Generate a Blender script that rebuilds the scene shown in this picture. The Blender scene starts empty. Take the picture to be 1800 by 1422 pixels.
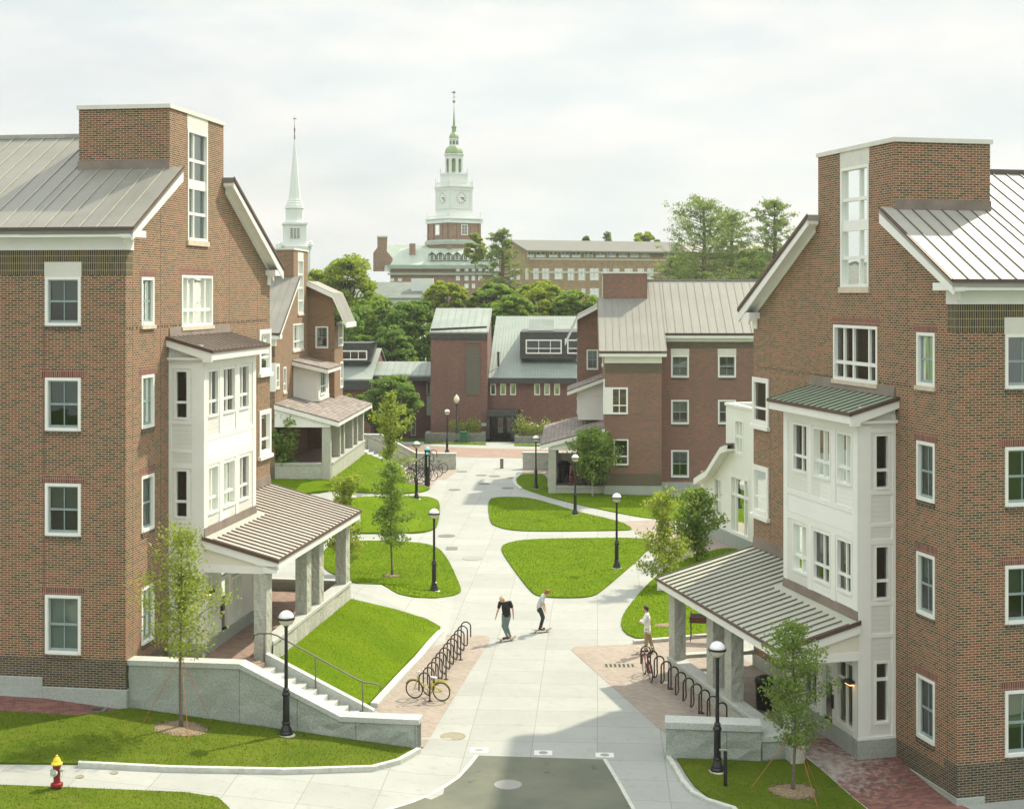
import bpy, bmesh, math, random
import numpy as np
from mathutils import Vector, Matrix
from mathutils.geometry import delaunay_2d_cdt
random.seed(7); R=np.random.RandomState(11)
rad=math.radians
scn=bpy.context.scene; COL=scn.collection
F=2500.;CX=900.;H=515.;ZC=13.2          # focal length and horizon in pixels of the photograph, eye height in metres

# ------------------------------------------------------------------ frames
class Fr:
    """a plan frame: origin, u axis, v axis (outward), z up"""
    def __init__(s,o,u,v,dz=0.): s.o=o;s.u=u;s.v=v;s.dz=dz
    def w(s,u,v,z=0.): return (s.o[0]+s.u[0]*u+s.v[0]*v, s.o[1]+s.u[1]*u+s.v[1]*v, z+s.dz)
    def loc(s,x,y): return ((x-s.o[0])*s.u[0]+(y-s.o[1])*s.u[1],(x-s.o[0])*s.v[0]+(y-s.o[1])*s.v[1])
    def atv(s,px,py,v=0.):
        d=((px-CX)/F,1.0); D=(v+s.o[0]*s.v[0]+s.o[1]*s.v[1])/(d[0]*s.v[0]+d[1]*s.v[1])
        return ((d[0]*D-s.o[0])*s.u[0]+(D-s.o[1])*s.u[1], ZC+(H-py)/F*D-s.dz)
    def atu(s,px,py,u=0.): return Fr(s.o,s.v,s.u,s.dz).atv(px,py,u)
    def atz(s,px,py,z=0.):
        D=(ZC-z-s.dz)*F/(py-H); return s.loc((px-CX)/F*D,D)
    def front(s,u=0.,v=0.): # face looking towards -u ; its own a axis runs along +v
        o=s.w(u,v); return Fr((o[0],o[1]),s.v,(-s.u[0],-s.u[1]),s.dz)
    def side(s,v): 
        o=s.w(0,v); return Fr((o[0],o[1]),s.u,s.v,s.dz)
def mk(px,D,vpx,side):
    t=(vpx-CX)/F;n=math.hypot(1,t)
    return Fr(((px-CX)/F*D,D),(t/n,1/n),(side/n,-side*t/n))
FA=mk(221,42,1272,1); FB=mk(1683,37.4,304,-1); FC=mk(483,85,1012,1); FD=mk(1063.4,93,1012,-1)
FB.dz=-1.57; FC.dz=1.4
WF=Fr((0.,0.),(1.,0.),(0.,1.))

def clamp(x,a=0.,b=1.): return max(a,min(b,x))
def ss(x): x=clamp(x); return x*x*(3-2*x)
def hgt(x,y):
    h=0.
    u,v=FA.loc(x,y)
    if u<1.2: h+=clamp(.9-.093*v,0,1.6)*(1-ss((u-.5)/.6))
    elif u>12: h+=1.4*clamp((6.5-v)/3.2)*ss((u-12)/1.)*(1-ss((u-15)/9.))
    u,v=FB.loc(x,y)
    h-=.27*ss((4-u)/4.)*ss((9-v)/6.)
    u,v=FC.loc(x,y)
    h+=2.0*clamp((9.0-v)/5.6)*ss((u+9)/8.)*(1-ss((u-14.)/1.5))
    return h
def bank(x,y):
    u,v=FA.loc(x,y); return max(.1+1.3*clamp((6.4-v)/3.1),hgt(x,y))
def G(px,py,hf=hgt,z=None):
    if z is not None:
        D=(ZC-z)*F/(py-H); return ((px-CX)/F*D,D,z)
    f=lambda D: ZC+(H-py)/F*D-hf((px-CX)/F*D,D)
    a=24.; st=.3
    while a<700 and f(a+st)>0: a+=st; st=.3 if a<140 else 2.
    b=a+st
    for i in range(22):
        c=(a+b)/2
        if f(c)>0: a=c
        else: b=c
    D=(a+b)/2; return ((px-CX)/F*D,D,hf((px-CX)/F*D,D))
def PD(px,py,D): return ((px-CX)/F*D,D,ZC+(H-py)/F*D)

# ------------------------------------------------------------------ objects
def meta(o,label=None,cat=None,group=None,kind=None):
    if label: o['label']=label
    if cat: o['category']=cat
    if group: o['group']=group
    if kind: o['kind']=kind
    return o
def empty(name,loc,label,cat,group=None,rz=0.):
    o=bpy.data.objects.new(name,None); o.empty_display_size=.3; o.location=loc; o.rotation_euler=(0,0,rz); COL.objects.link(o)
    return meta(o,label,cat,group)
def wloc(o):
    v=Vector(o.location); 
    while o.parent: o=o.parent; v+=Vector(o.location)
    return v
class MB:
    def __init__(s): s.v=[];s.f=[];s.uv=[];s.mi=[];s.cur=0
    def add(s,fr,pts,faces):
        b=len(s.v); s.v+= [fr.w(*p) for p in pts]
        for f in faces:
            s.f.append([b+i for i in f]); s.mi.append(s.cur)
            P=[Vector(pts[i]) for i in f]
            n=Vector((0,0,0))
            for i in range(len(P)):
                a=P[i];c=P[(i+1)%len(P)]; n+=Vector(((a.y-c.y)*(a.z+c.z),(a.z-c.z)*(a.x+c.x),(a.x-c.x)*(a.y+c.y)))
            ax=[abs(k) for k in n]
            if ax[2]>=max(ax[0],ax[1])*.9: s.uv+=[(p.x,p.y) for p in P]
            elif ax[1]>=ax[0]: s.uv+=[(p.x,p.z) for p in P]
            else: s.uv+=[(p.y+.05,p.z) for p in P]
        return s
    def box(s,fr,u0,u1,v0,v1,z0,z1):
        return s.add(fr,[(u0,v0,z0),(u1,v0,z0),(u1,v1,z0),(u0,v1,z0),(u0,v0,z1),(u1,v0,z1),(u1,v1,z1),(u0,v1,z1)],
            [(0,1,2,3),(4,5,6,7),(0,1,5,4),(1,2,6,5),(2,3,7,6),(3,0,4,7)])
    def quad(s,fr,*p): return s.add(fr,list(p),[tuple(range(len(p)))])
    def prism(s,fr,poly,ax,a0,a1):
        n=len(poly)
        def m(p,a): return (p[0],a,p[1]) if ax=='v' else (a,p[0],p[1]) if ax=='u' else (p[0],p[1],a)
        return s.add(fr,[m(p,a0) for p in poly]+[m(p,a1) for p in poly],
            [tuple(range(n)),tuple(range(n,2*n))]+[(i,(i+1)%n,n+(i+1)%n,n+i) for i in range(n)])
    def tube(s,pts,r,n=8,closed=False,caps=True):
        pts=[Vector(p) for p in pts]; m=len(pts); b=len(s.v); rs=r if isinstance(r,(list,tuple)) else [r]*m
        ref=None
        for i,p in enumerate(pts):
            if closed: t=(pts[(i+1)%m]-pts[i-1])
            else: t=pts[min(i+1,m-1)]-pts[max(i-1,0)]
            t.normalize()
            if ref is None: ref=t.orthogonal().normalized()
            ref=(ref-t*ref.dot(t)); ref=ref.normalized() if ref.length>1e-5 else t.orthogonal().normalized()
            bb=t.cross(ref)
            for k in range(n):
                a=2*math.pi*k/n; s.v.append(tuple(p+(ref*math.cos(a)+bb*math.sin(a))*rs[i]))
        for i in range(m if closed else m-1):
            j=(i+1)%m
            for k in range(n):
                l=(k+1)%n; s.f.append([b+i*n+k,b+i*n+l,b+j*n+l,b+j*n+k]); s.uv+=[(k/n,i),(l/n,i),(l/n,j),(k/n,j)]; s.mi.append(s.cur)
        if not closed and caps:
            for i in (0,m-1):
                s.f.append([b+i*n+k for k in range(n)]); s.uv+=[(0,0)]*n; s.mi.append(s.cur)
        return s
    def lathe(s,c,prof,n=16,sx=1.,sy=1.,rot=0.):
        b=len(s.v)
        for r,z in prof:
            for k in range(n):
                a=2*math.pi*k/n+rot; s.v.append((c[0]+r*math.cos(a)*sx,c[1]+r*math.sin(a)*sy,c[2]+z))
        for i in range(len(prof)-1):
            for k in range(n):
                l=(k+1)%n; s.f.append([b+i*n+k,b+i*n+l,b+(i+1)*n+l,b+(i+1)*n+k]); s.mi.append(s.cur)
                s.uv+=[(k/n,prof[i][1]),(l/n,prof[i][1]),(l/n,prof[i+1][1]),(k/n,prof[i+1][1])]
        for i in (0,len(prof)-1):
            if prof[i][0]>1e-4: s.f.append([b+i*n+k for k in range(n)]); s.uv+=[(0,0)]*n; s.mi.append(s.cur)
        return s
    def build(s,name,mats,parent=None,smooth=False,origin=None,bevel=0.):
        if not isinstance(mats,(list,tuple)): mats=[mats]
        o0=wloc(parent) if parent else Vector(origin if origin else (0,0,0))
        me=bpy.data.meshes.new(name)
        V=[(x-o0.x,y-o0.y,z-o0.z) for x,y,z in s.v]
        me.from_pydata(V,[],s.f)
        ul=me.uv_layers.new(name='UVMap'); ul.data.foreach_set('uv',[c for p in s.uv for c in p])
        for m in mats: me.materials.append(m)
        me.polygons.foreach_set('material_index',s.mi)
        bm=bmesh.new(); bm.from_mesh(me); bmesh.ops.recalc_face_normals(bm,faces=bm.faces)
        if bevel: 
            bmesh.ops.remove_doubles(bm,verts=bm.verts,dist=1e-4)
            bmesh.ops.bevel(bm,geom=[e for e in bm.edges if len(e.link_faces)==2 and e.calc_face_angle(0)>.5],offset=bevel,segments=1,affect='EDGES',clamp_overlap=True)
        bm.to_mesh(me); bm.free()
        if smooth: me.polygons.foreach_set('use_smooth',[True]*len(me.polygons))
        me.update()
        ob=bpy.data.objects.new(name,me); COL.objects.link(ob)
        if parent: ob.parent=parent
        else: ob.location=o0
        return ob
def kids(o): return [c for c in bpy.data.objects if c.parent==o]
def copy_tree(o,loc=None,rz=None,label=None,parent=None):
    c=o.copy(); COL.objects.link(c); c.parent=parent
    if loc is not None: c.location=loc
    if rz is not None: c.rotation_euler=(0,0,rz)
    if label: c['label']=label
    for k in [k for k in o.children]: copy_tree(k,parent=c)
    return c

# ------------------------------------------------------------------ materials
MATS={}
class NT:
    def __init__(s,name):
        m=bpy.data.materials.new(name); m.use_nodes=True; s.m=m; s.t=m.node_tree; s.b=s.t.nodes['Principled BSDF']; s.out=s.t.nodes['Material Output']; MATS[name]=m
    def n(s,ty,**k):
        x=s.t.nodes.new(ty)
        for a,b in k.items():
            if a.startswith('i_'):
                key=a[2:].replace('_',' '); x.inputs[key].default_value=b
            else: setattr(x,a,b)
        return x
    def l(s,a,b): s.t.links.new(a,b)
    def coord(s,kind='Object'):
        return s.n('ShaderNodeTexCoord').outputs[kind]
    def geo(s): return s.n('ShaderNodeNewGeometry').outputs['Position']
    def noise(s,vec,scale,detail=4,rough=.55,out='Fac'):
        x=s.n('ShaderNodeTexNoise'); x.inputs['Scale'].default_value=scale; x.inputs['Detail'].default_value=detail; x.inputs['Roughness'].default_value=rough
        if vec is not None: s.l(vec,x.inputs['Vector'])
        return x.outputs[out]
    def ramp(s,fac,stops,interp='LINEAR'):
        x=s.n('ShaderNodeValToRGB'); x.color_ramp.interpolation=interp
        e=x.color_ramp.elements
        while len(e)<len(stops): e.new(.5)
        for i,(p,c) in enumerate(stops): e[i].position=p; e[i].color=(*c,1)
        s.l(fac,x.inputs[0]); return x.outputs[0]
    def mix(s,fac,a,b,mode='MIX'):
        x=s.n('ShaderNodeMix',data_type='RGBA',blend_type=mode)
        for i,q in ((0,fac),(6,a),(7,b)):
            if isinstance(q,(int,float)): x.inputs[i].default_value=q
            elif isinstance(q,tuple): x.inputs[i].default_value=(*q,1)
            else: s.l(q,x.inputs[i])
        return x.outputs[2]
    def math(s,op,a,b=0.,c=0.):
        x=s.n('ShaderNodeMath',operation=op)
        for i,q in enumerate((a,b,c)):
            if isinstance(q,(int,float)): x.inputs[i].default_value=q
            else: s.l(q,x.inputs[i])
        return x.outputs[0]
    def maprange(s,v,a,b,c,d):
        x=s.n('ShaderNodeMapRange'); s.l(v,x.inputs[0])
        for i,q in enumerate((a,b,c,d)): x.inputs[i+1].default_value=q
        return x.outputs[0]
    def fin(s,col=None,rough=.8,bump=None,bs=.3,bd=.02,metal=0.,spec=.5):
        if col is not None:
            if isinstance(col,tuple): s.b.inputs['Base Color'].default_value=(*col,1)
            else: s.l(col,s.b.inputs['Base Color'])
        if isinstance(rough,(int,float)): s.b.inputs['Roughness'].default_value=rough
        else: s.l(rough,s.b.inputs['Roughness'])
        s.b.inputs['Metallic'].default_value=metal; s.b.inputs['Specular IOR Level'].default_value=spec
        if bump is not None:
            x=s.n('ShaderNodeBump'); x.inputs['Strength'].default_value=bs; x.inputs['Distance'].default_value=bd
            s.l(bump,x.inputs['Height']); s.l(x.outputs[0],s.b.inputs['Normal'])
        return s.m
def brick(name,cols,mortar,swap=False,bw=.2134,rh=.0677,ms=.008,tint=1.0):
    t=NT(name); uv=t.coord('UV'); vec=uv
    if swap:
        sp=t.n('ShaderNodeSeparateXYZ'); t.l(uv,sp.inputs[0]); cb=t.n('ShaderNodeCombineXYZ'); t.l(sp.outputs[1],cb.inputs[0]); t.l(sp.outputs[0],cb.inputs[1]); vec=cb.outputs[0]
    b=t.n('ShaderNodeTexBrick'); b.offset=.5; b.inputs['Scale'].default_value=1.; b.inputs['Mortar Size'].default_value=ms; b.inputs['Mortar Smooth'].default_value=.1
    b.inputs['Brick Width'].default_value=bw; b.inputs['Row Height'].default_value=rh; b.inputs['Bias'].default_value=0.
    b.inputs['Color1'].default_value=(0,0,0,1); b.inputs['Color2'].default_value=(1,1,1,1); b.inputs['Mortar'].default_value=(.5,.5,.5,1)
    if swap: b.offset=0.
    t.l(vec,b.inputs['Vector'])
    pos=t.geo()
    big=t.noise(pos,.35,3); fine=t.noise(pos,9,4)
    c=t.ramp(b.outputs['Color'],cols,'CONSTANT')
    c=t.mix(.3,c,t.ramp(fine,[(.3,(.55,.55,.55)),(.7,(1,1,1))]),'MULTIPLY')
    mpv=t.n('ShaderNodeMapping'); mpv.inputs['Scale'].default_value=(1.3,1.3,.12); t.l(pos,mpv.inputs[0]); stv=t.noise(mpv.outputs[0],1.,5,.6)
    c=t.mix(.7,c,t.ramp(big,[(.3,(.74,.76,.74)),(.7,(1,.97,.95))]),'MULTIPLY'); c=t.mix(.45,c,t.ramp(stv,[(.32,(.68,.68,.66)),(.6,(1,1,1))]),'MULTIPLY')
    c=t.mix(b.outputs['Fac'],c,t.mix(fine,tuple(k*.8 for k in mortar),mortar))
    inv=t.math('SUBTRACT',1.,b.outputs['Fac'])
    return t.fin(c,.85,inv,.5,.01)
K=1.
CB=[(0,(.26,.085,.050)),(.20,(.11,.080,.045)),(.38,(.21,.08,.048)),(.56,(.18,.105,.058)),(.70,(.29,.115,.066)),(.86,(.075,.063,.041))]
brick('brick',CB,(.56,.47,.29))
brick('brick_hall',[(0,(.25,.075,.052)),(.22,(.12,.07,.048)),(.45,(.21,.075,.052)),(.65,(.15,.08,.056)),(.82,(.27,.095,.066))],(.46,.38,.28))
brick('brick_dark',[(0,(.06,.055,.042)),(.3,(.10,.075,.05)),(.55,(.045,.045,.04)),(.8,(.12,.075,.05))],(.36,.32,.2))
brick('brick_soldier',[(0,(.08,.065,.048)),(.35,(.05,.048,.042)),(.6,(.12,.075,.05)),(.85,(.06,.06,.05))],(.40,.36,.18),swap=True)
brick('brick_header',[(0,(.25,.08,.055)),(.35,(.17,.06,.045)),(.7,(.28,.1,.07))],(.38,.30,.22),swap=True)
brick('brick_crimson',[(0,(.23,.12,.095)),(.3,(.20,.105,.085)),(.6,(.25,.13,.10)),(.85,(.18,.10,.085))],(.28,.19,.15),ms=.006)
brick('brick_tan',[(0,(.47,.33,.19)),(.3,(.42,.29,.16)),(.6,(.52,.37,.22))],(.5,.4,.26),bw=.4,rh=.13)
brick('brick_library',[(0,(.36,.22,.15)),(.3,(.30,.19,.13)),(.6,(.40,.25,.17))],(.4,.3,.22),bw=.4,rh=.13)
def paver(name,cols,mort,stain=False,rot=.0,s=1.):
    t=NT(name); pos=t.geo(); mp=t.n('ShaderNodeMapping'); mp.inputs['Rotation'].default_value=(0,0,rot); t.l(pos,mp.inputs[0])
    b=t.n('ShaderNodeTexBrick'); b.inputs['Scale'].default_value=1; b.inputs['Mortar Size'].default_value=.006; b.inputs['Brick Width'].default_value=.21*s; b.inputs['Row Height'].default_value=.105*s
    b.inputs['Color1'].default_value=(0,0,0,1); b.inputs['Color2'].default_value=(1,1,1,1); t.l(mp.outputs[0],b.inputs['Vector'])
    c=t.ramp(b.outputs['Color'],cols,'CONSTANT'); c=t.mix(b.outputs['Fac'],c,mort)
    n=t.noise(pos,.6,5,.6); c=t.mix(.6,c,t.ramp(n,[(.3,(.75,.75,.75)),(.7,(1.,1.,1.))]),'MULTIPLY')
    if stain:
        # chalky efflorescence patch on the walk by the porch
        sp=t.n('ShaderNodeSeparateXYZ'); t.l(pos,sp.inputs[0])
        c0=FB.w(3.2,2.6)
        dx=t.math('SUBTRACT',sp.outputs[0],c0[0]); dy=t.math('SUBTRACT',sp.outputs[1],c0[1])
        d=t.math('SQRT',t.math('ADD',t.math('MULTIPLY',dx,dx),t.math('MULTIPLY',dy,dy)))
        m=t.math('ADD',t.maprange(d,.6,3.0,.55,-.35),t.maprange(t.noise(pos,5,6,.7),.4,.6,-.25,.35))
        m=t.math('MINIMUM',t.math('MAXIMUM',m,0),.75)
        c=t.mix(m,c,(.42,.42,.38))
    return t.fin(c,.85,t.math('SUBTRACT',1.,b.outputs['Fac']),.3,.006)
paver('paver_pink',[(0,(.32,.27,.22)),(.3,(.295,.245,.20)),(.6,(.335,.285,.235)),(.85,(.275,.225,.185))],(.31,.275,.225),rot=.6)
paver('paver_red',[(0,(.20,.075,.06)),(.3,(.15,.06,.05)),(.6,(.24,.10,.08)),(.85,(.12,.055,.05))],(.20,.13,.1),stain=True,rot=-.3)
paver('paver_brown',[(0,(.30,.20,.155)),(.3,(.26,.18,.135)),(.6,(.32,.22,.17)),(.85,(.23,.16,.13))],(.29,.23,.185),rot=.4)
def granite(name,c1,c2,bumps=.6,sc=14.):
    t=NT(name); pos=t.geo(); a=t.noise(pos,sc,6,.7); b=t.noise(pos,1.1,4,.6); f=t.noise(pos,70,2)
    c=t.mix(a,c1,c2); c=t.mix(.5,c,t.ramp(b,[(.3,(.72,.74,.7)),(.7,(1,1,1))]),'MULTIPLY'); c=t.mix(.4,c,t.ramp(f,[(.4,(.6,.62,.6)),(.6,(1,1,1))]),'MULTIPLY')
    v=t.n('ShaderNodeTexVoronoi'); v.inputs['Scale'].default_value=34.; t.l(pos,v.inputs['Vector']); c=t.mix(.35,c,t.ramp(v.outputs['Color'],[(.25,(.45,.5,.47)),(.6,(1,1,1))]),'MULTIPLY')
    cr=t.noise(pos,2.2,8,.75); c=t.mix(t.maprange(cr,.56,.72,0,.45 if bumps>.95 else .0),c,(.20,.22,.17))
    if name=='granite_rough':
        bj=t.n('ShaderNodeTexBrick'); bj.offset=0.; bj.inputs['Scale'].default_value=1; bj.inputs['Brick Width'].default_value=1.75; bj.inputs['Row Height'].default_value=40.; bj.inputs['Mortar Size'].default_value=.014; t.l(t.coord('UV'),bj.inputs['Vector']); c=t.mix(t.math('MULTIPLY',bj.outputs['Fac'],.6),c,(.10,.11,.09))
    h=t.math('ADD',t.math('MULTIPLY',t.noise(pos,4.5,8,.75),1.),t.math('ADD',t.math('MULTIPLY',a,.3),t.math('MULTIPLY',t.noise(pos,24,3,.7),.5)))
    return t.fin(c,.75,h,bumps,.06)
granite('granite_rough',(.34,.38,.34),(.56,.60,.53),.8,16)
granite('granite',(.36,.40,.36),(.55,.58,.52),.12,20)
granite('granite_cap',(.50,.52,.49),(.60,.62,.58),.1,20)
granite('granite_split',(.45,.46,.39),(.76,.76,.67),1.,8)
granite('fieldstone',(.10,.12,.09),(.40,.42,.36),1.,3.2)
def plain(name,col,rough=.6,var=.15,sc=3.,bump=0.,metal=0.,spec=.5):
    t=NT(name); pos=t.geo(); n=t.noise(pos,sc,5,.6)
    lo=tuple(k*(1-var) for k in col); hi=tuple(min(1,k*(1+var*.6)) for k in col)
    c=t.ramp(n,[(.3,lo),(.7,hi)])
    return t.fin(c,rough,n if bump else None,bump,.02,metal,spec)
plain('white_paint',(.80,.81,.75),.5,.05,1.2); plain('trim_stone',(.66,.66,.58),.8,.08,2)
plain('cream_paint',(.72,.70,.58),.55,.05,1.); plain('sash_green',(.27,.34,.32),.5,.1)
plain('gutter',(.10,.06,.045),.5,.2); plain('flashing',(.22,.18,.145),.55,.25,1.5); plain('dark_bronze',(.05,.058,.052),.5,.3)
plain('black_metal',(.010,.012,.012),.3,.2); plain('rack_metal',(.035,.022,.018),.45,.2); plain('rail_metal',(.16,.15,.12),.45,.2,metal=.3)
plain('red_paint',(.26,.018,.022),.4,.2,8); plain('yellow_paint',(.85,.62,.02),.4,.1,8); plain('silver_paint',(.55,.62,.56),.35,.15,12,metal=.2)
plain('concrete_plain',(.50,.49,.43),.85,.15,3); plain('kerb_stone',(.50,.52,.46),.8,.2,6,.3)
plain('mulch',(.24,.18,.11),.95,.5,14,1.); plain('rope_orange',(.50,.17,.06),.7,.1)
plain('bark',(.16,.13,.10),.9,.35,12,.6); plain('bark_pale',(.42,.40,.34),.9,.2,9,.4)
plain('skin',(.52,.30,.20),.5,.05); plain('skin_pale',(.60,.38,.27),.5,.05); plain('shirt_black',(.018,.018,.017),.85,.2); plain('shirt_white',(.74,.76,.74),.85,.04,6); plain('shirt_grey',(.50,.56,.57),.85,.08,6)
plain('jeans_grey',(.15,.20,.185),.85,.2,9); plain('trousers_dark',(.032,.040,.032),.85,.2,9); plain('trousers_khaki',(.33,.25,.15),.85,.12,9)
plain('shoe_black',(.02,.018,.018),.6,.2); plain('hair_blond',(.62,.50,.30),.7,.25,30,.6); plain('hair_ginger',(.30,.135,.05),.7,.4,30,.6); plain('hair_dark',(.035,.025,.02),.6,.3,30,.5)
plain('deck_wood',(.24,.20,.13),.6,.2); plain('wheel_cream',(.7,.68,.6),.5,.1)
plain('tyre',(.015,.014,.013),.7,.2); plain('bike_yellow',(.50,.43,.06),.35,.1); plain('bike_red',(.17,.02,.02),.35,.1); plain('bike_grey',(.08,.085,.09),.4,.2); plain('bike_green',(.03,.12,.09),.4,.2); plain('saddle_white',(.75,.73,.66),.5,.05); plain('chrome',(.5,.5,.48),.25,.1,metal=.8)
plain('bin_black',(.012,.012,.014),.45,.2); plain('cone_red',(.45,.02,.03),.5,.1); plain('green_box',(.02,.13,.07),.5,.2); plain('grill_iron',(.09,.035,.028),.7,.4,10)
plain('ivory_plastic',(.62,.58,.44),.5,.08); plain('plate_white',(.62,.63,.60),.7,.06,8); plain('plate_spot',(.27,.27,.245),.8,.1,20)
plain('iron_cover',(.15,.155,.135),.75,.25,20,.4); plain('rust_cover',(.26,.24,.165),.8,.2,20,.4); plain('soil',(.20,.15,.09),.95,.4,8,.6)
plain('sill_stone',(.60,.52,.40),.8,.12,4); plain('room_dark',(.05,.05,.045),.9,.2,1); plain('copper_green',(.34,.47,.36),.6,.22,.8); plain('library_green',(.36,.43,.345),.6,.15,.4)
plain('verdigris',(.28,.38,.18),.55,.2,.6); plain('slate',(.15,.18,.15),.8,.2,1.); plain('white_far',(.74,.78,.74),.6,.04,.5)
plain('pale_reflection',(.72,.76,.72),.8,.12,1.5); plain('blind',(.20,.25,.20),.8,.05,1); plain('curtain',(.50,.46,.36),.85,.25,2.)
plain('plum_wall',(.085,.04,.038),.8,.2,1)
plain('green_panel',(.20,.27,.20),.6,.15,1)
def siding(name,col,pitch):
    t=NT(name); uv=t.coord('UV'); sp=t.n('ShaderNodeSeparateXYZ'); t.l(uv,sp.inputs[0])
    f=t.math('FRACT',t.math('DIVIDE',sp.outputs[1],pitch)); 
    dark=t.math('LESS_THAN',f,.06)
    n=t.noise(t.geo(),.8,3); c=t.ramp(n,[(.3,tuple(k*.95 for k in col)),(.7,col)])
    c=t.mix(t.math('MULTIPLY',dark,.35),c,tuple(k*.6 for k in col))
    return t.fin(c,.5,t.math('SUBTRACT',1.,f),.9,.02)
siding('siding',(.79,.80,.74),.14); siding('siding_fine',(.79,.80,.74),.09)
def louver():
    t=NT('louver'); uv=t.coord('UV'); sp=t.n('ShaderNodeSeparateXYZ'); t.l(uv,sp.inputs[0])
    f=t.math('FRACT',t.math('DIVIDE',sp.outputs[1],.2)); c=t.ramp(f,[(0,(.05,.055,.045)),(.5,(.13,.13,.10)),(1,(.22,.21,.16))]); t.fin(c,.6,f,.6,.05)
louver()
def metalroof(name,c1,c2,stain,rough=.45,ax=0):
    t=NT(name); pos=t.geo(); a=t.noise(pos,.45,5,.6); b=t.noise(pos,5,4,.6)
    uv=t.coord('UV'); mp=t.n('ShaderNodeMapping'); mp.inputs['Scale'].default_value=(4,.3,1) if ax else (.3,4,1); t.l(uv,mp.inputs[0]); st=t.noise(mp.outputs[0],1.,4,.6)
    c=t.mix(t.maprange(a,.3,.7,0,1),c1,c2); c=t.mix(t.maprange(st,.5,.75,0,.6),c,stain); c=t.mix(.3,c,t.ramp(b,[(.3,(.75,.75,.75)),(.7,(1,1,1))]),'MULTIPLY')
    sp=t.n('ShaderNodeSeparateXYZ'); t.l(uv,sp.inputs[0])
    return t.fin(c,t.maprange(a,.2,.8,rough,rough+.2),b,.1,.01,.25,.4)
metalroof('roof_grey',(.20,.20,.175),(.28,.275,.24),(.24,.25,.21),.5)
metalroof('roof_taupe',(.39,.37,.32),(.46,.435,.38),(.39,.39,.33),.5)
metalroof('roof_green',(.27,.38,.27),(.34,.45,.33),(.36,.36,.27),.5)
metalroof('roof_olive',(.40,.41,.33),(.48,.48,.40),(.34,.46,.37),.5)
metalroof('roof_seafoam',(.23,.275,.24),(.31,.35,.31),(.36,.385,.345),.5)
metalroof('roof_dim',(.22,.22,.19),(.27,.27,.235),(.18,.18,.155),.55); metalroof('roof_pale',(.33,.33,.29),(.40,.40,.35),(.29,.29,.25),.5)
plain('seam',(.12,.095,.075),.5,.2); plain('seam_tan',(.21,.165,.135),.5,.2); plain('seam_olive',(.15,.145,.11),.5,.2); plain('seam_light',(.36,.37,.30),.5,.2); plain('seam_pale',(.25,.25,.21),.5,.2); plain('seam_sea',(.26,.34,.28),.5,.2)
def shingle():
    t=NT('shingle'); uv=t.coord('UV'); b=t.n('ShaderNodeTexBrick'); b.inputs['Scale'].default_value=1; b.inputs['Brick Width'].default_value=.35; b.inputs['Row Height'].default_value=.28; b.inputs['Mortar Size'].default_value=.02
    b.inputs['Color1'].default_value=(.15,.125,.11,1); b.inputs['Color2'].default_value=(.30,.265,.235,1); b.inputs['Mortar'].default_value=(.12,.10,.085,1); t.l(uv,b.inputs[0]); t.fin(b.outputs[0],.85)
shingle()
def glass():
    t=NT('window_glass'); t.t.nodes.remove(t.b)
    g=t.n('ShaderNodeBsdfGlossy'); g.inputs['Roughness'].default_value=.02; g.inputs['Color'].default_value=(.9,.95,.9,1)
    tr=t.n('ShaderNodeBsdfTransparent'); tr.inputs['Color'].default_value=(.62,.70,.66,1)
    fr=t.n('ShaderNodeFresnel'); fr.inputs['IOR'].default_value=1.6
    nz=t.noise(t.geo(),1.3,2,.5); bp=t.n('ShaderNodeBump'); bp.inputs['Strength'].default_value=.12; bp.inputs['Distance'].default_value=.02; t.l(nz,bp.inputs['Height']); t.l(bp.outputs[0],g.inputs['Normal'])
    m=t.n('ShaderNodeMixShader'); f=t.math('MINIMUM',t.math('MULTIPLY_ADD',fr.outputs[0],1.45,.01),1.); t.l(f,m.inputs[0]); t.l(tr.outputs[0],m.inputs[1]); t.l(g.outputs[0],m.inputs[2]); t.l(m.outputs[0],t.out.inputs[0])
glass()
def globe():
    t=NT('globe_top'); t.fin((.82,.84,.83),.15)
    t=NT('globe_low'); t.fin((.72,.70,.55),.12); t.b.inputs['Transmission Weight'].default_value=.25
    t=NT('acorn'); t.fin((.80,.74,.52),.3)
    t=NT('lamp_glow'); t.fin((.9,.6,.3),.5); t.b.inputs['Emission Color'].default_value=(1,.55,.18,1); t.b.inputs['Emission Strength'].default_value=2.5
    t=NT('beacon'); t.fin((.25,.75,.70),.3); t.b.inputs['Emission Color'].default_value=(.2,.8,.7,1); t.b.inputs['Emission Strength'].default_value=.25
globe()
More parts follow.
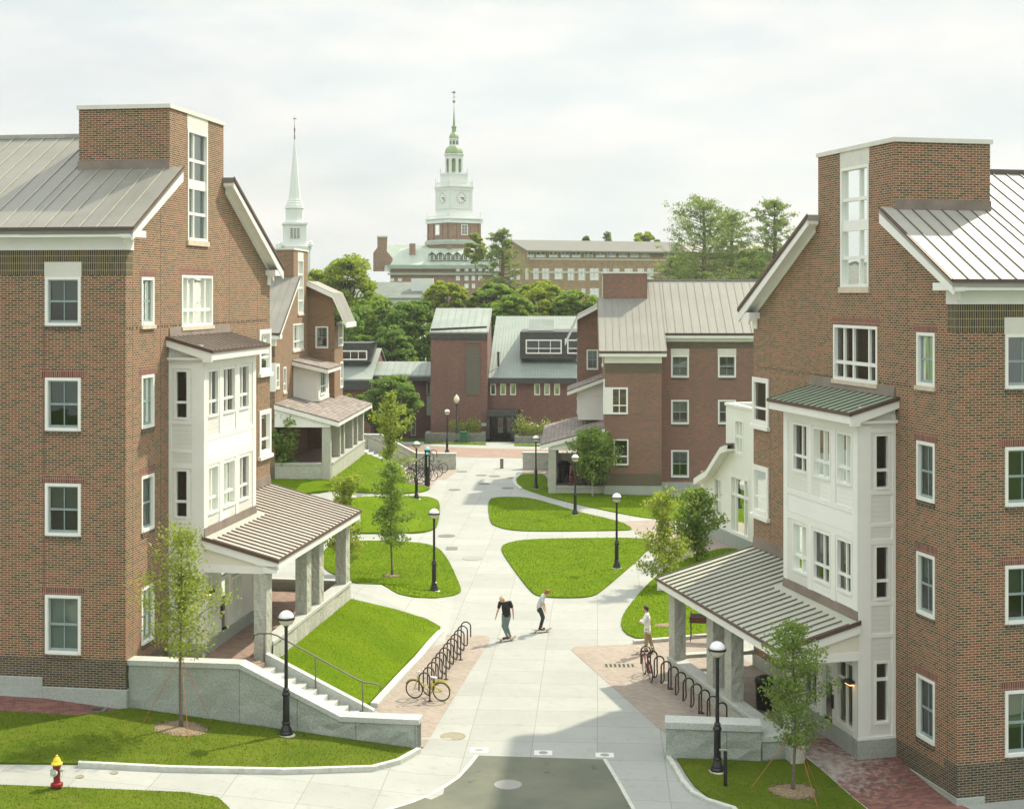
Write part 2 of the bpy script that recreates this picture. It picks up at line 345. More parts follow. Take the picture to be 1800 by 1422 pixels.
def concrete():
    t=NT('concrete'); pos=t.geo(); mp=t.n('ShaderNodeMapping'); mp.inputs['Rotation'].default_value=(0,0,.06); t.l(pos,mp.inputs[0])
    b=t.n('ShaderNodeTexBrick'); b.offset=0.; b.inputs['Scale'].default_value=1; b.inputs['Mortar Size'].default_value=.016; b.inputs['Mortar Smooth'].default_value=.3; b.inputs['Brick Width'].default_value=1.9; b.inputs['Row Height'].default_value=1.55
    b.inputs['Color1'].default_value=(0,0,0,1); b.inputs['Color2'].default_value=(1,1,1,1); t.l(mp.outputs[0],b.inputs['Vector'])
    a=t.noise(pos,.5,6,.65); f=t.noise(pos,40,3); s=t.noise(pos,3.,5,.7)
    c=t.mix(t.maprange(a,.3,.7,0,1),(.295,.31,.285),(.34,.355,.33)); c=t.mix(.06,c,b.outputs['Color'],'OVERLAY')
    c=t.mix(t.maprange(s,.55,.70,0,.5),c,(.24,.24,.205)); sp2=t.noise(pos,7.,2,.5); c=t.mix(t.maprange(sp2,.72,.76,0,.35),c,(.16,.16,.14)); c=t.mix(.25,c,t.ramp(f,[(.3,(.8,.8,.8)),(.7,(1,1,1))]),'MULTIPLY')
    c=t.mix(t.math('MULTIPLY',b.outputs['Fac'],.75),c,(.22,.22,.18))
    t.fin(c,.85,f,.1,.01)
    t=NT('asphalt'); pos=t.geo(); a=t.noise(pos,.45,6,.65); f=t.noise(pos,60,3); p=t.noise(pos,1.6,2,.5)
    c=t.mix(t.maprange(a,.3,.7,0,1),(.10,.115,.085),(.17,.175,.125)); c=t.mix(.5,c,t.ramp(f,[(.3,(.65,.65,.65)),(.7,(1,1,1))]),'MULTIPLY'); c=t.mix(t.maprange(p,.68,.72,0,.75),c,(.06,.08,.06)); t.fin(c,.9,f,.3,.01)
concrete()
def grassm(name,a,b,c3):
    t=NT(name); pos=t.geo(); n=t.noise(pos,.5,5,.6); f=t.noise(pos,25,4,.7); m=t.noise(pos,3.,4,.6)
    c=t.mix(t.maprange(n,.3,.7,0,1),a,b); c=t.mix(t.maprange(m,.55,.75,0,.6),c,c3); c=t.mix(.4,c,t.ramp(f,[(.3,(.6,.6,.55)),(.7,(1,1,1))]),'MULTIPLY'); t.fin(c,.9,f,.35,.03,0.,.05)
grassm('grass',(.085,.155,.003),(.13,.205,.004),(.155,.20,.012)); grassm('grass_front',(.072,.115,.009),(.115,.155,.014),(.16,.15,.04)); grassm('ground_far',(.05,.09,.02),(.08,.12,.03),(.1,.12,.04))
def leaf(name,c1,c2,trans=.35):
    t=NT(name); g=t.n('ShaderNodeNewGeometry'); 
    n=t.maprange(t.noise(g.outputs['Position'],.8,4),.33,.67,0,1); k_=.22 if 'blade' in name else .6; r=t.math('ADD',t.math('MULTIPLY',g.outputs['Random Per Island'],k_),t.math('MULTIPLY',n,1-k_))
    c=t.mix(r,c1,c2); t.l(c,t.b.inputs['Base Color']); t.b.inputs['Roughness'].default_value=.5; t.b.inputs['Specular IOR Level'].default_value=.04 if 'blade' in name else .15
    tl=t.n('ShaderNodeBsdfTranslucent'); t.l(t.mix(1.,c,(1.,1.1,.35),'MULTIPLY'),tl.inputs['Color']); m=t.n('ShaderNodeMixShader'); m.inputs[0].default_value=trans
    t.l(t.b.outputs[0],m.inputs[1]); t.l(tl.outputs[0],m.inputs[2]); t.l(m.outputs[0],t.out.inputs[0])
leaf('leaf_young',(.21,.29,.05),(.44,.47,.14),.5); leaf('leaf_mid',(.14,.24,.06),(.33,.41,.13),.5); leaf('leaf_maple',(.20,.29,.05),(.44,.47,.11),.5)
leaf('leaf_dark',(.10,.19,.06),(.25,.35,.11),.48); leaf('leaf_green',(.14,.24,.06),(.32,.41,.12),.5); leaf('needle',(.16,.23,.10),(.34,.41,.18),.48)
leaf('blade',(.085,.155,.003),(.155,.215,.006),.35); leaf('blade_front',(.065,.115,.007),(.14,.175,.022),.3); leaf('shrub_leaf',(.16,.24,.05),(.36,.42,.1),.35)
leaf('flower',(.6,.45,.35),(.85,.8,.7),.2)
M=MATS

# ------------------------------------------------------------------ building parts
def wallgrid(mb,fr,a0,a1,z0,z1,holes,depth=.17):
    hs=[(max(h[0],a0),min(h[1],a1),max(h[2],z0),min(h[3],z1)) for h in holes if h[0]<a1 and h[1]>a0 and h[2]<z1 and h[3]>z0]
    xs=sorted({a0,a1,*[h[0] for h in hs],*[h[1] for h in hs]}); zs=sorted({z0,z1,*[h[2] for h in hs],*[h[3] for h in hs]})
    for i in range(len(xs)-1):
        run=None
        for j in range(len(zs)-1):
            cx=(xs[i]+xs[i+1])/2; cz=(zs[j]+zs[j+1])/2
            inh=any(h[0]<cx<h[1] and h[2]<cz<h[3] for h in hs)
            if not inh and run is None: run=zs[j]
            if inh and run is not None: mb.quad(fr,(xs[i],0,run),(xs[i+1],0,run),(xs[i+1],0,zs[j]),(xs[i],0,zs[j])); run=None
        if run is not None: mb.quad(fr,(xs[i],0,run),(xs[i+1],0,run),(xs[i+1],0,z1),(xs[i],0,z1))
    for a,b,c,d in hs:
        for p,q in (((a,c),(a,d)),((b,c),(b,d)),((a,c),(b,c)),((a,d),(b,d))):
            mb.quad(fr,(p[0],0,p[1]),(q[0],0,q[1]),(q[0],-depth,q[1]),(p[0],-depth,p[1]))
def window(root,fr,a0,a1,z0,z1,cols=(1,),rows=(1,),kind='dh',casing=.09,blind=0.,lintel=None,sill=None,holes=None,mull=.06,setb=.10,name='window',frame='white_paint',curtain=False):
    """a window in the face fr (u along the wall, v outward)"""
    if a0>a1:a0,a1=a1,a0
    if z0>z1:z0,z1=z1,z0
    if holes is not None: holes.append((a0,a1,z0,z1))
    m=MB(); c=casing; f0,f1=-.16,.022
    if c>0:
        m.box(fr,a0,a0+c,f0,f1,z0,z1); m.box(fr,a1-c,a1,f0,f1,z0,z1); m.box(fr,a0+c,a1-c,f0,f1-.003,z1-c,z1); m.box(fr,a0+c,a1-c,f0,f1+.02,z0,z0+c)
    ia,ib,ja,jb=a0+c,a1-c,z0+c,z1-c
    if kind=='grid':
        t=0; tot=sum(cols)
        for k in cols[:-1]:
            t+=k; x=ia+(ib-ia)*t/tot; m.box(fr,x-mull/2,x+mull/2,-setb-.02,-.03,ja,jb)
        t=0; tot=sum(rows)
        for k in rows[:-1]:
            t+=k; z=ja+(jb-ja)*t/tot; m.box(fr,ia,ib,-setb-.018,-.028,z-mull/2-.01,z+mull/2+.01)
    w=m.build(name,M[frame],root)
    if kind=='dh':
        s=MB(); q=.045; zm=(ja+jb)/2; xm=(ia+ib)/2
        for (x0,x1,y0,y1,d) in ((ia,ia+q,ja,jb,0),(ib-q,ib,ja,jb,0),(ia+q,ib-q,jb-q,jb,0),(ia+q,ib-q,ja,ja+q+.03,.012),(ia+q,ib-q,zm-.03,zm+.03,.015),(xm-.013,xm+.013,ja+q,jb-q,-.01)):
            s.box(fr,x0,x1,-setb-.02,-setb+.03+d,y0,y1)
        s.build('sash',M['sash_green'],w)
    p=MB(); p.quad(fr,(ia,-setb,ja),(ib,-setb,ja),(ib,-setb,jb),(ia,-setb,jb)); p.build('pane',M['window_glass'],w)
    if blind>0:
        b=MB(); b.box(fr,ia,ib,-setb-.07,-setb-.06,jb-(jb-ja)*blind,jb); b.build('blind',M['blind'],w)
    if curtain:
        b=MB(); b.box(fr,ia+.02,ia+(ib-ia)*.5,-setb-.3,-setb-.28,ja,jb); b.build('curtain',M['curtain'],w)
    if lintel=='stone': 
        b=MB(); b.box(fr,a0-.02,a1+.02,-.05,.012,z1+.002,z1+.44); b.build('lintel',M['trim_stone'],w)
    elif lintel=='brick':
        b=MB(); b.box(fr,a0-.13,a1+.13,-.05,.005,z1+.002,z1+.23); b.build('lintel',M['brick_header'],w)
    if sill=='brick':
        b=MB(); n=max(3,int((a1-a0)/.07)); 
        for i in range(n):
            x=a0+(a1-a0)*i/n; b.box(fr,x+.006,x+(a1-a0)/n-.006,-.05,.045,z0-.115,z0-.004)
        b.build('sill',M['brick_dark'],w)
    elif sill=='stone':
        b=MB(); b.box(fr,a0-.05,a1+.05,-.05,.07,z0-.12,z0-.003); b.build('sill',M['sill_stone'],w)
    return w
def ribs(mb,fr,prof,ax,a0,a1,step,w=.022,h=.035):
    """standing seams following profile prof (list of (p,z)), repeated along the other axis"""
    n=max(1,int(round((a1-a0)/step)))
    for i in range(n+1):
        c=a0+(a1-a0)*i/n
        pl=[(p,z) for p,z in prof]+[(p,z+h) for p,z in reversed(prof)]
        mb.prism(fr,pl,ax,max(a0,c-w/2),min(a1,c+w/2))

def dorm(name,label,fr,step,cfg):
    root=empty(name,fr.w(0,0,1.0),label,'dormitory building')
    S=fr.side(0); FRT=fr.front(0)
    UE=13.5; TU0,TU1=3.36,8.3; zt=19.09; EA=14.47; LV=-16.
    zr=lambda u:(15.11+(u+.45)*.538) if u<5.85 else (18.5-(u-5.85)*.534)
    side=[];front=[];tw=[];top=[]
    at=FA.atv; z_=lambda px,py,v=0.: at(px,py,v)[1]; u_=lambda px,v=0.: at(px,500,v)[0]
    bl=cfg['blinds']
    # front windows
    for i,(a,b) in enumerate(((13.68,12.22),(10.68,9.10),(7.54,5.98),(4.22,2.46))):
        window(root,FRT,-2.53,-1.40,b,a,holes=front,blind=bl[i],lintel='stone' if i==0 else 'brick',sill='brick')
    ua,ub2=u_(248.2),u_(270.5)
    for i,(a,b) in enumerate(((487,572),(660.5,754.7),(838,937),(1034.7,1135))):
        window(root,S,ua,ub2,z_(248.2,b),z_(248.2,a),holes=side,blind=bl[4+i],lintel='brick',sill='stone' if i==0 else 'brick')
    window(root,S,u_(318.9),u_(373.4),z_(318.9,575),z_(318.9,483.5),(.18,.36,.22,.2) if cfg['b'] else (.2,.2,.38,.2),(.3,.7),'grid',holes=side,lintel='brick',sill='stone',mull=.085,curtain=not cfg['b'])
    # tall stair window in the tower, drawn through wall grid of both zones
    ta,tb,tz0,tz1=u_(329.5),u_(364.6),z_(329.5,422),z_(329.5,226.8)
    w=window(root,S,ta,tb,tz0,tz1,(.34,.66),(.23,.25,.26,.26),'grid',holes=tw,mull=.08,blind=.0)
    b=MB(); b.box(S,ta,tb,-.13,-.03,(tz0+tz1)/2-.05,(tz0+tz1)/2+.2); b.build('spandrel',M['white_paint'],w)
    b=MB(); b.box(S,ta-.03,tb+.03,-.05,.01,tz1+.002,tz1+.62); b.build('lintel',M['trim_stone'],w)
    b=MB(); b.box(S,ta-.06,tb+.06,-.05,.06,tz0-.17,tz0-.003); b.build('sill',M['sill_stone'],w)
    if True: # pale board behind the tower window, its colour standing in for sky reflection
        b=MB(); b.box(S,ta+.05,tb-.05,-.24,-.23,tz0,tz1); b.build('blind',M['pale_reflection'],w)
    # corner windows at far end
    cz=[(z_(455,657),z_(455,580)),(z_(455,803),z_(455,723))]
    for a,b in cz:
        window(root,fr.side(.03),12.15,UE+.03,a,b,(1,),(.32,.68),'grid',casing=.17,setb=.06)
        q=MB(); q.box(fr,UE-.1,UE+.03,-.9,-.14,a,b); q.box(fr,12.05,UE+.08,-.9,.13,a-.14,a-.003); q.build('corner_frame',M['white_paint'],root)
    for a,b in cz: side.append((12.2,UE,a,b))
    # ---- walls
    mb=MB(); g=1.49
    wallgrid(mb,FRT,LV,0,g,EA+.6,front); 
    wallgrid(mb,S,0,UE,.2,EA,side+[h for h in tw])
    def gab(u0,u1):
        mb.add(S,[(u0,0,EA),(u1,0,EA),(u1,0,zr(u1)-.1),(u0,0,zr(u0)-.1)],[(0,1,2,3)])
    gab(0,TU0); gab(TU1,UE)
    wallgrid(mb,S,TU0,TU1,EA,zt,tw)
    mb.quad(fr,(UE,0,0),(UE,LV,0),(UE,LV,14.3),(UE,0,14.3)); mb.quad(fr,(0,LV,0),(UE,LV,0),(UE,LV,14.3),(5.85,LV,18.3),(0,LV,15))
    mb.build('wall',M['brick'],root)
    q=MB(); q.box(fr,.8,UE-.5,LV+.5,-.75,1.2,14.2); q.build('room_shade_core',M['room_dark'],root)  # solid dark block, its colour standing in for unlit rooms behind the glass
    t=MB(); tv=-3.06
    t.quad(fr,(TU0,0,15),(TU0,tv,15),(TU0,tv,zt),(TU0,0,zt)); t.quad(fr,(TU0,tv,15),(TU1,tv,15),(TU1,tv,zt),(TU0,tv,zt)); t.quad(fr,(TU1,tv,15),(TU1,0,15),(TU1,0,zt),(TU1,tv,zt)); t.quad(fr,(TU0,0,zt),(TU1,0,zt),(TU1,tv,zt),(TU0,tv,zt))
    tt=t.build('stair_tower',M['brick'],root)
    t=MB(); t.box(fr,TU0-.06,TU1+.06,tv-.06,.05,zt,zt+.13); t.build('coping',M['trim_stone'],tt)
    t=MB(); t.prism(fr,[(TU0-.025,zr(TU0)-.1),(TU0-.025,zr(TU0)+.28),(TU0,zr(TU0)+.28),(TU0,zr(TU0)-.1)],'v',tv-.03,.0); t.build('flashing',M['flashing'],tt)
    # bands
    for q_ in ((-.003,0,-2.57,-2.555,1.5,12.2),(0.50,.512,0,.003,1.5,13.7),(2.62,2.635,0,.003,2.1,16.4),(8.9,8.915,0,.003,5.8,16.6),(12.0,12.012,0,.003,5.8,14.9)): b=MB(); b.box(fr,*q_); b.build('movement_joint',M['plum_wall'],root)
    b=MB(); b.box(fr,-.006,0,LV,.006,13.73,EA); b.box(fr,0,.51,0,.006,13.73,EA); b.build('soldier_course',M['brick_soldier'],root)
    b=MB(); b.box(fr,-.005,0,LV,.005,g,2.35); b.box(fr,0,.66,0,.005,g-1.,2.35); b.box(fr,.66,3.2,0,.004,g-1.,2.1); b.build('dark_course',M['brick_dark'],root)
    b=MB()
    u=.05
    while u<UE-.3:
        if not (ua-.2<u<ub2+.1 or u_(318.9)-.1<u<u_(373.4)+.1): b.box(S,u,u+.1,0,.015,12.13,12.19)
        u+=.32 if int(u*3)%2 else .2
    b.build('header_dots',M['brick_dark'],root)
    # granite base
    b=MB(); vs,dzs=cfg['step']
    b.box(fr,-.05,0,vs,.05,-.2,g); b.box(fr,-.049,.0,LV,vs,-.2,g+dzs) 
    if dzs<0: 
        b2=MB(); b2.quad(fr,(-.003,LV,g+dzs),(-.003,vs,g+dzs),(-.003,vs,g),(-.003,LV,g)); b2.build('dark_course',M['brick_dark'],root)
    b.box(fr,0,3.3,.0,.05,-.2,g); b.box(fr,8.3,UE,0,.05,-.2,2.0)
    b.build('granite_base',M['granite'],root,bevel=.01)
    # ---- roof
    P1=[(-.47,15.11-.01),(5.85,18.5),(13.92,14.2)]
    low=[(u,z-.17) for u,z in reversed(P1)]
    r=MB(); r.prism(fr,P1+low,'v',LV-.3,-3.06)
    for a_,b_ in ((-.47,TU0),(TU1,13.92)): q_=[(a_,zr(a_)+(0 if a_>0 else -.01)),(b_,zr(b_))]; r.prism(fr,q_+[(u,z-.17) for u,z in reversed(q_)],'v',-3.06,-.01)
    f=[(-.47,15.10),(TU0+.12,zr(TU0+.12))]; r.prism(fr,f+[(u,z-.17) for u,z in reversed(f)],'v',-.01,.42)
    k=[(TU1-.12,zr(TU1-.12)),(13.92,14.2)]; r.prism(fr,k+[(u,z-.17) for u,z in reversed(k)],'v',-.01,.42)
    r.cur=1
    st_=.47 if cfg['b'] else .56; ribs(r,fr,[(-.47,15.10),(5.8,18.48)],'v',LV,-3.2,st_); ribs(r,fr,[(-.47,15.10),(TU0-.02,zr(TU0)-.01)],'v',-2.9,.40,st_)
    r.box(fr,5.75,5.95,LV,tv,18.46,18.6)
    r.cur=2; r.box(fr,-.53,-.45,LV,.42,15.05,15.13); 
    for q,g_ in ((f,.04),(k,.1)): r.prism(fr,[(q[0][0],q[0][1]-g_),(q[1][0],q[1][1]-g_),(q[1][0],q[1][1]+.03),(q[0][0],q[0][1]+.03)],'v',.42,.455)
    r.build('roof',[M[cfg['roof']],M[cfg['seam']],M['gutter']],root)
    c=MB()
    c.box(fr,-.45,-.0,LV,.40,14.84,15.04); c.box(fr,0,.56,.0,.40,14.84,15.04)
    c.box(fr,-.035,0,LV,.035,EA,14.84); c.box(fr,0,.52,0,.035,EA,14.84)
    for q,hh in ((f,.33),(k,.33)):
        c.prism(fr,[(q[0][0]+.02,q[0][1]-.13-hh+.1),(q[1][0],q[1][1]-.13-hh),(q[1][0],q[1][1]-.12),(q[0][0]+.02,q[0][1]-.12)],'v',.36,.419)
        c.prism(fr,[(q[0][0]+.03,q[0][1]-.29),(q[1][0],q[1][1]-.29),(q[1][0],q[1][1]-.176),(q[0][0]+.03,q[0][1]-.176)],'v',.031,.355)
        c.prism(fr,[(q[0][0]+.3,q[0][1]-.55),(q[1][0],q[1][1]-.55),(q[1][0],q[1][1]-.172),(q[0][0]+.3,q[0][1]-.172)],'v',.0,.03)
    c.build('cornice',M['white_paint'],root); c=MB(); c.box(fr,UE-.55,13.9,0,.40,13.86,14.08); c.box(fr,UE-.35,UE+.03,0,.035,13.5,13.86)
    c.build('eave_return',M['white_paint'],root)
    # ---- bay
    ub,uf,vb=3.31,8.32,1.145; BO=fr.side(vb); BN=fr.front(ub)
    bo=[];bn=[]
    pj=cfg['b']
    W3=((365.0,384.0),(391.2,413.2),(419.3,437.8))
    for i,(x0,x1) in enumerate(W3):
        a0,a1=u_(x0,vb),u_(x1,vb)
        for (yt,yb) in ((650.7,734.7),(820.8,906)):
            window(root,BO,a0,a1,z_(365,yb,vb),z_(365,yt,vb),(.42,.58),(.31,.69),'grid',casing=.07,holes=bo,sill=None,curtain=(i==2),setb=.09)
    av=lambda px:FA.atu(px,600,ub)[0]; zn=lambda py:FA.atu(303,py,ub)[1]
    for yt,yb in ((649.6,737.5),(824.3,911.5)):
        window(root,BN,av(305.5),av(332),zn(yb),zn(yt),(1,),(.33,.67),'grid',casing=.07,holes=bn)
    zb0,zb1=[FB.atu(1540,y,FB.atv(1570,700)[0])[1] for y in (1270.5,1160)]
    window(root,BN,av(305.5),av(332),zb0,zb1,(1,),(.72,.28),'grid',casing=.07,holes=bn)
    # entrance
    zh=4.16
    e0=(u_(363,vb),u_(384,vb)); e1=(u_(387,vb),u_(404.5,vb)); e2=(u_(407,vb),u_(425,vb))
    window(root,BO,*e0,2.25,zh,(1,1),(.72,.28),'grid',casing=.06,holes=bo); window(root,BO,*e2,2.25,zh,(1,1),(.72,.28),'grid',casing=.06,holes=bo)
    bo.append((e1[0],e1[1],1.70,zh))
    d=MB(); x0,x1=e1
    for a in ((x0,x0+.13,1.7,zh),(x1-.13,x1,1.7,zh),(x0+.13,x1-.13,1.7,1.95),(x0+.13,x1-.13,3.72,3.86),(x0+.13,x1-.13,zh-.08,zh)): d.box(BO,a[0],a[1],-.12,.0,a[2],a[3])
    dd=d.build('door',M['white_paint'],root)
    d=MB(); d.quad(BO,(x0+.13,-.07,1.95),(x1-.13,-.07,1.95),(x1-.13,-.07,zh-.08),(x0+.13,-.07,zh-.08)); d.build('pane',M['window_glass'],dd)
    d=MB(); d.box(BO,x0+.03,x0+.09,0,.06,2.55,2.95); d.build('handle',M['black_metal'],dd)
    bay=MB(); wallgrid(bay,BO,ub,uf,2.09,11.2,bo,.12); wallgrid(bay,BN,0,vb,2.09,11.55,bn,.12); bay.quad(fr,(uf,0,2),(uf,vb,2),(uf,vb,11.2),(uf,0,11.5)); bay.prism(fr,[(0,11.15),(vb,11.15),(vb,11.3),(0,11.55)],'u',ub+.01,uf-.01)
    bb=bay.build('bay',M['siding'],root)
    p=MB(); p.box(fr,ub+.4,uf-.4,0,vb-.42,2.2,11.1); p.build('room_shade_core',M['room_dark'],bb)  # dark core added so the bay panes look onto shade
    p=MB(); e=.03
    def strip(a0,a1,z0,z1,pr=e): p.box(BO,a0,a1,0,pr,z0,z1)
    strip(ub-.03,ub+.30,2.09,11.0); strip(uf-.28,uf+.03,2.09,11.0)
    x1,x2=u_(387.6,vb),u_(416.3,vb); 
    zlo,zhi=z_(365,906,vb),z_(365,820.8,vb); z3l,z3h=z_(365,734.7,vb),z_(365,650.7,vb)
    for x in (x1,x2):
        for a,b in ((zlo-.55,zhi+.05),(z3l-.6,z3h+.05)): strip(x-.14,x+.14,a,b)
    strip(ub+.30,uf-.28,z3h+.05,11.0,.026); strip(ub+.30,uf-.28,zhi+.05,zhi+.25,.026); strip(ub+.30,uf-.28,z3l-.75,z3l-.6,.026); strip(ub+.3,uf-.28,zlo-.7,zlo-.55,.026)
    p.box(fr,ub-.032,ub,0,.09,2.09,11.3); p.box(fr,ub-.032,ub,vb-.38,vb+.03,2.09,11.0)
    for yt,yb in ((649.6,737.5),(824.3,911.5)):
        p.box(fr,ub-.03,ub,.09,vb-.38,zn(yb)-.14,zn(yb)-.02); p.box(fr,ub-.03,ub,.09,vb-.38,zn(yt)+.02,zn(yt)+.16); p.box(fr,ub-.03,ub,.09,vb-.38,zn(yb)-1.05,zn(yb)-.95)
    p.box(fr,ub-.05,ub,-.0,vb+.05,2.05,2.16)
    p.build('trim',M['white_paint'],bb)
    # clapboard panel between floors
    p=MB(); p.box(BO,ub+.31,uf-.29,0,.015,zhi+.26,z3l-.76); p.build('clapboard',M['siding_fine'],bb)
    p=MB(); p.box(fr,ub-.06,uf+.02,.0,vb+.06,.9,2.09); p.build('bay_base',M['granite_rough'],bb)
    # bay roof
    rz0,rz1=11.80,11.37; prof=[(0.,rz0),(1.52,rz1)]
    r=MB(); r.prism(fr,prof+[(1.52,rz1-.06),(0,rz0-.06)],'u',3.08,8.76); r.cur=1; ribs(r,fr,prof,'u',3.1,8.74,.40,.03,.045); r.cur=2
    r.prism(fr,[(0,rz0-.08),(1.55,rz1-.08),(1.55,rz1+.025),(0,rz0+.025)],'u',3.03,3.08); r.box(fr,3.03,8.8,1.52,1.56,rz1-.07,rz1+.03)
    br=r.build('bay_roof',[M[cfg['bayroof']],M['seam_olive' if cfg['b'] else 'seam_tan'],M['gutter']],root)
    r=MB(); r.prism(fr,[(0,rz0-.3),(1.2,rz1-.26),(1.2,rz1-.36),(1.51,rz1-.36),(1.51,rz1-.065),(0,rz0-.065)],'u',3.07,3.15); r.box(fr,3.15,8.74,1.46,1.515,rz1-.30,rz1-.065); r.box(fr,3.15,8.74,.0,1.46,rz1-.30,rz1-.22); r.build('fascia',M['white_paint'],br)
    r=MB(); r.prism(fr,[(0,rz0-.02),(0,rz0+.3),(.02,rz0+.3),(.06,rz0)],'u',3.3,8.9); r.build('flashing',M['flashing'],br)
    # ---- porch
    un,uf2,ve,ze,zw=3.18,13.48,3.64,4.82,5.79
    zv=lambda v: zw+(ze-zw)*v/ve
    def pslab(m,u0,u1,v0,v1,off0,off1): m.prism(fr,[(v0,zv(v0)+off0),(v1,zv(v1)+off0),(v1,zv(v1)+off1),(v0,zv(v0)+off1)],'u',u0,u1)
    r=MB(); pslab(r,un,uf2,vb+.02,ve,-.08,0); pslab(r,uf+.02,uf2,.0,vb+.02,-.08,0)
    r.cur=1; n=24
    for i in range(n+1):
        u=un+.03+(uf2-un-.06)*i/n; v0=0 if u>uf+.05 else vb+.35
        r.prism(fr,[(v0,zv(v0)),(ve,zv(ve)),(ve,zv(ve)+.05),(v0,zv(v0)+.05)],'u',u-.011,u+.011)
    r.cur=2; pslab(r,un-.05,un,vb,ve+.03,-.09,.03); pslab(r,uf2,uf2+.05,0,ve+.03,-.09,.03); r.box(fr,un-.05,uf2+.05,ve,ve+.035,ze-.07,ze+.025)
    pr=r.build('porch_roof',[M[cfg['porchroof']],M['seam_olive' if cfg['b'] else 'seam_tan'],M['gutter']],root)
    r=MB()
    for u0 in (un-.005,uf2-.1): 
        pslab(r,u0,u0+.1,vb if u0<5 else 0,ve-.02,-.34,-.085); r.box(fr,u0,u0+.1,ve-.5,ve-.02,ze-.42,ze-.20)
    r.box(fr,un+.1,uf2-.1,ve-.07,ve-.01,ze-.30,ze-.075)
    r.box(fr,un+.06,uf2-.06,2.86,3.22,4.36,4.66); r.box(fr,un+.07,3.5,vb,2.86,4.36,4.6)
    pslab(r,un+.12,uf2-.12,vb+.03,ve-.1,-.2,-.12); pslab(r,uf+.02,uf2-.12,0,vb+.03,-.2,-.12)
    r.build('fascia',M['white_paint'],pr)
    r=MB(); r.prism(fr,[(vb,4.6),(3.15,4.6),(3.15,zv(3.15)-.1),(vb,zv(vb)-.1)],'u',un+.09,un+.16); r.build('gable_panel',M['cream_paint'],pr)
    r=MB(); r.prism(fr,[(0,4.4),(3.15,4.4),(3.15,zv(3.15)-.1),(0,zv(0)-.1)],'u',uf2-.16,uf2-.09); r.build('gable_panel',M['cream_paint'],pr)
    r=MB(); r.prism(fr,[(0,zw-.03),(0,zw+.35),(.025,zw+.35),(.06,zw)],'u',uf,UE-.02); r.prism(fr,[(vb,zv(vb)-.03),(vb,zv(vb)+.25),(vb+.035,zv(vb)+.25),(vb+.07,zv(vb))],'u',un+.1,uf+.03); r.build('flashing',M['flashing'],pr)
    for i,(a,b) in enumerate(((3.22,3.77),(7.6,8.15),(9.15,9.7),(12.72,13.3))):
        q=MB(); z0=1.6 if i==0 else 2.13; zz=[z0,z0+(4.36-z0)*.28,z0+(4.36-z0)*.62,4.36]
        N=7; pts=[];fs=[]
        ring=[(a,2.84),(b,2.84),(b,3.25),(a,3.25)]
        ringn=[]
        for k in range(4):
            for j in range(4): 
                p0,p1=ring[k],ring[(k+1)%4]; ringn.append((p0[0]+(p1[0]-p0[0])*j/4,p0[1]+(p1[1]-p0[1])*j/4))
        L=12
        for j in range(L+1):
            for k,(x,y) in enumerate(ringn):
                am=.0 if k%4==0 else .022
                pts.append((x+random.uniform(-am,am),y+random.uniform(-am,am),z0+(4.36-z0)*j/L))
        nn=len(ringn)
        fs=[(j*nn+k,j*nn+(k+1)%nn,(j+1)*nn+(k+1)%nn,(j+1)*nn+k) for j in range(L) for k in range(nn)]+[tuple(range(nn)),tuple(range(L*nn,L*nn+nn))]
        q.add(fr,pts,fs); q.build('pillar',M['granite_split'],root)
    # parapet
    q=MB(); zc=2.13
    U=np.linspace(3.77,13.3,34); zl=[0.55,1.0,1.4,zc-.14]; pts=[];fs=[]
    for j,z in enumerate(zl):
        for i,u in enumerate(U): pts.append((u,3.27+(random.uniform(-.03,.05)),z))
    n=len(U); fs=[(j*n+i,j*n+i+1,(j+1)*n+i+1,(j+1)*n+i) for j in range(3) for i in range(n-1)]
    q.add(fr,pts,fs); q.box(fr,3.77,13.3,2.86,3.2,.5,zc-.14)
    pw=q.build('parapet',M['granite_split'],root)
    q=MB(); q.box(fr,3.77,13.34,2.82,3.31,zc-.14,zc-.004); q.box(fr,13.3,13.62,0.03,2.82,zc-.14,zc-.004); q.build('cap',M['granite_cap'],pw,bevel=.015)
    if not cfg['b']:
        q=MB(); q.box(fr,13.33,13.58,.03,3.2,.6,zc-.14); q.build('end_wall',M['granite_rough'],pw)
    # porch floor
    fl=MB(); 
    if cfg['b']: pass
    else:
        fl.box(fr,.6,13.34,0.05,2.9,.9,1.70); fl.box(fr,.6,3.0,2.9,3.32,.9,1.70)
        fl.build('porch_floor',M['paver_brown'],root)
    # wall light
    l=MB(); a=u_(361.5,vb); l.box(BO,a-.02,a+.32,.02,.2,3.62,3.72); wl=l.build('wall_light',M['black_metal'],root)
    l=MB(); l.box(BO,a,a+.3,.05,.17,3.585,3.62); l.build('bulb',M['lamp_glow'],wl)
    return root
A=dorm('brick_dormitory','large sunlit brick dormitory at the left edge, white bay above a taupe metal porch roof',FA,0,dict(b=False,blinds=[.5,.5,.5,1,.0,.4,.4,.5],step=(-2.6,.27),roof='roof_grey',seam='seam_light',bayroof='roof_taupe',porchroof='roof_taupe'))
B=dorm('brick_dormitory','large brick dormitory at the right edge, white bay above an olive metal porch roof',FB,0,dict(b=True,blinds=[.0,.0,.5,.6,.5,.5,.4,.0],step=(-.785,-.41),roof='roof_pale',seam='seam',bayroof='roof_green',porchroof='roof_olive'))

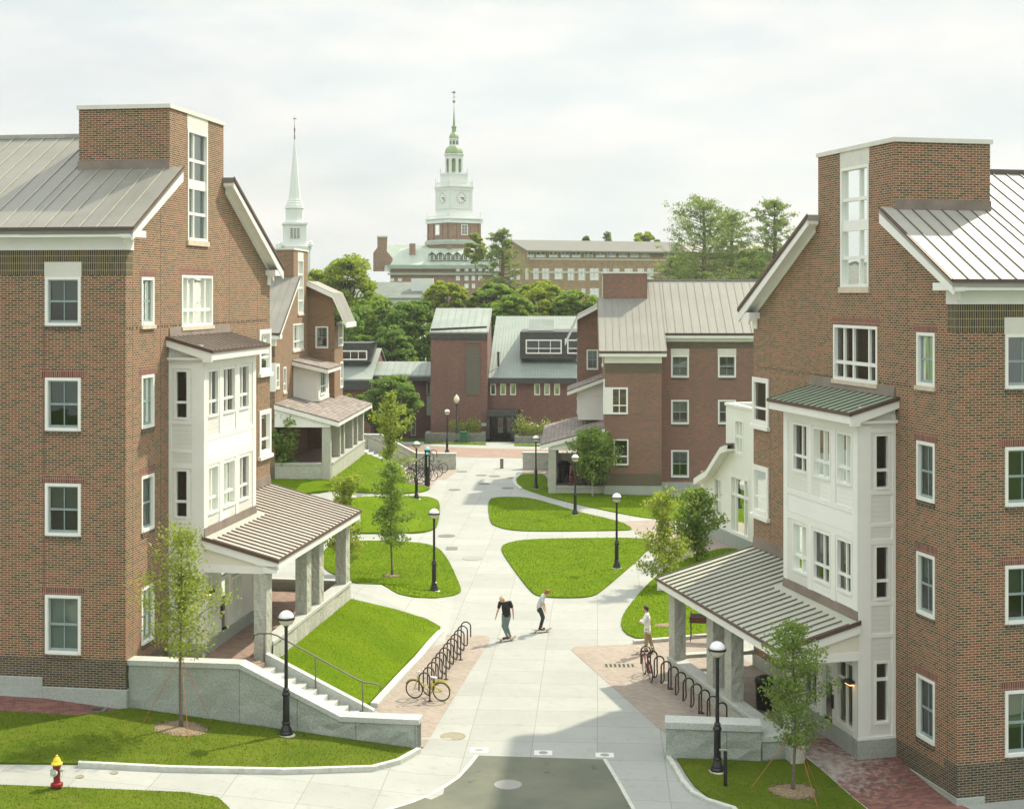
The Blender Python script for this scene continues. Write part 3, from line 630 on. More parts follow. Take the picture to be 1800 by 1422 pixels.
# ------------------------------------------------------------------ ground
def subdiv(poly,step):
    o=[]
    for i,p in enumerate(poly):
        q=poly[(i+1)%len(poly)]; n=max(1,int(math.hypot(q[0]-p[0],q[1]-p[1])/step))
        for k in range(n): o.append((p[0]+(q[0]-p[0])*k/n,p[1]+(q[1]-p[1])*k/n))
    return o
def smooth(poly,it=1):
    for _ in range(it):
        o=[]
        for i,p in enumerate(poly):
            q=poly[(i+1)%len(poly)]; o+=[(p[0]*.75+q[0]*.25,p[1]*.75+q[1]*.25),(p[0]*.25+q[0]*.75,p[1]*.25+q[1]*.75)]
        poly=o
    return poly
def inside(poly,x,y):
    c=False;n=len(poly);j=n-1
    for i in range(n):
        if (poly[i][1]>y)!=(poly[j][1]>y) and x<(poly[j][0]-poly[i][0])*(y-poly[i][1])/(poly[j][1]-poly[i][1])+poly[i][0]: c=not c
        j=i
    return c
def patch(name,poly,mat,off,hf=hgt,step=1.,skirt=.0,kind='structure',label=None,cat=None,group=None):
    poly=subdiv(poly,step); 
    xs=[p[0] for p in poly]; ys=[p[1] for p in poly]
    pts=list(poly); x=min(xs)+step*.5
    while x<max(xs):
        y=min(ys)+step*.5
        while y<max(ys):
            if inside(poly,x,y): pts.append((x+.01*math.sin(y*7),y+.01*math.sin(x*9)))
            y+=step
        x+=step
    n=len(poly)
    r=delaunay_2d_cdt([Vector(p) for p in pts],[(i,(i+1)%n) for i in range(n)],[list(range(n))],1,1e-5)
    V=[(p.x,p.y,hf(p.x,p.y)+off) for p in r[0]]; Fc=[list(f) for f in r[2]]
    if skirt:
        b=len(V); idx=list(range(b,b+n)); V+=[(p[0],p[1],hf(*p)+off) for p in poly]+[(p[0],p[1],hf(*p)+off-skirt) for p in poly]
        Fc+=[[b+i,b+(i+1)%n,b+n+(i+1)%n,b+n+i] for i in range(n)]
    me=bpy.data.meshes.new(name); me.from_pydata(V,[],Fc); me.materials.append(mat); me.update()
    bm=bmesh.new(); bm.from_mesh(me)
    for f in bm.faces:
        if f.normal.z<0: f.normal_flip()
    bm.to_mesh(me); bm.free()
    o=bpy.data.objects.new(name,me); COL.objects.link(o); meta(o,label,cat,group,kind); return o
def pxp(pts,hf=hgt): return [G(x,y,hf)[:2] for x,y in pts]
LAWNS=[]
def lawn(name,poly,mat='grass',hf=hgt,dens=200,bm='blade',bh=.05,bw=.016,off=.055):
    o=patch(name,poly,M[mat],off,hf,.7,.12)
    LAWNS.append((poly,hf,dens,bm,bh,bw,off)); return o
# base sheet out to the horizon
def base():
    V=[];Fc=[]
    xs=[-600,-300,-120,-60]+list(np.arange(-40,41,1.))+[60,120,300,600]; ys=[-60,0,15]+list(np.arange(25,135,1.))+[160,250,500,900]
    for y in ys:
        for x in xs: V.append((x,y,(hgt(x,y) if -41<x<41 and 24<y<135 else 0)-.22))
    n=len(xs)
    for j in range(len(ys)-1):
        for i in range(n-1): Fc.append((j*n+i,j*n+i+1,(j+1)*n+i+1,(j+1)*n+i))
    me=bpy.data.meshes.new('ground'); me.from_pydata(V,[],Fc); me.materials.append(M['ground_far']); o=bpy.data.objects.new('ground',me); COL.objects.link(o); meta(o,kind='structure')
base()
# concrete courtyard
wk=[(-22,30),(14,30),(14,36),(12,60),(17,80),(17,126),(-30,126),(-30,75),(-14,62),(-14,44),(-22,40)]
patch('courtyard_paving',wk,M['concrete'],0.)
uvw=lambda fr,l:[fr.w(u,v)[:2] for u,v in l]
# lawns
FLl=pxp([(-60,1257),(0,1252),(136,1260),(226,1247)])+uvw(FA,[(.1,.3),(.1,8.75)])+pxp([(733,1320),(700,1336),(655,1347),(500,1353),(300,1350),(138,1344),(0,1343),(-60,1342)])
lawn('lawn',FLl,'grass_front',dens=340,bm='blade_front',bh=.045,bw=.009)
lawn('lawn',pxp([(-60,1381),(0,1382),(182,1389),(325,1395),(383,1404),(403,1422),(420,1460),(-80,1470)]),'grass_front',dens=340,bm='blade_front',bh=.045,bw=.009)
lawn('lawn',pxp([(1190,1335),(1338,1341),(1412,1331),(1440,1352),(1521,1422),(1600,1500),(1350,1480),(1293,1422),(1250,1406),(1222,1384),(1206,1362)]),'grass_front',dens=340,bm='blade_front',bh=.045,bw=.009)
bankp=uvw(FA,[(3.28,3.3),(13.32,3.3),(14.5,4.74),(15.1,5.9),(14.8,6.5),(14.2,6.52),(9.,6.38),(4.1,6.3),(3.28,6.25)])
lawn('lawn',bankp,'grass',bank,dens=420,bh=.035,bw=.010)
I1=pxp([(568,968),(590,953),(613,952),(673,951),(730,954),(768,961),(786,981),(800,1010),(812,1038),(807,1044),(786,1050),(726,1050),(685,1041),(617,1020),(575,1006),(566,990)])
I2=pxp([(600,880),(636,877),(719,874),(756,875),(770,880),(774,892),(770,924),(761,933),(738,938),(650,939),(598,939),(592,915)])
I3=pxp([(440,875),(470,826),(575,829),(612,806),(642,786),(714,825),(703,842),(722,854),(757,858),(752,863),(737,867),(685,870),(582,873)])
I4=pxp([(857,881),(870,874.5),(923,874.5),(960,883),(1013,900),(1089,917),(1108,927),(1111,931),(1104,933),(938,935),(893,932),(873,926),(861,920)])
I5=pxp([(879,964),(889,956),(923,949),(1013,947),(1130,946),(1144,955),(1140,968),(1058,1040),(1040,1050),(995,1052),(949,1050),(932,1041),(892,987)])
I6=pxp([(906,845),(914,835),(930,834),(962,834),(962,861),(1064,870),(1210,873),(1330,905),(1290,935),(1202,915.5),(1149,913),(1089,903),(987,881),(922,861),(908,852)])
I7=pxp([(1083,1096),(1126,1040),(1165,1003),(1215,978),(1290,960),(1325,985),(1360,1040),(1330,1118),(1238,1117),(1116,1129)])
for q in (I1,I2,I3,I4,I5,I6,I7): lawn('lawn',smooth(q,2),'grass',hgt,off=.10 if q in (I2,I3) else .055,dens=180 if q in (I1,I4,I5,I7) else 70,bh=.04,bw=.018)
# brick paving
patch('brick_paving',pxp([(773,1114.5),(853,1117.4),(860,1120),(861,1127),(830,1175),(797.6,1227.7),(776,1262),(744,1313),(735,1314),(690,1262),(655,1245)]),M['paver_pink'],.008)
patch('brick_paving',pxp([(1003,1142),(1011,1136),(1119,1132),(1238,1119)])+uvw(FB,[(13.8,0),(4.0,.3),(3.5,.3)])+pxp([(1420,1338),(1338,1341),(1170,1290)]),M['paver_pink'],.008)
patch('brick_paving',uvw(FB,[(5.2,3.2),(5.2,0),(0.0,-.1),(-2.2,-.6),(-2.2,-6)])+pxp([(1900,1500),(1600,1500),(1521,1424),(1440,1354),(1413,1331)]),M['paver_red'],.014)
patch('brick_paving',pxp([(-80,1226),(0,1223),(120,1230),(222,1239),(240,1246),(226,1249),(136,1262),(0,1254),(-80,1258)]),M['paver_red'],.012)
patch('brick_paving',pxp([(714,824),(799,824.5),(806,826),(755,860),(722,855),(703,843)]),M['paver_pink'],.008)
patch('brick_paving',pxp([(918,825),(1000,825),(1000,833.5),(918,833)]),M['paver_pink'],.008)
patch('brick_paving',pxp([(1089,917),(1149,914),(1230,920),(1300,960),(1215,975),(1160,996),(1140,958),(1112,931)]),M['paver_pink'],.008)
patch('brick_street',pxp([(560,775),(712,782.4),(840,788),(1080,793),(1080,808),(840,804),(803,803),(560,796)]),M['paver_brown'],.01)
patch('asphalt_road',pxp([(838,1327.5),(1063,1334.5),(1085,1372),(1112,1422),(1150,1500),(560,1480),(600,1450),(682,1422),(722,1410),(754,1397),(782,1382),(805,1366),(826,1343)]),M['asphalt'],.006)
patch('street',[(-45,-55),(45,-55),(45,32),(-45,32)],M['asphalt'],-.12,step=4.)  # unseen asphalt sheet, added so the panes reflect grey ground
# kerbs
def kerb(name,pts,w,h,mat,label,hf=hgt,base=.15,joints=1.5):
    P=[Vector(p).to_2d() for p in pts]; V=[];Fc=[];cum=0
    Q=[P[0]]
    for a,b in zip(P,P[1:]):
        n=max(1,int((b-a).length/.6))
        for k in range(1,n+1): Q.append(a+(b-a)*k/n)
    for i,p in enumerate(Q):
        t=(Q[min(i+1,len(Q)-1)]-Q[max(i-1,0)]).normalized(); nn=Vector((-t.y,t.x)); z=hf(p.x,p.y)
        for s,zz in ((-1,-base),(-1,h-.015),(-.85,h),(.85,h),(1,h-.015),(1,-base)):
            q=p+nn*s*w/2; V.append((q.x,q.y,z+zz))
    for i in range(len(Q)-1):
        for k in range(5): Fc.append([i*6+k,i*6+k+1,i*6+7+k,i*6+6+k])
    Fc+= [list(range(6)),list(range(len(V)-6,len(V)))]
    m=MB(); m.v=V;m.f=Fc;m.mi=[0]*len(Fc);m.uv=[(0,0)]*sum(len(f) for f in Fc)
    o=m.build(name,M[mat],origin=(Q[0].x,Q[0].y,hf(Q[0].x,Q[0].y))); meta(o,label,'kerb'); return o
kerb('kerb',pxp([(138,1347),(300,1355),(500,1359),(655,1354),(700,1342),(736,1322)]),.15,.14,'kerb_stone','raised granite kerb curving round the front lawn beside the fire hydrant sidewalk')
kerb('kerb',pxp([(775,1114),(764,1125),(735,1160),(710,1186)])+uvw(FA,[(4.3,6.45)]),.26,.10,'kerb_stone','pale stone kerb between the steep lawn bank and the left bicycle racks',lambda x,y:.05)
kerb('kerb',pxp([(1175,1333),(1186,1350),(1200,1375),(1218,1396),(1245,1410),(1290,1424),(1345,1485)]),.14,.1,'kerb_stone','low curved kerb around the small shaded lawn at bottom right')
kerb('kerb',pxp([(1415,1331),(1440,1354),(1521,1423),(1600,1502)]),.12,.05,'kerb_stone','straight flush edging between the small lawn and the dark red brick walk')
kerb('kerb',pxp([(1114,1131),(1176,1126),(1238,1120),(1300,1120)]),.2,.13,'kerb_stone','white stone kerb running behind the iron grill and the walking skateboarder')
kerb('kerb',pxp([(914,834),(904,843),(906,852),(916,860)]),.25,.08,'kerb_stone','small curved kerb at the tip of the far right lawn')
kerb('kerb',pxp([(1063,1334),(1086,1372),(1114,1422),(1150,1490)]),.12,.012,'kerb_stone','flush stone edging along the right side of the asphalt patch')
kerb('kerb',pxp([(838,1327.5),(826,1343),(805,1366),(782,1382),(754,1397),(722,1410),(682,1422),(600,1450)]),.12,.012,'kerb_stone','flush curved edging along the left side of the asphalt patch')
# covers and plates in the paving
def disc(name,px,py,r,mat,label,cat,group=None,off=.012):
    x,y,z=G(px,py); m=MB(); m.lathe((x,y,z+off-.02),[(r,0),(r,.022),(r*.94,.024),(r*.9,.018),(0.001,.018)],24); return meta(m.build(name,M[mat],origin=(x,y,z)),label,cat,group)
disc('manhole_cover',796,1294,.38,'rust_cover','tan round manhole cover in the walk beside the left granite wall','manhole cover')
disc('manhole_cover',893,1379,.38,'plate_spot','pale round manhole cover in the middle of the asphalt','manhole cover')
disc('manhole_cover',785,942,.48,'iron_cover','grey round cover beside the lamp on the left walk','manhole cover')
disc('manhole_cover',830,981.5,.5,'plate_spot','faint pale round cover at the centre of the main walk','manhole cover')
for i,(x,y) in enumerate(((799,861),(851,850.5),(812,829),(846,835.5),(869,837),(902,840),(892,858))): disc('manhole_cover',x,y,.42,'iron_cover','small dark cover seen nearly edge-on in the far part of the walk','manhole cover','dark covers in the far part of the walk')
def rplate(name,px,py,w,l,mat,label,cat,group=None,rot=0.,off=.012,extra=None):
    x,y,z=G(px,py); f=Fr((x,y),(math.cos(rot),math.sin(rot)),(-math.sin(rot),math.cos(rot)))
    m=MB(); m.box(f,-w/2,w/2,-l/2,l/2,z-.02,z+off); o=m.build(name,M[mat],origin=(x,y,z)); meta(o,label,cat,group)
    if extra: extra(o,f,z+off)
    return o
rplate('drain_cover',794,964,.6,.9,'iron_cover','grey rectangular cover in the walk below the round cover','drain cover')
def spot(o,f,z):
    m=MB(); c=f.w(0,0,z-.01); m.lathe(c,[(.13,0),(.13,.014),(0.001,.015)],20); m.build('centre_disc',M['plate_spot'],o)
for px,py,l in ((842,1318.5,'white stone paver with a round disc, left of three by the asphalt edge'),(955,1323,'white stone paver with a round disc, middle of three by the asphalt edge'),(1063,1327,'white stone paver with a round disc, right of three by the asphalt edge')):
    rplate('light_paver',px,py,.52,.40,'plate_white',l,'paver','pavers with round discs',-.03,extra=spot)
def grate(o,f,z):
    for k in range(7):
        m=MB(); m.box(f,-.5+k*.155,-.43+k*.155,-.2,.2,z-.01,z+.006); m.build('slot',M['black_metal'],o)
rplate('drain_grate',1089,1170,1.15,.5,'rust_cover','slotted drain grate set in the pink brick paving','drain grate',extra=grate)
def tray(o,f,z):
    m=MB(); m.box(f,-.2,.2,-.14,.14,z,z+.01); m.build('slot',M['black_metal'],o)
rplate('drain_grate',168,1247,.6,.4,'iron_cover','small dark drain grate in the brick strip under the left dormitory','drain grate',extra=tray)
for x,y,l in ((140,1365,'small rusty valve cover in the sidewalk right of the hydrant'),(200,1358,'rusty valve cover in the sidewalk at the kerb')): disc('valve_cover',x,y,.11,'rust_cover',l,'valve cover')

# ------------------------------------------------------------------ granite walls, stairs, rails
def facet_wall(mb,fr,u,pts,zb,am=.045,d=.5,nz=5):
    """rough split face on plane u, top line pts [(v,z)], bottom function zb"""
    vs=[]; 
    for (a,za),(b,zb_) in zip(pts,pts[1:]):
        n=max(1,int((b-a)/.28))
        for k in range(n): vs.append((a+(b-a)*k/n,za+(zb_-za)*k/n))
    vs.append(pts[-1]); V=[]
    for j in range(nz+1):
        for v,z in vs:
            b=zb(v); t=j/nz; V.append((u+(random.uniform(-am,am) if 0<j<nz else 0),v+random.uniform(-.03,.03),b+(z-b)*t))
    n=len(vs); mb.add(fr,V,[(j*n+i,j*n+i+1,(j+1)*n+i+1,(j+1)*n+i) for j in range(nz) for i in range(n-1)])
topl=[(.02,2.34),(3.46,2.36),(6.5,.96),(8.78,.96)]
W1=MB(); 
W1.prism(FA,[(.02,-.2)]+[(v,z-.15) for v,z in topl]+[(8.78,-.2)],'u',.17,.58); facet_wall(W1,FA,.12,[(v,z-.15) for v,z in topl],lambda v:.5-.09*v,.03)
W1.quad(FA,(.12,8.78,-.2),(.58,8.78,-.2),(.58,8.78,.81),(.12,8.78,.81))
root=W1.build('retaining_wall',M['granite_rough'],origin=FA.w(.3,4,.5)); meta(root,'long grey granite wall with white cap sloping down beside the front stairs','retaining wall')
c=MB(); tl=[(v,z) for v,z in topl]; tl[0]=(0.0,2.34); tl[-1]=(8.82,.96); c.prism(FA,tl+[(v,z-.145) for v,z in reversed(tl)],'u',.08,.62); c.build('cap',M['granite_cap'],root)
# stairs by the left porch
st=MB(); n=10
for i in range(n): 
    z=1.70-.155*(i+1); v0=3.32+.335*i; st.box(FA,.585,2.98,v0,v0+.34,-.1,z)
root=st.build('stairs',M['granite_cap'],origin=FA.w(1.8,5,.5)); meta(root,'white stone stairs between the sloping granite wall and the steep lawn','stairs')
ck=MB(); pr=[(3.3,1.93),(6.75,.30)]; ck.prism(FA,[(3.3,-.1)]+pr+[(6.75,-.1)],'u',2.985,3.22); ck.build('cheek_wall',M['granite_cap'],root)
def rail(fr,pts,posts,r,label,name='handrail',mat='rail_metal'):
    m=MB(); m.tube([fr.w(*p) for p in pts],r,8); o=m.build('handrail',M[mat],origin=fr.w(*pts[0]),smooth=True); meta(o,label,'handrail')
    for a,b in posts: q=MB(); q.tube([fr.w(*a),fr.w(*b)],r*.9,8); q.build('post',M[mat],o,smooth=True)
    return o
rail(FA,[(2.85,2.95,2.40),(2.85,2.98,2.52),(2.85,3.1,2.58),(2.85,3.5,2.60),(2.85,3.7,2.55),(2.85,6.3,1.27),(2.85,6.5,1.20),(2.85,6.9,1.17),(2.85,7.0,1.10),(2.85,7.0,1.0)],
     [((2.85,3.3,1.7),(2.85,3.3,2.59)),((2.85,4.95,.95),(2.85,4.95,1.93)),((2.85,6.45,.1),(2.85,6.45,1.21))],.025,'bent metal handrail running down the front stairs')
# low wall near right dormitory
def seg_wall(name,pa,pb,z0,z1,th,label,mat='granite_rough',cap='granite_cap',caph=.15,ov=.04,cat='granite wall',dz=0.):
    a=Vector(pa[:2]);b=Vector(pb[:2]);d=(b-a); L=d.length; d/=L; nrm=Vector((-d.y,d.x)); f=Fr((a.x,a.y),(d.x,d.y),(nrm.x,nrm.y))
    m=MB(); m.box(f,0,L,.05,th,z0,z1-caph); 
    g=Fr(f.o,f.v,f.u); facet_wall(m,g,.03,[(0,z1-caph),(L,z1-caph)],lambda v:z0,.03)
    o=m.build(name,M[mat],origin=(a.x,a.y,z0)); meta(o,label,cat)
    m=MB(); m.box(f,-ov,L+ov,-.02,th+ov,z1-caph,z1); m.build('cap',M[cap],o,bevel=.012); return o
pa,pb=G(1171,1334),G(1337,1341)
seg_wall('granite_wall',pa,pb,-.4,1.06,.62,'thick low granite wall behind the lamp post at the right bike racks',caph=.2)
pc=G(1416,1338); 
seg_wall('granite_wall',(pb[0]+.06,pb[1]+.12),pc,-.4,.72,.4,'lower granite step wall right of the thick wall at the right porch',caph=.17)
# far walls
a,b=G(731,824.5),G(801,825); seg_wall('granite_wall',a,b,-.2,1.2,.5,'far left granite wall with pale cap behind the black bicycles',mat='granite_split',caph=.14)
f2=MB(); D0=a[1]; 
fw=Fr((a[0],a[1]),(-1,0),(0,1)); 
pf=[(0,1.2),(2.6,2.6),(4.6,2.62)]
f2.prism(fw,[(0,-.2)]+[(u,z-.14) for u,z in pf]+[(4.6,-.2)],'v',.02,.48); o=f2.build('sloping_wall',M['granite_split'],origin=a); meta(o,'far left granite wall sloping up beside the second flight of stairs','retaining wall')
f3=MB(); f3.prism(fw,[(u,z) for u,z in pf]+[(u,z-.138) for u,z in reversed(pf)],'v',-.03,.53); f3.build('cap',M['granite_cap'],o)
st=MB()
for i in range(9): st.box(fw,.55+i*.36,5.0,-2.3,.0,-.1,.17*(i+1))
o=st.build('stairs',M['granite_cap'],origin=a); meta(o,'far flight of white stone stairs climbing left behind the second lawn bank','stairs')
rail(fw,[(.1,-.4,.95),(.5,-.4,1.0),(3.6,-.4,2.5),(4.2,-.4,2.5)],[((.5,-.4,0),(.5,-.4,1.0)),((2.1,-.4,.7),(2.1,-.4,1.77)),((3.6,-.4,1.4),(3.6,-.4,2.5))],.03,'thin metal handrail of the far stairs')
a,b=G(919,824.5),G(1022,825); seg_wall('granite_wall',a,b,-.2,1.25,.5,'far right granite wall with pale cap behind the lamp',mat='granite_split',caph=.14)

# ------------------------------------------------------------------ the two smaller halls beyond
def hall(name,label,fr,c):
    root=empty(name,fr.w(0,0,0),label,'dormitory building'); C=fr.side(0)
    TU0,TU1=5.68,10.5; zt=14.54; WV=1.8; UE=13.9; LV=-20; EA=8.62; PV=-3.7; RU=2.0
    zr=lambda u: 9.42+(u+.4)*.555 if u<8 else 14.08-(u-8)*.6133
    side=[];front=[];rec=[];wf=[];ws=[]; F0=fr.front(0); F2=fr.front(RU); FW=fr.front(TU1); SW=fr.side(WV)
    # windows from the right hall's front
    if c['d']:
        f_=lambda px,py:F0.atv(px,py)
        window(root,F0,f_(1078.4,800)[0],f_(1104.8,800)[0],f_(1090,817.6)[1],f_(1090,772)[1],(1,),(.32,.68),'grid',holes=front,sill='brick')
        g_=lambda px,py:F2.atv(px,py)
        for x0,x1 in ((1179.6,1211),(1262,1293.8)):
            for i,(a,b) in enumerate(((624.7,663.7),(703,745.6),(791,839))):
                window(root,F2,g_(x0,700)[0],g_(x1,700)[0],g_(x0,b)[1],g_(x0,a)[1],holes=rec,blind=(.45,.5,.4)[i],lintel='stone' if i==0 else None,sill='brick',casing=.1)
        q=F0.atv(1063.4,728),F0.atv(1102,681)
        window(root,fr.front(-.06),-1.5,-.02,q[0][1],q[1][1],(.36,.64),(.3,.7),'grid',casing=.12,setb=.05)
        m=MB(); m.box(fr,-.1,-.065,-.52,-.02,q[0][1],q[1][1]); m.box(fr,-.05,1.0,-.02,.1,q[0][1],q[1][1]); m.build('corner_frame',M['white_paint'],root)
    s_=C.atv; tz=FC.side(0); p_=lambda px,py:tz.atv(px,py)
    for (x0,x1,a,b,cs,rs,kd) in ((497.7,503,646,690,(1,),(.3,.7),'grid'),(514.8,533.3,570,617,(.2,.36,.22,.22),(.3,.7),'grid')):
        window(root,C,p_(x0,a)[0],p_(x1,a)[0],p_(x0,b)[1],p_(x0,a)[1],cs,rs,kd,holes=side,lintel=None,sill='stone')
    tw=[]
    window(root,C,p_(523.4,a)[0],p_(533.3,a)[0],p_(523.4,552)[1],p_(523.4,456.5)[1],(.34,.66),(.23,.25,.26,.26),'grid',holes=tw,mull=.1,sill='stone')
    m=MB(); m.box(C,p_(523.4,a)[0],p_(533.3,a)[0],-.05,.012,p_(523.4,456.5)[1],zt-.1); m.build('lintel',M['trim_stone'],root)
    ow=p_(487,684)[1],p_(487,640)[1]
    window(root,fr.side(.07),.05,1.0,ow[0],ow[1],(1,),(.3,.7),'grid',casing=.15,setb=.06)
    if not c['d']:
        m=MB(); m.box(fr,-.15,-.06,-1.1,.08,ow[0]-.1,ow[1]+.1); m.build('corner_panel',M['white_paint'],root)
    # wing windows
    if c['d']: w0=FW.atv(1031,650)[0]; w1=FW.atv(1051.6,650)[0]; wz=(FW.atv(1040,650)[1],FW.atv(1040,614.5)[1])
    else: w0=FW.atv(554.4,612)[0]; w1=FW.atv(577,612)[0]; wz=(FW.atv(560,612.4)[1],FW.atv(560,573.7)[1])
    window(root,FW,w0,w1,wz[0],wz[1],holes=wf,blind=.4)
    cw=FC.side(WV).atv
    for x0,x1,a,b in ((594.6,603.9,567,610),(597.7,603.9,636.5,683)):
        window(root,SW,cw(x0,a)[0],min(cw(x1,a)[0],UE+.1),cw(x0,b)[1],cw(x0,a)[1],(.5,.5),(.32,.68),'grid',holes=ws,casing=.13)
    m=MB()
    wallgrid(m,C,0,TU1,.3,EA,side)
    m.add(C,[(0,0,EA),(TU0,0,EA),(TU0,0,zr(TU0)-.1),(0,0,zr(0)-.1)],[(0,1,2,3)]); wallgrid(m,C,TU0,TU1,EA,zt,tw+side)
    wallgrid(m,F0,PV,0,.6,EA+.5,front); wallgrid(m,F2,LV,PV,.6,9.95,rec); m.quad(fr,(0,PV,.6),(RU,PV,.6),(RU,PV,10),(0,PV,9.2))
    wallgrid(m,FW,0,WV,.3,9.6,wf); 
    zw0,zw1,zw2=c['wr']
    m.add(FW,[(0,0,9.6),(WV,0,9.6),(WV,0,zw1-.2),(0,0,zw0-.2)],[(0,1,2,3)])
    wallgrid(m,SW,TU1,UE,.3,9.6,ws); m.quad(fr,(UE,WV,0),(UE,LV,0),(UE,LV,10),(UE,WV,9.6)); m.quad(fr,(RU,LV,0),(UE,LV,0),(UE,LV,10),(8,LV,13.8),(RU,LV,10))
    m.build('wall',M['brick_hall' if c['d'] else 'brick'],root)
    q=MB(); q.box(fr,RU+.7,UE-.6,LV+.5,-.7,0,9.3); q.build('room_shade_core',M['room_dark'],root); q=MB(); q.box(fr,.7,RU+.6,PV+.5,-.7,.5,9.0); q.build('room_shade_core',M['room_dark'],root)  # dark blocks whose colour stands for the shade of the hall rooms
    t=MB(); tv=-3.05
    t.quad(fr,(TU0,0,11),(TU0,tv,11),(TU0,tv,zt),(TU0,0,zt)); t.quad(fr,(TU0,tv,11),(TU1,tv,11),(TU1,tv,zt),(TU0,tv,zt)); t.quad(fr,(TU1,tv,9),(TU1,0,9),(TU1,0,zt),(TU1,tv,zt)); t.quad(fr,(TU0,0,zt),(TU1,0,zt),(TU1,tv,zt),(TU0,tv,zt))
    tt=t.build('stair_tower',M['brick_hall' if c['d'] else 'brick'],root); t=MB(); t.box(fr,TU0-.06,TU1+.06,tv-.06,.06,zt,zt+.12); t.build('coping',M['trim_stone'],tt)
    b=MB(); b.box(fr,-.05,0,PV,.05,-.6,.6); b.box(fr,RU-.05,RU,LV,PV,-.6,.6); b.box(fr,0,UE,0,.05,-.6,.5); b.build('granite_base',M['granite'],root)
    for q_ in ((-.006,0,PV,.006,7.95,EA-.003),(RU-.006,RU,LV,PV,9.5,9.95),(-.004,0,PV,.0,.6,1.4)): b=MB(); b.box(fr,*q_); b.build('dark_course',M['brick_dark'],root)
    # roof
    P1=[(-.42,9.40),(8,14.08),(UE+.1,10.4)]; r=MB()
    P2=[(RU-.42,zr(RU-.42))]+P1[1:]
    r.prism(fr,P1+[(u,z-.16) for u,z in reversed(P1)],'v',PV-.32,-3.05); [r.prism(fr,q_+[(u,z-.16) for u,z in reversed(q_)],'v',-3.05,-.01) for q_ in ([P1[0],(TU0,zr(TU0))],[(TU1,zr(TU1)),P1[2]])]; r.prism(fr,P2+[(u,z-.16) for u,z in reversed(P2)],'v',LV,PV-.32)
    f=[P1[0],(TU0+.15,zr(TU0+.15))]; r.prism(fr,f+[(u,z-.16) for u,z in reversed(f)],'v',-.01,.40)
    r.cur=1; ribs(r,fr,P1[:2],'v',PV-.3,-3.2,.44,.03,.03); ribs(r,fr,[P1[0],(TU0-.02,zr(TU0)-.01)],'v',-2.9,.38,.44,.03,.03); ribs(r,fr,P2[:2],'v',LV+.2,PV-.5,.55,.03,.04); r.box(fr,7.9,8.1,LV,tv,14.05,14.16)
    r.cur=2; r.box(fr,-.48,-.41,PV-.32,.4,9.33,9.42); r.box(fr,RU-.48,RU-.41,LV,PV-.32,P2[0][1]-.07,P2[0][1]+.02); r.prism(fr,[(q[0],q[1]-.05) for q in f]+[(q[0],q[1]+.03) for q in reversed(f)],'v',.4,.43)
    # wing roof, bent slope
    wp=[(0.,zw0),(WV-.05,zw1),(WV+.85,zw2)]; r.cur=0; 
    r.prism(fr,wp+[(v,z-.12) for v,z in reversed(wp)],'u',TU1-.5,UE+.3)
    r.build('roof',[M[c['roof']],M['seam_pale'],M['gutter']],root)
    k=MB(); k.box(fr,-.42,-.0,PV-.3,.38,9.05,9.30); k.box(fr,0,.35,0,.38,9.05,9.30); k.box(fr,-.03,0,PV,.03,EA,9.05); k.box(fr,0,.35,0,.03,EA,9.05)
    z2=P2[0][1]; k.box(fr,RU-.42,RU,LV,PV-.3,z2-.32,z2-.1); k.box(fr,RU-.03,RU,LV,PV-.3,9.95,z2-.32)
    k.prism(fr,[(q[0],q[1]-.36) for q in f]+[(q[0],q[1]-.1) for q in reversed(f)],'v',.34,.40)
    k.build('cornice',M['white_paint'],root); k=MB()
    k.prism(fr,[(v,z-.34) for v,z in wp]+[(v,z-.05) for v,z in reversed(wp)],'u',TU1-.56,TU1-.50)
    k.prism(fr,[(v,z-.34) for v,z in wp]+[(v,z-.26) for v,z in reversed(wp)],'u',TU1-.5,TU1-.0); k.box(fr,TU1-.5,UE+.3,WV+.84,WV+.9,zw2-.34,zw2)
    k.build('wing_bargeboard',M['white_paint'],root)
    # bay
    bw=c['bayw']; z0,z1=c['bayz']; u0,u1=5.6,9.6; m=MB(); m.box(fr,u0,u1,0,bw,z0,z1); bb=m.build('bay',M['siding_fine'],root)
    m=MB()
    for a,b2 in ((0,.12),(bw-.14,bw+.02)): m.box(fr,u0-.03,u0,a,b2,z0,z1)
    m.box(fr,u0-.028,u0,.12,bw-.14,z1-.35,z1); m.box(fr,u0-.028,u0,.12,bw-.14,z0,z0+.12); m.box(fr,u0-.03,u1,bw,bw+.03,z0,z0+.25); m.box(fr,u0-.03,u0+.5,bw,bw+.03,z0,z1); m.build('trim',M['white_paint'],bb)
    window(root,fr.side(bw+.05),u0+.6,u0+2.6,z0+.35,z1-.15,(.5,.5),(.32,.68),'grid',setb=.04)
    rz=c['bayr']; m=MB(); pf=[(0,rz[0]),(bw+.75,rz[1])]; m.prism(fr,pf+[(v,z-.1) for v,z in reversed(pf)],'u',u0-.5,u1+.6); rr=m.build('bay_roof',M['shingle'],root)
    m=MB(); m.prism(fr,[(v,z-.33) for v,z in pf]+[(v,z-.09) for v,z in reversed(pf)],'u',u0-.5,u0-.42); m.box(fr,u0-.42,u1+.5,bw+.65,bw+.73,rz[1]-.30,rz[1]-.06); m.prism(fr,[(0,z1),(bw,z1),(bw,rz[1]+.1),(0,rz[0]-.1)],'u',u0-.02,u1); m.build('fascia',M['white_paint'],rr)
    # porch
    pu0,ve,ze,zw,fz,cz=c['porch']; pu1=13.6; pf=[(0,zw),(ve,ze)]; m=MB(); m.prism(fr,pf+[(v,z-.1) for v,z in reversed(pf)],'u',pu0,pu1); rr=m.build('porch_roof',M['shingle'],root)
    m=MB()
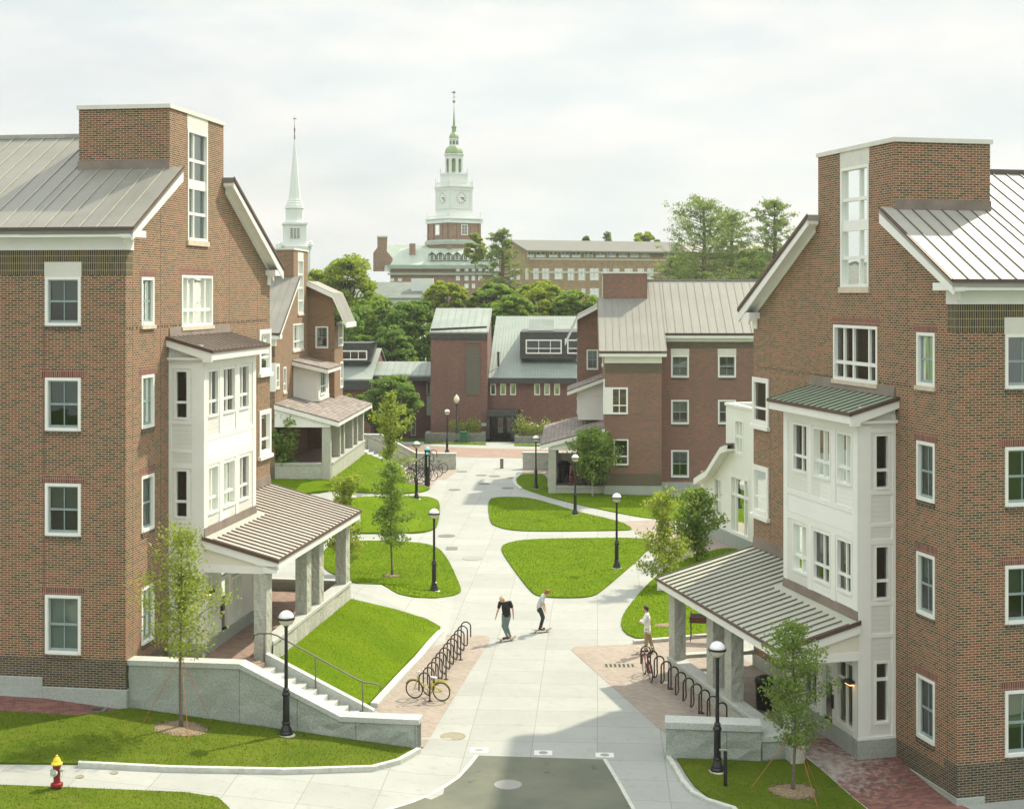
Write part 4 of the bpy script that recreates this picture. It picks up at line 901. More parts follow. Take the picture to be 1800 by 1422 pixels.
    for u in (pu0,pu1-.08): m.prism(fr,[(v,z-.34) for v,z in pf]+[(v,z-.09) for v,z in reversed(pf)],'u',u-.01,u+.07)
    m.box(fr,pu0+.07,pu1-.1,ve-.08,ve-.01,ze-.3,ze-.06); pb=ve-.55; ph=ze-.38
    m.prism(fr,[(0,ph),(pb,ph),(pb,ze-.1),(0,zw-.12)],'u',pu0+.14,pu0+.2); m.box(fr,pu0+.2,pu1-.2,pb-.45,pb-.05,ph,ph+.3)
    m.build('fascia',M['white_paint'],rr)
    for a in (pu0+.2,pu0+3.6,pu0+5.2,pu0+8.6,pu0+10.6,pu1-.6):
        if a>pu1-.5: continue
        q=MB(); q.box(fr,a,a+.42,pb-.52,pb,cz if a>pu0+1 else -.5,ph); 
        bm_=q; bm_.build('pillar',M['granite_split'],root,bevel=.03)
    q=MB(); q.box(fr,pu0+.62,pu1,pb-.45,pb+.02,-.5,cz-.12); q.box(fr,pu0+.24,pu0+.55,.0,pb-.5,-.5,cz-.12); pw=q.build('parapet',M['granite_split'],root)
    q=MB(); q.box(fr,pu0+.62,pu1,pb-.5,pb+.07,cz-.12,cz-.003); q.box(fr,pu0+.2,pu0+.6,.0,pb-.52,cz-.12,cz-.003); q.build('cap',M['granite_cap'],pw)
    q=MB(); q.box(fr,pu0+.5,pu1,0,pb-.3,-.5,fz); q.build('porch_floor',M['paver_brown'],root)
    q=MB(); q.quad(fr,(4,.02,fz),(pu1,.02,fz),(pu1,.02,ph),(4,.02,ph)); q.build('porch_wall',M['brick_crimson'],root)
    return root
zz=lambda q:FD.front(10.5).atv(*q)[1]
FDw=FD.front(10.5); FCw=FC.front(10.5)
vD=FD.atu(1016,700,5.6)[0]; e=FD.atu(949,781,.05)
hall('brick_hall','brick hall on the far right with a square tower block and pale seamed roof',FD,dict(d=True,roof='roof_dim',wr=(FDw.atv(1053,531)[1],FDw.atv(1012,553)[1],FDw.atv(1006,598)[1]),
    bayw=vD,bayz=(FD.atu(1030,738,5.6)[1],FD.atu(1030,686.5,5.6)[1]),bayr=(FD.atu(1063,663,5.1)[1],FD.atu(1005.5,687,5.1)[1]),porch=(.05,e[0],e[1],FD.atu(1063,751,.05)[1],.25,.52)))
vC=FC.atu(559,700,5.6)[0]; pu=FC.atv(481.6,709,0)[0]; e=FC.atu(596,740.5,pu)
print('hall C bay',vC,'porch',pu,e,FC.atv(481.6,709,0),FC.atu(573,830,pu+.2),FC.atu(584.7,830,pu+.2)); print('D',vD,FD.atu(949,781,.05))
hall('brick_hall','brick hall on the far left behind the taupe porch, with tall tower and shingled porch',FC,dict(d=False,roof='roof_grey',wr=(FCw.atv(541,494)[1],FCw.atv(596,515)[1],FCw.atv(611.6,567)[1]),
    bayw=vC,bayz=(FC.atu(530,706,5.6)[1],FC.atu(530,648,5.6)[1]),bayr=(FC.atu(514,633,5.1)[1],FC.atu(565,648,5.1)[1]),porch=(pu,e[0],e[1],FC.atv(481.6,709,0)[1],1.4,FC.atu(530,814,pu+.2)[1])))

# ------------------------------------------------------------------ middle building with copper roofs
FE_=Fr(PD(757,770,129.4)[:2],(.999,-.0448),(-.0448,-.999))
ev=FE_.atv
def midbuilding():
    root=empty('brick_center',FE_.w(8,0,0),'low crimson brick building with pale green copper roofs and black dormer across the street','academic building')
    W=ev(856.7,700)[0]; tz=ev(800,596)[1]; ez=ev(800,585.7)[1]
    Db=6.; vm=-1.2; M1=FE_.side(vm); mv=M1.atv
    x1=mv(1050,700)[0]; ze=mv(900,673.5)[1]; zf=mv(900,663.6)[1]
    holes=[]
    # tower
    m=MB(); m.quad(FE_,(0,0,-.2),(W,0,-.2),(W,0,tz+.1),(0,0,tz+.1)); m.quad(FE_,(0,0,-.2),(0,-Db,-.2),(0,-Db,tz),(0,0,tz))
    hb=ev(769,541.8,-Db)[1]
    m.add(FE_,[(W,0,-.2),(W,-Db,-.2),(W,-Db,hb-.15),(W,0,tz+.2)],[(0,1,2,3)])
    for i,x in enumerate((861.7,879.2,896.7,939,956.5,974)):
        a=mv(x,680)[0]; window(root,M1,a,a+mv(10,0)[0]-mv(0,0)[0],mv(x,694.6)[1],mv(x,674.5)[1],(1,),(1,),'grid',casing=.1,holes=holes,name='window')
    wallgrid(m,M1,W,x1,-.2,ze,holes); m.build('wall',M['brick_crimson'],root)
    m=MB(); a,b=ev(819,650)[0],ev(843.5,650)[0]; m.box(FE_,a,b,0,.06,ev(830,694.6)[1],ev(830,610)[1]); m.box(FE_,a,b,0,.06,ev(830,604)[1],ev(830,598)[1]); m.build('louver',M['louver'],root)
    # tower roof : shed rising to the back, dark fascia, copper band
    m=MB(); pf=[(.1,ez+.1),(-Db,hb)]; m.prism(FE_,pf+[(v,z-.15) for v,z in reversed(pf)],'u',-.1,W+.1); m.cur=1; ribs(m,FE_,pf,'v' if 0 else 'u',0,1,1) if 0 else None
    n=int(W/.6)
    for i in range(n+1):
        u=W*i/n; m.prism(FE_,[(v,z) for v,z in pf]+[(v,z+.05) for v,z in reversed(pf)],'u',u-.02,u+.02)
    m.build('tower_roof',[M['roof_seafoam'],M['seam_sea']],root)
    m=MB(); m.box(FE_,-.05,W+.02,-.02,.12,tz,ez-.03); m.prism(FE_,[ev(757.4,577.5),ev(855.9,573.2),ev(855.9,576.8),ev(757.4,582)],'v',.1,.16); 
    m.build('fascia',M['dark_bronze'],root)
    # main roof
    zm=mv(900,555.9)[1]
    e0=vm+.5; rise=.42; 
    # ridge where the line of sight at y 555.9 meets a slope
    vr=-14.; zr_=FE_.side(vr).atv(900,555.9)[1]; vk=-7.5; zk=FE_.side(vk).atv(900,603)[1]
    pf=[(e0,zf),(vk,zk),(vr,zr_)]
    m=MB(); m.prism(FE_,pf+[(v,z-.2) for v,z in reversed(pf)],'u',W+.02,x1); m.cur=1; n=34
    for i in range(n+1):
        u=W+.1+(x1-W-.2)*i/n; m.prism(FE_,pf+[(v,z+.05) for v,z in reversed(pf)],'u',u-.02,u+.02)
    m.build('main_roof',[M['roof_seafoam'],M['seam_sea']],root)
    m=MB(); m.box(FE_,W+.03,x1,vm,e0+.05,ze,zf-.03); m.build('eave_fascia',M['dark_bronze'],root)
    # dormer
    vd=-3.2; Fd=FE_.side(vd); dv=Fd.atv; a,z1=dv(914,583.5); z0=dv(914,625)[1]; h=[]
    for p,q in ((924,987.5),(997,1060)):
        window(root,Fd,dv(p,0)[0],dv(q,0)[0],dv(p,622)[1],dv(p,597)[1],(.35,.35,.3),(.35,.65),'grid',casing=.12,holes=h)
    m=MB(); wallgrid(m,Fd,a,x1,z0-.3,z1,h); m.quad(FE_,(a,vd,z0-.3),(a,vd-7,z0-.3),(a,vd-7,z1),(a,vd,z1)); m.quad(FE_,(a,vd,z1),(x1,vd,z1),(x1,vd-7,z1+.1),(a,vd-7,z1+.1)); m.build('dormer',M['dark_bronze'],root)
    m=MB(); a2,b2=dv(928,580)[0],dv(973,580)[0]; m.prism(FE_,[(vd-1.5,z1+.1),(vd-2.8,z1+1.1),(vd-3,z1+.1)],'u',a2,b2); m.build('skylight',M['roof_seafoam'],root)
    m=MB(); c=FE_.w(mv(874.5,640)[0],-2.6,0); m.lathe((c[0],c[1],mv(874,640)[1]-.3),[(.1,0),(.1,1.2),(.14,1.2),(.14,1.35),(.001,1.35)],10); m.build('vent_pipe',M['dark_bronze'],root)
    # entrance
    a,b=ev(857,0)[0],ev(911,0)[0]; zc0,zc1=ev(880,729.7)[1],ev(880,720.7)[1]
    m=MB(); m.box(FE_,a,b,vm,vm+2.6,zc0,zc1); m.box(FE_,a,a+.25,vm,vm+2.4,0,zc0); m.box(FE_,b-.6,b-.2,vm,vm+2.4,0,zc0); m.build('entrance_canopy',M['dark_bronze'],root)
    m=MB(); m.box(FE_,a+.25,b-.6,vm,vm+.3,0,zc0); m.build('door_surround',M['black_metal'],root)
    for p,q in ((872,886),(888,902)):
        p,q=ev(p,0)[0],ev(q,0)[0]; m=MB()
        for k in ((p,p+.12,0,1.95),(q-.12,q,0,1.95),(p+.12,q-.12,1.83,1.95),(p+.12,q-.12,0,.35)): m.box(FE_,k[0],k[1],vm+.3,vm+.38,k[2],k[3])
        d=m.build('door',M['black_metal'],root); m=MB(); m.quad(FE_,(p+.12,vm+.33,.35),(q-.12,vm+.33,.35),(q-.12,vm+.33,1.83),(p+.12,vm+.33,1.83)); m.build('pane',M['window_glass'],d)
    m=MB(); m.box(FE_,ev(846.5,0)[0],ev(855,0)[0],.0,.04,ev(850,749)[1],ev(850,743.5)[1]); m.build('plaque',M['plate_white'],root)
    # side end and back
    m=MB(); m.quad(FE_,(0,-Db,0),(0,-14,0),(0,-14,8),(0,-Db,8)); m.build('rear_wall',M['brick_crimson'],root)
    return root
midbuilding()
def leftwing():
    root=empty('low_wing',FE_.w(-5,-1,0),'low wing with green copper roof and dark glazed wall left of the crimson brick tower','academic building')
    V=FE_.side(-2.); l=V.atv; x0=l(655,0)[0]; 
    vr=-5.; pf=[(-1.5,l(700,659)[1]),(vr,FE_.side(vr).atv(700,635.5)[1])]
    m=MB(); m.prism(FE_,pf+[(v,z-.15) for v,z in reversed(pf)],'u',x0,-.1); m.cur=1
    for i in range(10): u=x0+(-.1-x0)*i/9; m.prism(FE_,pf+[(v,z+.05) for v,z in reversed(pf)],'u',u-.02,u+.02)
    m.build('roof',[M['roof_seafoam'],M['seam_sea']],root)
    m=MB(); m.box(FE_,x0,-.1,-2.2,-1.5,l(700,669)[1],pf[0][1]-.16); m.build('fascia',M['dark_bronze'],root)
    m=MB(); m.box(FE_,x0,-.1,-2.4,-2.1,-.3,l(700,669)[1]); m.build('wall',M['plum_wall'],root)
    for p,q,a,b in ((722,731,742,766),(700,706,700,766),(749.5,757,670,694)):
        window(root,FE_.side(-2.08),l(p,0)[0],l(q,0)[0],l(p,b)[1],l(p,a)[1],(1,),(1,1),'grid',casing=.1,name='window',frame='green_panel')
    m=MB(); m.box(FE_,l(750,0)[0],-.05,-2.1,-2.0,l(753,730)[1],l(753,696)[1]); m.build('panel',M['green_panel'],root)
    # gabled house further left, lit end
    root=empty('copper_roofed_house',FE_.w(-17,-1,0),'small house with copper roof and black dormer behind the far left hall','house')
    vf=0.; S=FE_.side(vf).atv; xe=S(652,0)[0]; x0=xe-9
    ze=S(620,666)[1]; vr=-6.; zr_=FE_.side(vr).atv(640,612)[1]
    pf=[(.4,ze),(vr,zr_),(-12,ze)]; m=MB(); m.prism(FE_,pf+[(v,z-.15) for v,z in reversed(pf)],'u',x0,xe+.15); m.build('roof',M['roof_seafoam'],root)
    m=MB(); m.add(FE_,[(xe,0,-.2),(xe,-12,-.2),(xe,-12,ze-.1),(xe,vr,zr_-.15),(xe,0,ze-.1)],[(0,1,2,3,4)]); m.quad(FE_,(x0,0,-.2),(xe,0,-.2),(xe,0,ze-.1),(x0,0,ze-.1)); m.build('wall',M['brick_crimson'],root)
    m=MB(); m.box(FE_,x0,xe+.03,-.05,.35,ze-1.0,ze-.17); m.build('fascia',M['dark_bronze'],root)
    vd=-1.8; d=FE_.side(vd).atv; hh=[]; window(root,FE_.side(vd),d(600,0)[0],d(645.6,0)[0],d(620,633)[1],d(620,616)[1],(1,1,1),(1,),'grid',casing=.12,holes=hh)
    a,b=x0+1,d(651,0)[0]; z0,z1=d(620,637)[1],d(620,603)[1]; m=MB(); wallgrid(m,FE_.side(vd),a,b,z0,z1,hh); m.quad(FE_,(b,vd,z0),(b,vr,z1),(b,vd,z1)); m.quad(FE_,(b,vd,z0),(b,vr,z0),(b,vr,z1),(b,vd,z1)); m.quad(FE_,(a,vd,z1),(b,vd,z1),(b,vr,z1),(a,vr,z1)); m.build('dormer',M['dark_bronze'],root)
leftwing()
def planter(p,q,yt,yb,label,soil=True):
    a=G(p,yb);b=G(q,yb+1); L=b[0]-a[0]; f=Fr(a[:2],(1,0),(0,1)); h=ZC+(H-yt)/F*a[1]
    m=MB(); m.box(f,0,L,0,.4,-.1,h); m.box(f,0,.4,.4,2.2,-.1,h); m.box(f,L-.4,L,.4,2.2,-.1,h)
    o=m.build('stone_planter',M['fieldstone'],origin=a); meta(o,label,'planter'); m=MB(); m.box(f,.4,L-.4,.4,2.3,-.05,h-.1); m.build('soil',M['soil'],o); return a,L,h
P1=planter(747,853,762,776.5,'long fieldstone planter in front of the brick tower, left of the dark doors'); P2=planter(904.5,952,768,779.5,'fieldstone planter right of the dark doors, behind the lamp')
lawn('lawn',pxp([(745,778),(854,779),(854,782.5),(745,780)]),dens=20,bh=.08,bw=.05); lawn('lawn',pxp([(904,781),(950,782.5),(950,785),(904,784)]),dens=20,bh=.08,bw=.05)

# ------------------------------------------------------------------ white siding wing behind the right dormitory
def whitewing():
    fr=Fr(FB.o,FB.u,FB.v,0.); v0=-8.25; S=fr.side(v0); a_=S.atv
    root=empty('white_wing',fr.w(36,v0,0),'white sided wing with a flared gable eave between the right dormitory and the far hall','annex building')
    uL=a_(1276,780)[0]; uR=30.; uF=a_(1232,850)[0]; zt=a_(1275,712)[1]; hs=[]
    for x0,x1,yt,yb,cs,rs in ((1291,1307,738,803,(1,1),(.5,.5)),(1284,1317,843,950,(.25,.55,.2),(.68,.32)),(1254.5,1269,840,915,(.45,.55),(.45,.55))):
        window(root,S,a_(x0,0)[0],a_(x1,0)[0],a_(x1,yb)[1],a_(x1,yt)[1],cs,rs,'grid',casing=.15,holes=hs,mull=.1)
    m=MB(); wallgrid(m,S,uR,uL,.7,zt,hs); m.quad(fr,(uL,v0,4),(uL,v0-6,4),(uL,v0-6,zt),(uL,v0,zt))
    q=[a_(1235,838),a_(1240,832),a_(1258,812),a_(1276,789)]
    zt2=4.6; hz=a_(1240,834)[1]
    wallgrid(m,S,uL,uF,.7,min(hz,3.2),hs)
    pts=[(uL,3.2)]+[(uF,3.2)]+[(uF,q[0][1])]+[p for p in q]+[(uL,q[-1][1])]
    m.add(S,[(p[0],0,p[1]) for p in pts],[tuple(range(len(pts)))]); m.quad(fr,(uF,v0,.7),(uF,v0-6,.7),(uF,v0-6,3.4),(uF,v0,3.4))
    m.build('wall',M['white_paint'],root)
    rp=[a_(1219.5,838,.5),a_(1241,824,.5),a_(1266,783,.5),a_(1276,779,.5)]
    m=MB(); m.prism(fr,[(u,z) for u,z in rp]+[(u,z-.1) for u,z in reversed(rp)],'v',v0-6,v0+.5); m.build('roof',M['shingle'],root)
    m=MB(); m.prism(fr,[(u,z-.1) for u,z in rp]+[(u,z-.42) for u,z in reversed(rp)],'v',v0+.42,v0+.52); m.prism(fr,[(u,z-.3) for u,z in rp]+[(u,z-.4) for u,z in reversed(rp)],'v',v0,v0+.42); m.build('bargeboard',M['white_paint'],root)
    m=MB(); m.box(fr,uR,uL+.06,v0-.25,v0+.06,zt,zt+.14); m.box(fr,uL-.25,uL+.06,v0-6,v0-.25,zt,zt+.14); m.build('parapet_cap',M['white_paint'],root)
    m=MB(); m.box(fr,uR,uF+.05,v0-.1,v0+.06,-.2,.7); m.build('stone_base',M['granite_rough'],root)
whitewing()

# ------------------------------------------------------------------ far buildings
def farblock():
    D=240.; o=PD(929,600,D); fr=Fr(o[:2],(.94,.34),(.34,-.94)); s=fr.atv
    root=empty('long_tan_building',fr.w(30,0,0),'long tan brick building with a band of windows under a grey ribbed roof','campus building')
    x1=s(1213,0)[0]; ze=s(921,441)[1]; zw=s(925,453.5)[1]; vr=-7.5; zr_=fr.side(vr).atv(905,422)[1]
    x2=s(1440,0)[0]
    hs=[]
    # window band
    for x0,x1_ in ((927.5,939),(942,959),(965,980.5),(985.5,1001.5),(1005,1021),(1026.5,1042.5),(1047.5,1064),(1067,1082.5),(1087.5,1103),(1108,1123.5),(1126.5,1142),(1167,1182),(1185,1200.5),(1205.5,1213)):
        window(root,fr,s(x0,0)[0],s(x1_,0)[0],s(x0,452.6)[1],s(x0,441.8)[1],(1,1),(.35,.65),'grid',casing=.12,mull=.25,holes=hs,setb=.1)
    for x0,x1_,yt,yb in ((937.5,947,472,491.5),(953,965.5,472,491.5),(975,989,472,491.5),(998,1009.5,472,493),(1016.5,1029,472,493),(1037,1053,472,493),(1138,1149,472,492),(924,929,472,492),(1037,1053,507,525),(1022,1029,507,516),(1060,1071,472,478),(1078,1089,472,478),(1098,1112,472,478),(1121,1132,472,478)):
        window(root,fr,s(x0,0)[0],s(x1_,0)[0],s(x0,yb)[1],s(x0,yt)[1],(1,1),(1,1) if yb-yt<12 else (1,1,1),'grid',casing=.1,mull=.22,holes=hs,setb=.1)
    m=MB(); wallgrid(m,fr,0,x2,-1,ze,hs); gf=Fr(fr.o,(-.34,.94),(-.94,-.34)); g2=gf.atv; hg=[]
    for x0,x1_,yt,yb in ((895,901,443,455),(871.5,879,473,486),(896,902,473,492),(908,914,473,492)):
        window(root,gf,g2(x0,0)[0],g2(x1_,0)[0],g2(x0,yb)[1],g2(x0,yt)[1],(1,1),(1,1),'grid',casing=.12,mull=.2,holes=hg)
    wallgrid(m,gf,0,15.1,-1,ze,hg); m.add(gf,[(0,0,ze),(15.1,0,ze),(7.5,0,zr_-.3)],[(0,1,2)]); m.build('wall',M['brick_tan'],root)
    m=MB(); m.box(fr,0.3,x2,.0,.1,s(937,476)[1]-.4,s(937,476)[1]-.1); m.box(fr,.2,x2,0,.05,zw-.3,zw-.05); m.build('stone_band',M['trim_stone'],root)
    m=MB(); pf=[(.8,ze+.05),(vr,zr_),(-16,ze)]; m.prism(fr,pf+[(v,z-.3) for v,z in reversed(pf)],'u',-.6,x1); pf2=[(.8,ze+.05),(-5,ze+2.0),(-16,ze)]; m.prism(fr,pf2+[(v,z-.3) for v,z in reversed(pf2)],'u',x1,x2); m.cur=1
    for i in range(90): u=-.5+(x1+.5)*i/90; m.prism(fr,pf[:2]+[(v,z+.05) for v,z in reversed(pf[:2])],'u',u-.03,u+.03)
    m.build('roof',[M['roof_dim'],M['seam_pale']],root)
    p=fr.w(s(1099,0)[0],-8,0); m=MB(); zz=zr_; m.tube([(p[0],p[1],zz-1),(p[0],p[1],zz+1.3),(p[0]-.5,p[1],zz+1.5)],.12,6); m.build('roof_pipe',M['dark_bronze'],root)
farblock()
def library():
    D=330.; fr=Fr(PD(695,500,D)[:2],(1,.02),(.02,-1)); s=fr.atv
    root=empty('library_hall',fr.w(15,0,0),'long brick hall with pale green dormered roof below the clock tower','library')
    x0=s(686,0)[0]; x1=s(868,0)[0]; ze=s(760,466)[1]; hs=[]
    for x,y0,y1 in [(a,466.5,477.5) for a in (805,820,832.5,844,856.5)]+[(a,485,493.5) for a in (805,820,832.5,844)]+[(820,499,507),(833,499,507),(689,489.5,494.5),(703,489.5,494.5),(735,490,495)]:
        window(root,fr,s(x-3.6,0)[0],s(x+3.6,0)[0],s(x,y1)[1],s(x,y0)[1],(1,1),(1,1),'grid',casing=.18,mull=.14,holes=hs)
    m=MB(); wallgrid(m,fr,x0,x1,-3,ze,hs); m.build('wall',M['brick_library'],root)
    m=MB(); m.box(fr,x0-.6,x1+.6,0,.8,ze-.9,ze); m.box(fr,x0-.6,x1+.5,0,.5,s(700,483.5)[1],s(700,480)[1]); m.build('cornice',M['library_green'],root)
    vr=-9.; zr_=fr.side(vr).atv(770,437)[1]; xa=fr.side(vr).atv(704,0)[0]
    m=MB(); m.add(fr,[(x0,.6,ze),(x1,.6,ze),(x1,vr,zr_),(xa,vr,zr_),(x0,-18,ze),(x1,-18,ze)],[(0,1,2,3),(0,3,4),(4,3,2,5)]); m.build('front_roof',M['library_green'],root)
    # higher rear range with gable end and chimneys
    vb=-16; B_=fr.side(vb); b=B_.atv; za=b(740,431)[1]; m=MB(); xb0=b(680,0)[0]; xb1=b(772,0)[0]
    m.add(fr,[(xb0,vb+9,za-6.5),(xb1,vb+9,za-6.5),(xb1,vb,za),(xb0,vb,za),(xb0,vb-9,za-6.5),(xb1,vb-9,za-6.5)],[(0,1,2,3),(3,2,5,4)]); m.build('rear_roof',M['library_green'],root)
    g=[b(660,446),b(660,478),b(693,478),b(693,455),b(683,443),b(684,419.5),b(667,419.5),b(667,437)]
    m=MB(); m.prism(fr,[(u,z) for u,z in g],'v',vb+6,vb+7); m.build('gable_end',M['brick_library'],root)
    m=MB(); u,z=b(675.5,419.5); m.box(fr,u-1.3,u+1.3,vb+5.8,vb+7.2,z,z+.35); m.build('chimney_cap',M['trim_stone'],root)
    u,z=s(724,436); m=MB(); m.box(fr,u-.45-3/7.5,u+.55,-6.,-5,ze+1,z+1.2); m.build('chimney',M['brick_library'],root)
    for x in (759.3,774,788.7,803.3,818,834.7,848.7,863):
        vd=-1.2; d=fr.side(vd).atv; u,zt_=d(x,448); zb=d(x,457.5)[1]; w_=.5*7.3/F*331*1.0
        m=MB(); m.prism(fr,[(u-.55,zb),(u+.55,zb),(u+.55,zt_),(u-.55,zt_)],'v',-5,vd); o=m.build('dormer',M['white_far'],root)
        m=MB(); m.prism(fr,[(u-.9,zt_),(u,zt_+.85),(u+.9,zt_),(u,zt_+.45)],'v',-7,vd+.25); m.build('dormer_roof',M['library_green'],o)
        m=MB(); m.box(fr,u-.33,u+.33,vd,vd+.05,zb+.15,zt_-.1); m.build('pane',M['room_dark'],o)
        m=MB(); m.box(fr,u-.03,u+.03,vd+.05,vd+.09,zb+.15,zt_-.1); m.box(fr,u-.33,u+.33,vd+.051,vd+.088,(zb+zt_)/2-.04,(zb+zt_)/2+.04); m.build('muntin',M['white_far'],o)
library()
def grey_roof_house():
    D=190.; fr=Fr(PD(605,520,D)[:2],(1,.0),(.0,-1)); s=fr.atv; z1=fr.side(-7).atv(670,496)[1]; z0=s(670,524)[1]; x1=s(742,0)[0]; xr=s(737,0)[0]
    root=empty('slate_roofed_house',fr.w(5,0,0),'house with plain grey slate roof and white end, half hidden by trees','house')
    m=MB(); m.add(fr,[(0,0,z0),(x1,0,z0),(xr,-7,z1),(0,-7,z1),(0,-14,z0),(x1,-14,z0)],[(0,1,2,3),(3,2,5,4)]); m.build('roof',M['slate'],root)
    m=MB(); m.box(fr,0,x1-.3,-13.5,-.3,0,z0); m.quad(fr,(x1-.3,0,z0),(x1-.3,-14,z0),(xr-.2,-7,z1)); m.build('wall',M['white_far'],root)
    m=MB(); u,z=s(741,505); m.box(fr,u-1.6,u+1.4,-4,-3,z-2.2,z+1.2); m.build('white_bay',M['white_far'],root)
grey_roof_house()
def clocktower():
    D=345.; cx,cy,_=PD(798,515,D); th=rad(35); ux=(math.cos(th),math.sin(th)); vx=(math.sin(th),-math.cos(th))
    # frame centred on the tower: v faces the camera-right side ... u the left side
    fr=Fr((cx,cy),ux,vx); Z=lambda y: ZC+(H-y)/F*D; P=D/F
    root=empty('clock_tower',(cx,cy,Z(431)),'tall white clock tower on a brick base with green domes, spire and weathervane','clock tower')
    kk=1/(math.cos(th)+math.sin(th))
    half=lambda wpx: wpx*P*kk/2
    def sq(m,w_,y0,y1,ex=0): h=half(w_)+ex; m.box(fr,-h,h,-h,h,Z(y0),Z(y1))
    m=MB(); sq(m,95,470,393.5); b=m.build('brick_base',M['brick_library'],root)
    for f in (fr,Fr(fr.o,(-fr.v[0],-fr.v[1]),(-fr.u[0],-fr.u[1]))):
        h=half(95); fa=f.side(h)
        for x in (-.0,): window(b,fa,x-.95,x+.95,Z(414.6),Z(396),(1,1),(1,1,1),'grid',casing=.22,mull=.12,setb=-.05)
        m=MB()
        for x in (-h+.5,-h*.42,h*.42,h-.5): m.box(fa,x-.28,x+.28,0,.2,Z(431),Z(394))
        m.box(fa,-h,h,0,.16,Z(417.5),Z(416)); m.build('pilasters',M['brick_library'],b)
    m=MB(); sq(m,102,393.8,389,0); sq(m,98,390,384.7); sq(m,105,387,385.4); m.build('main_cornice',M['white_far'],root)
    m=MB(); sq(m,104,431,425.5); h0=half(104); h1=half(97); 
    m.add(fr,[(-h0,-h0,Z(425.5)),(h0,-h0,Z(425.5)),(h0,h0,Z(425.5)),(-h0,h0,Z(425.5)),(-h1,-h1,Z(422.5)),(h1,-h1,Z(422.5)),(h1,h1,Z(422.5)),(-h1,h1,Z(422.5))],[(0,1,5,4),(1,2,6,5),(2,3,7,6),(3,0,4,7)]); m.build('base_cornice',M['library_green'],root)
    m=MB(); sq(m,65,385,336); sq(m,67.5,368.6,367); cs=m.build('clock_stage',M['white_far'],root)
    m=MB(); sq(m,67.5,336,331); sq(m,71,331,328.8); m.build('stage_cornice',M['white_far'],root)
    def balus(y0,y1,w_,nm):
        h=half(w_); m=MB()
        for f in (fr,Fr(fr.o,(-fr.v[0],-fr.v[1]),(-fr.u[0],-fr.u[1])),Fr(fr.o,(-fr.u[0],-fr.u[1]),(-fr.v[0],-fr.v[1])),Fr(fr.o,fr.v,fr.u)):
            m.box(f,-h,h,h-.12,h,Z(y1)-.12,Z(y1)); m.box(f,-h,h,h-.1,h-.02,Z(y0),Z(y0)+.1)
            for i in range(15): x=-h+h*2*i/14; m.box(f,x-.05,x+.05,h-.09,h-.03,Z(y0),Z(y1))
        b=m.build(nm,M['white_far'],root)
        for sx in (-1,1):
            for sy in (-1,1):
                q=MB(); c=fr.w(sx*h,sy*h,Z(y0)); q.lathe(c,[(.22,0),(.22,(y0-y1)*P+.1),(.08,(y0-y1)*P+.2),(.2,(y0-y1)*P+.45),(.02,(y0-y1)*P+1.3)],8); q.build('finial',M['white_far'],b)
    balus(328.8,321.4,64,'balustrade'); balus(384.7,381,94,'balustrade')
    m=MB(); sq(m,48.5,329,308.5); sq(m,50.5,308.5,307); m.build('upper_stage',M['white_far'],root)
    balus(307,304.5,47,'balustrade')
    def octg(prof,nm,mat,par=root,n=8): m=MB(); m.lathe((cx,cy,0),prof,n,rot=rad(22.5)); return m.build(nm,M[mat],par)
    r=lambda w_: w_*P/2*1.03
    # belfry with arched openings : drum of piers
    bf=octg([(r(33.5),Z(308)),(r(33.5),Z(305.6))],'belfry_floor','white_far')
    R8=r(32.5); m=MB(); d=MB(); n8=8
    for i in range(8):
        a0=rad(45*i+22.5+th*0); a1=a0+rad(45); p0=(math.cos(a0)*R8,math.sin(a0)*R8); p1=(math.cos(a1)*R8,math.sin(a1)*R8)
        dx,dy=p1[0]-p0[0],p1[1]-p0[1]; L=math.hypot(dx,dy); f=Fr((cx+p0[0],cy+p0[1]),(dx/L,dy/L),(dy/L,-dx/L))
        w0=L*.24; z0,z1=Z(305.6),Z(274.5); zs=Z(283.5)
        m.box(f,0,w0,-.3,0,z0,z1); m.box(f,L-w0,L,-.3,0,z0,z1); m.box(f,w0,L-w0,-.3,-.01,Z(278.5),z1)
        c=L/2; rr=(L-2*w0)/2; pts=[(w0,Z(278.5)),(L-w0,Z(278.5)),(L-w0,zs)]+[(c+rr*math.cos(t),zs+rr*math.sin(t)) for t in np.linspace(0,math.pi,9)]+[(w0,zs)]
        for k in range(8):
            t0,t1=math.pi*k/8,math.pi*(k+1)/8; q=[(c+rr*math.cos(t0),zs+rr*math.sin(t0)),(c+rr*math.cos(t1),zs+rr*math.sin(t1))]
            m.prism(f,[q[0],q[1],(q[1][0],Z(278.5)),(q[0][0],Z(278.5))],'v',-.3,-.01)
    m.build('belfry',M['white_far'],root); octg([(r(24),Z(305)),(r(24),Z(275))],'belfry_core','verdigris',n=8)
    octg([(r(34),Z(274.5)),(r(36.5),Z(273.5)),(r(36.5),Z(272)),(r(33),Z(271.8)),(r(33),Z(271))],'belfry_cornice','white_far')
    octg([(r(33),Z(271.5)),(r(33),Z(269)),(r(31),Z(265)),(r(27),Z(261)),(r(20),Z(258)),(r(17),Z(257.6))],'dome','verdigris')
    octg([(r(18.5),Z(258.5)),(r(18.5),Z(257)),(r(16.5),Z(256.8)),(r(16.5),Z(247)),(r(18.5),Z(246)),(r(18.5),Z(244.4)),(r(5),Z(244.2))],'lantern','white_far')
    m=MB()
    for i in range(8):
        a=rad(45*i); f=Fr((cx,cy),(-math.sin(a),math.cos(a)),(math.cos(a),math.sin(a))); h=r(16.5)*math.cos(rad(22.5)); m.box(f,-.28,.28,h-.02,h+.03,Z(255),Z(248.5))
    m.build('lantern_openings',M['slate'],root)
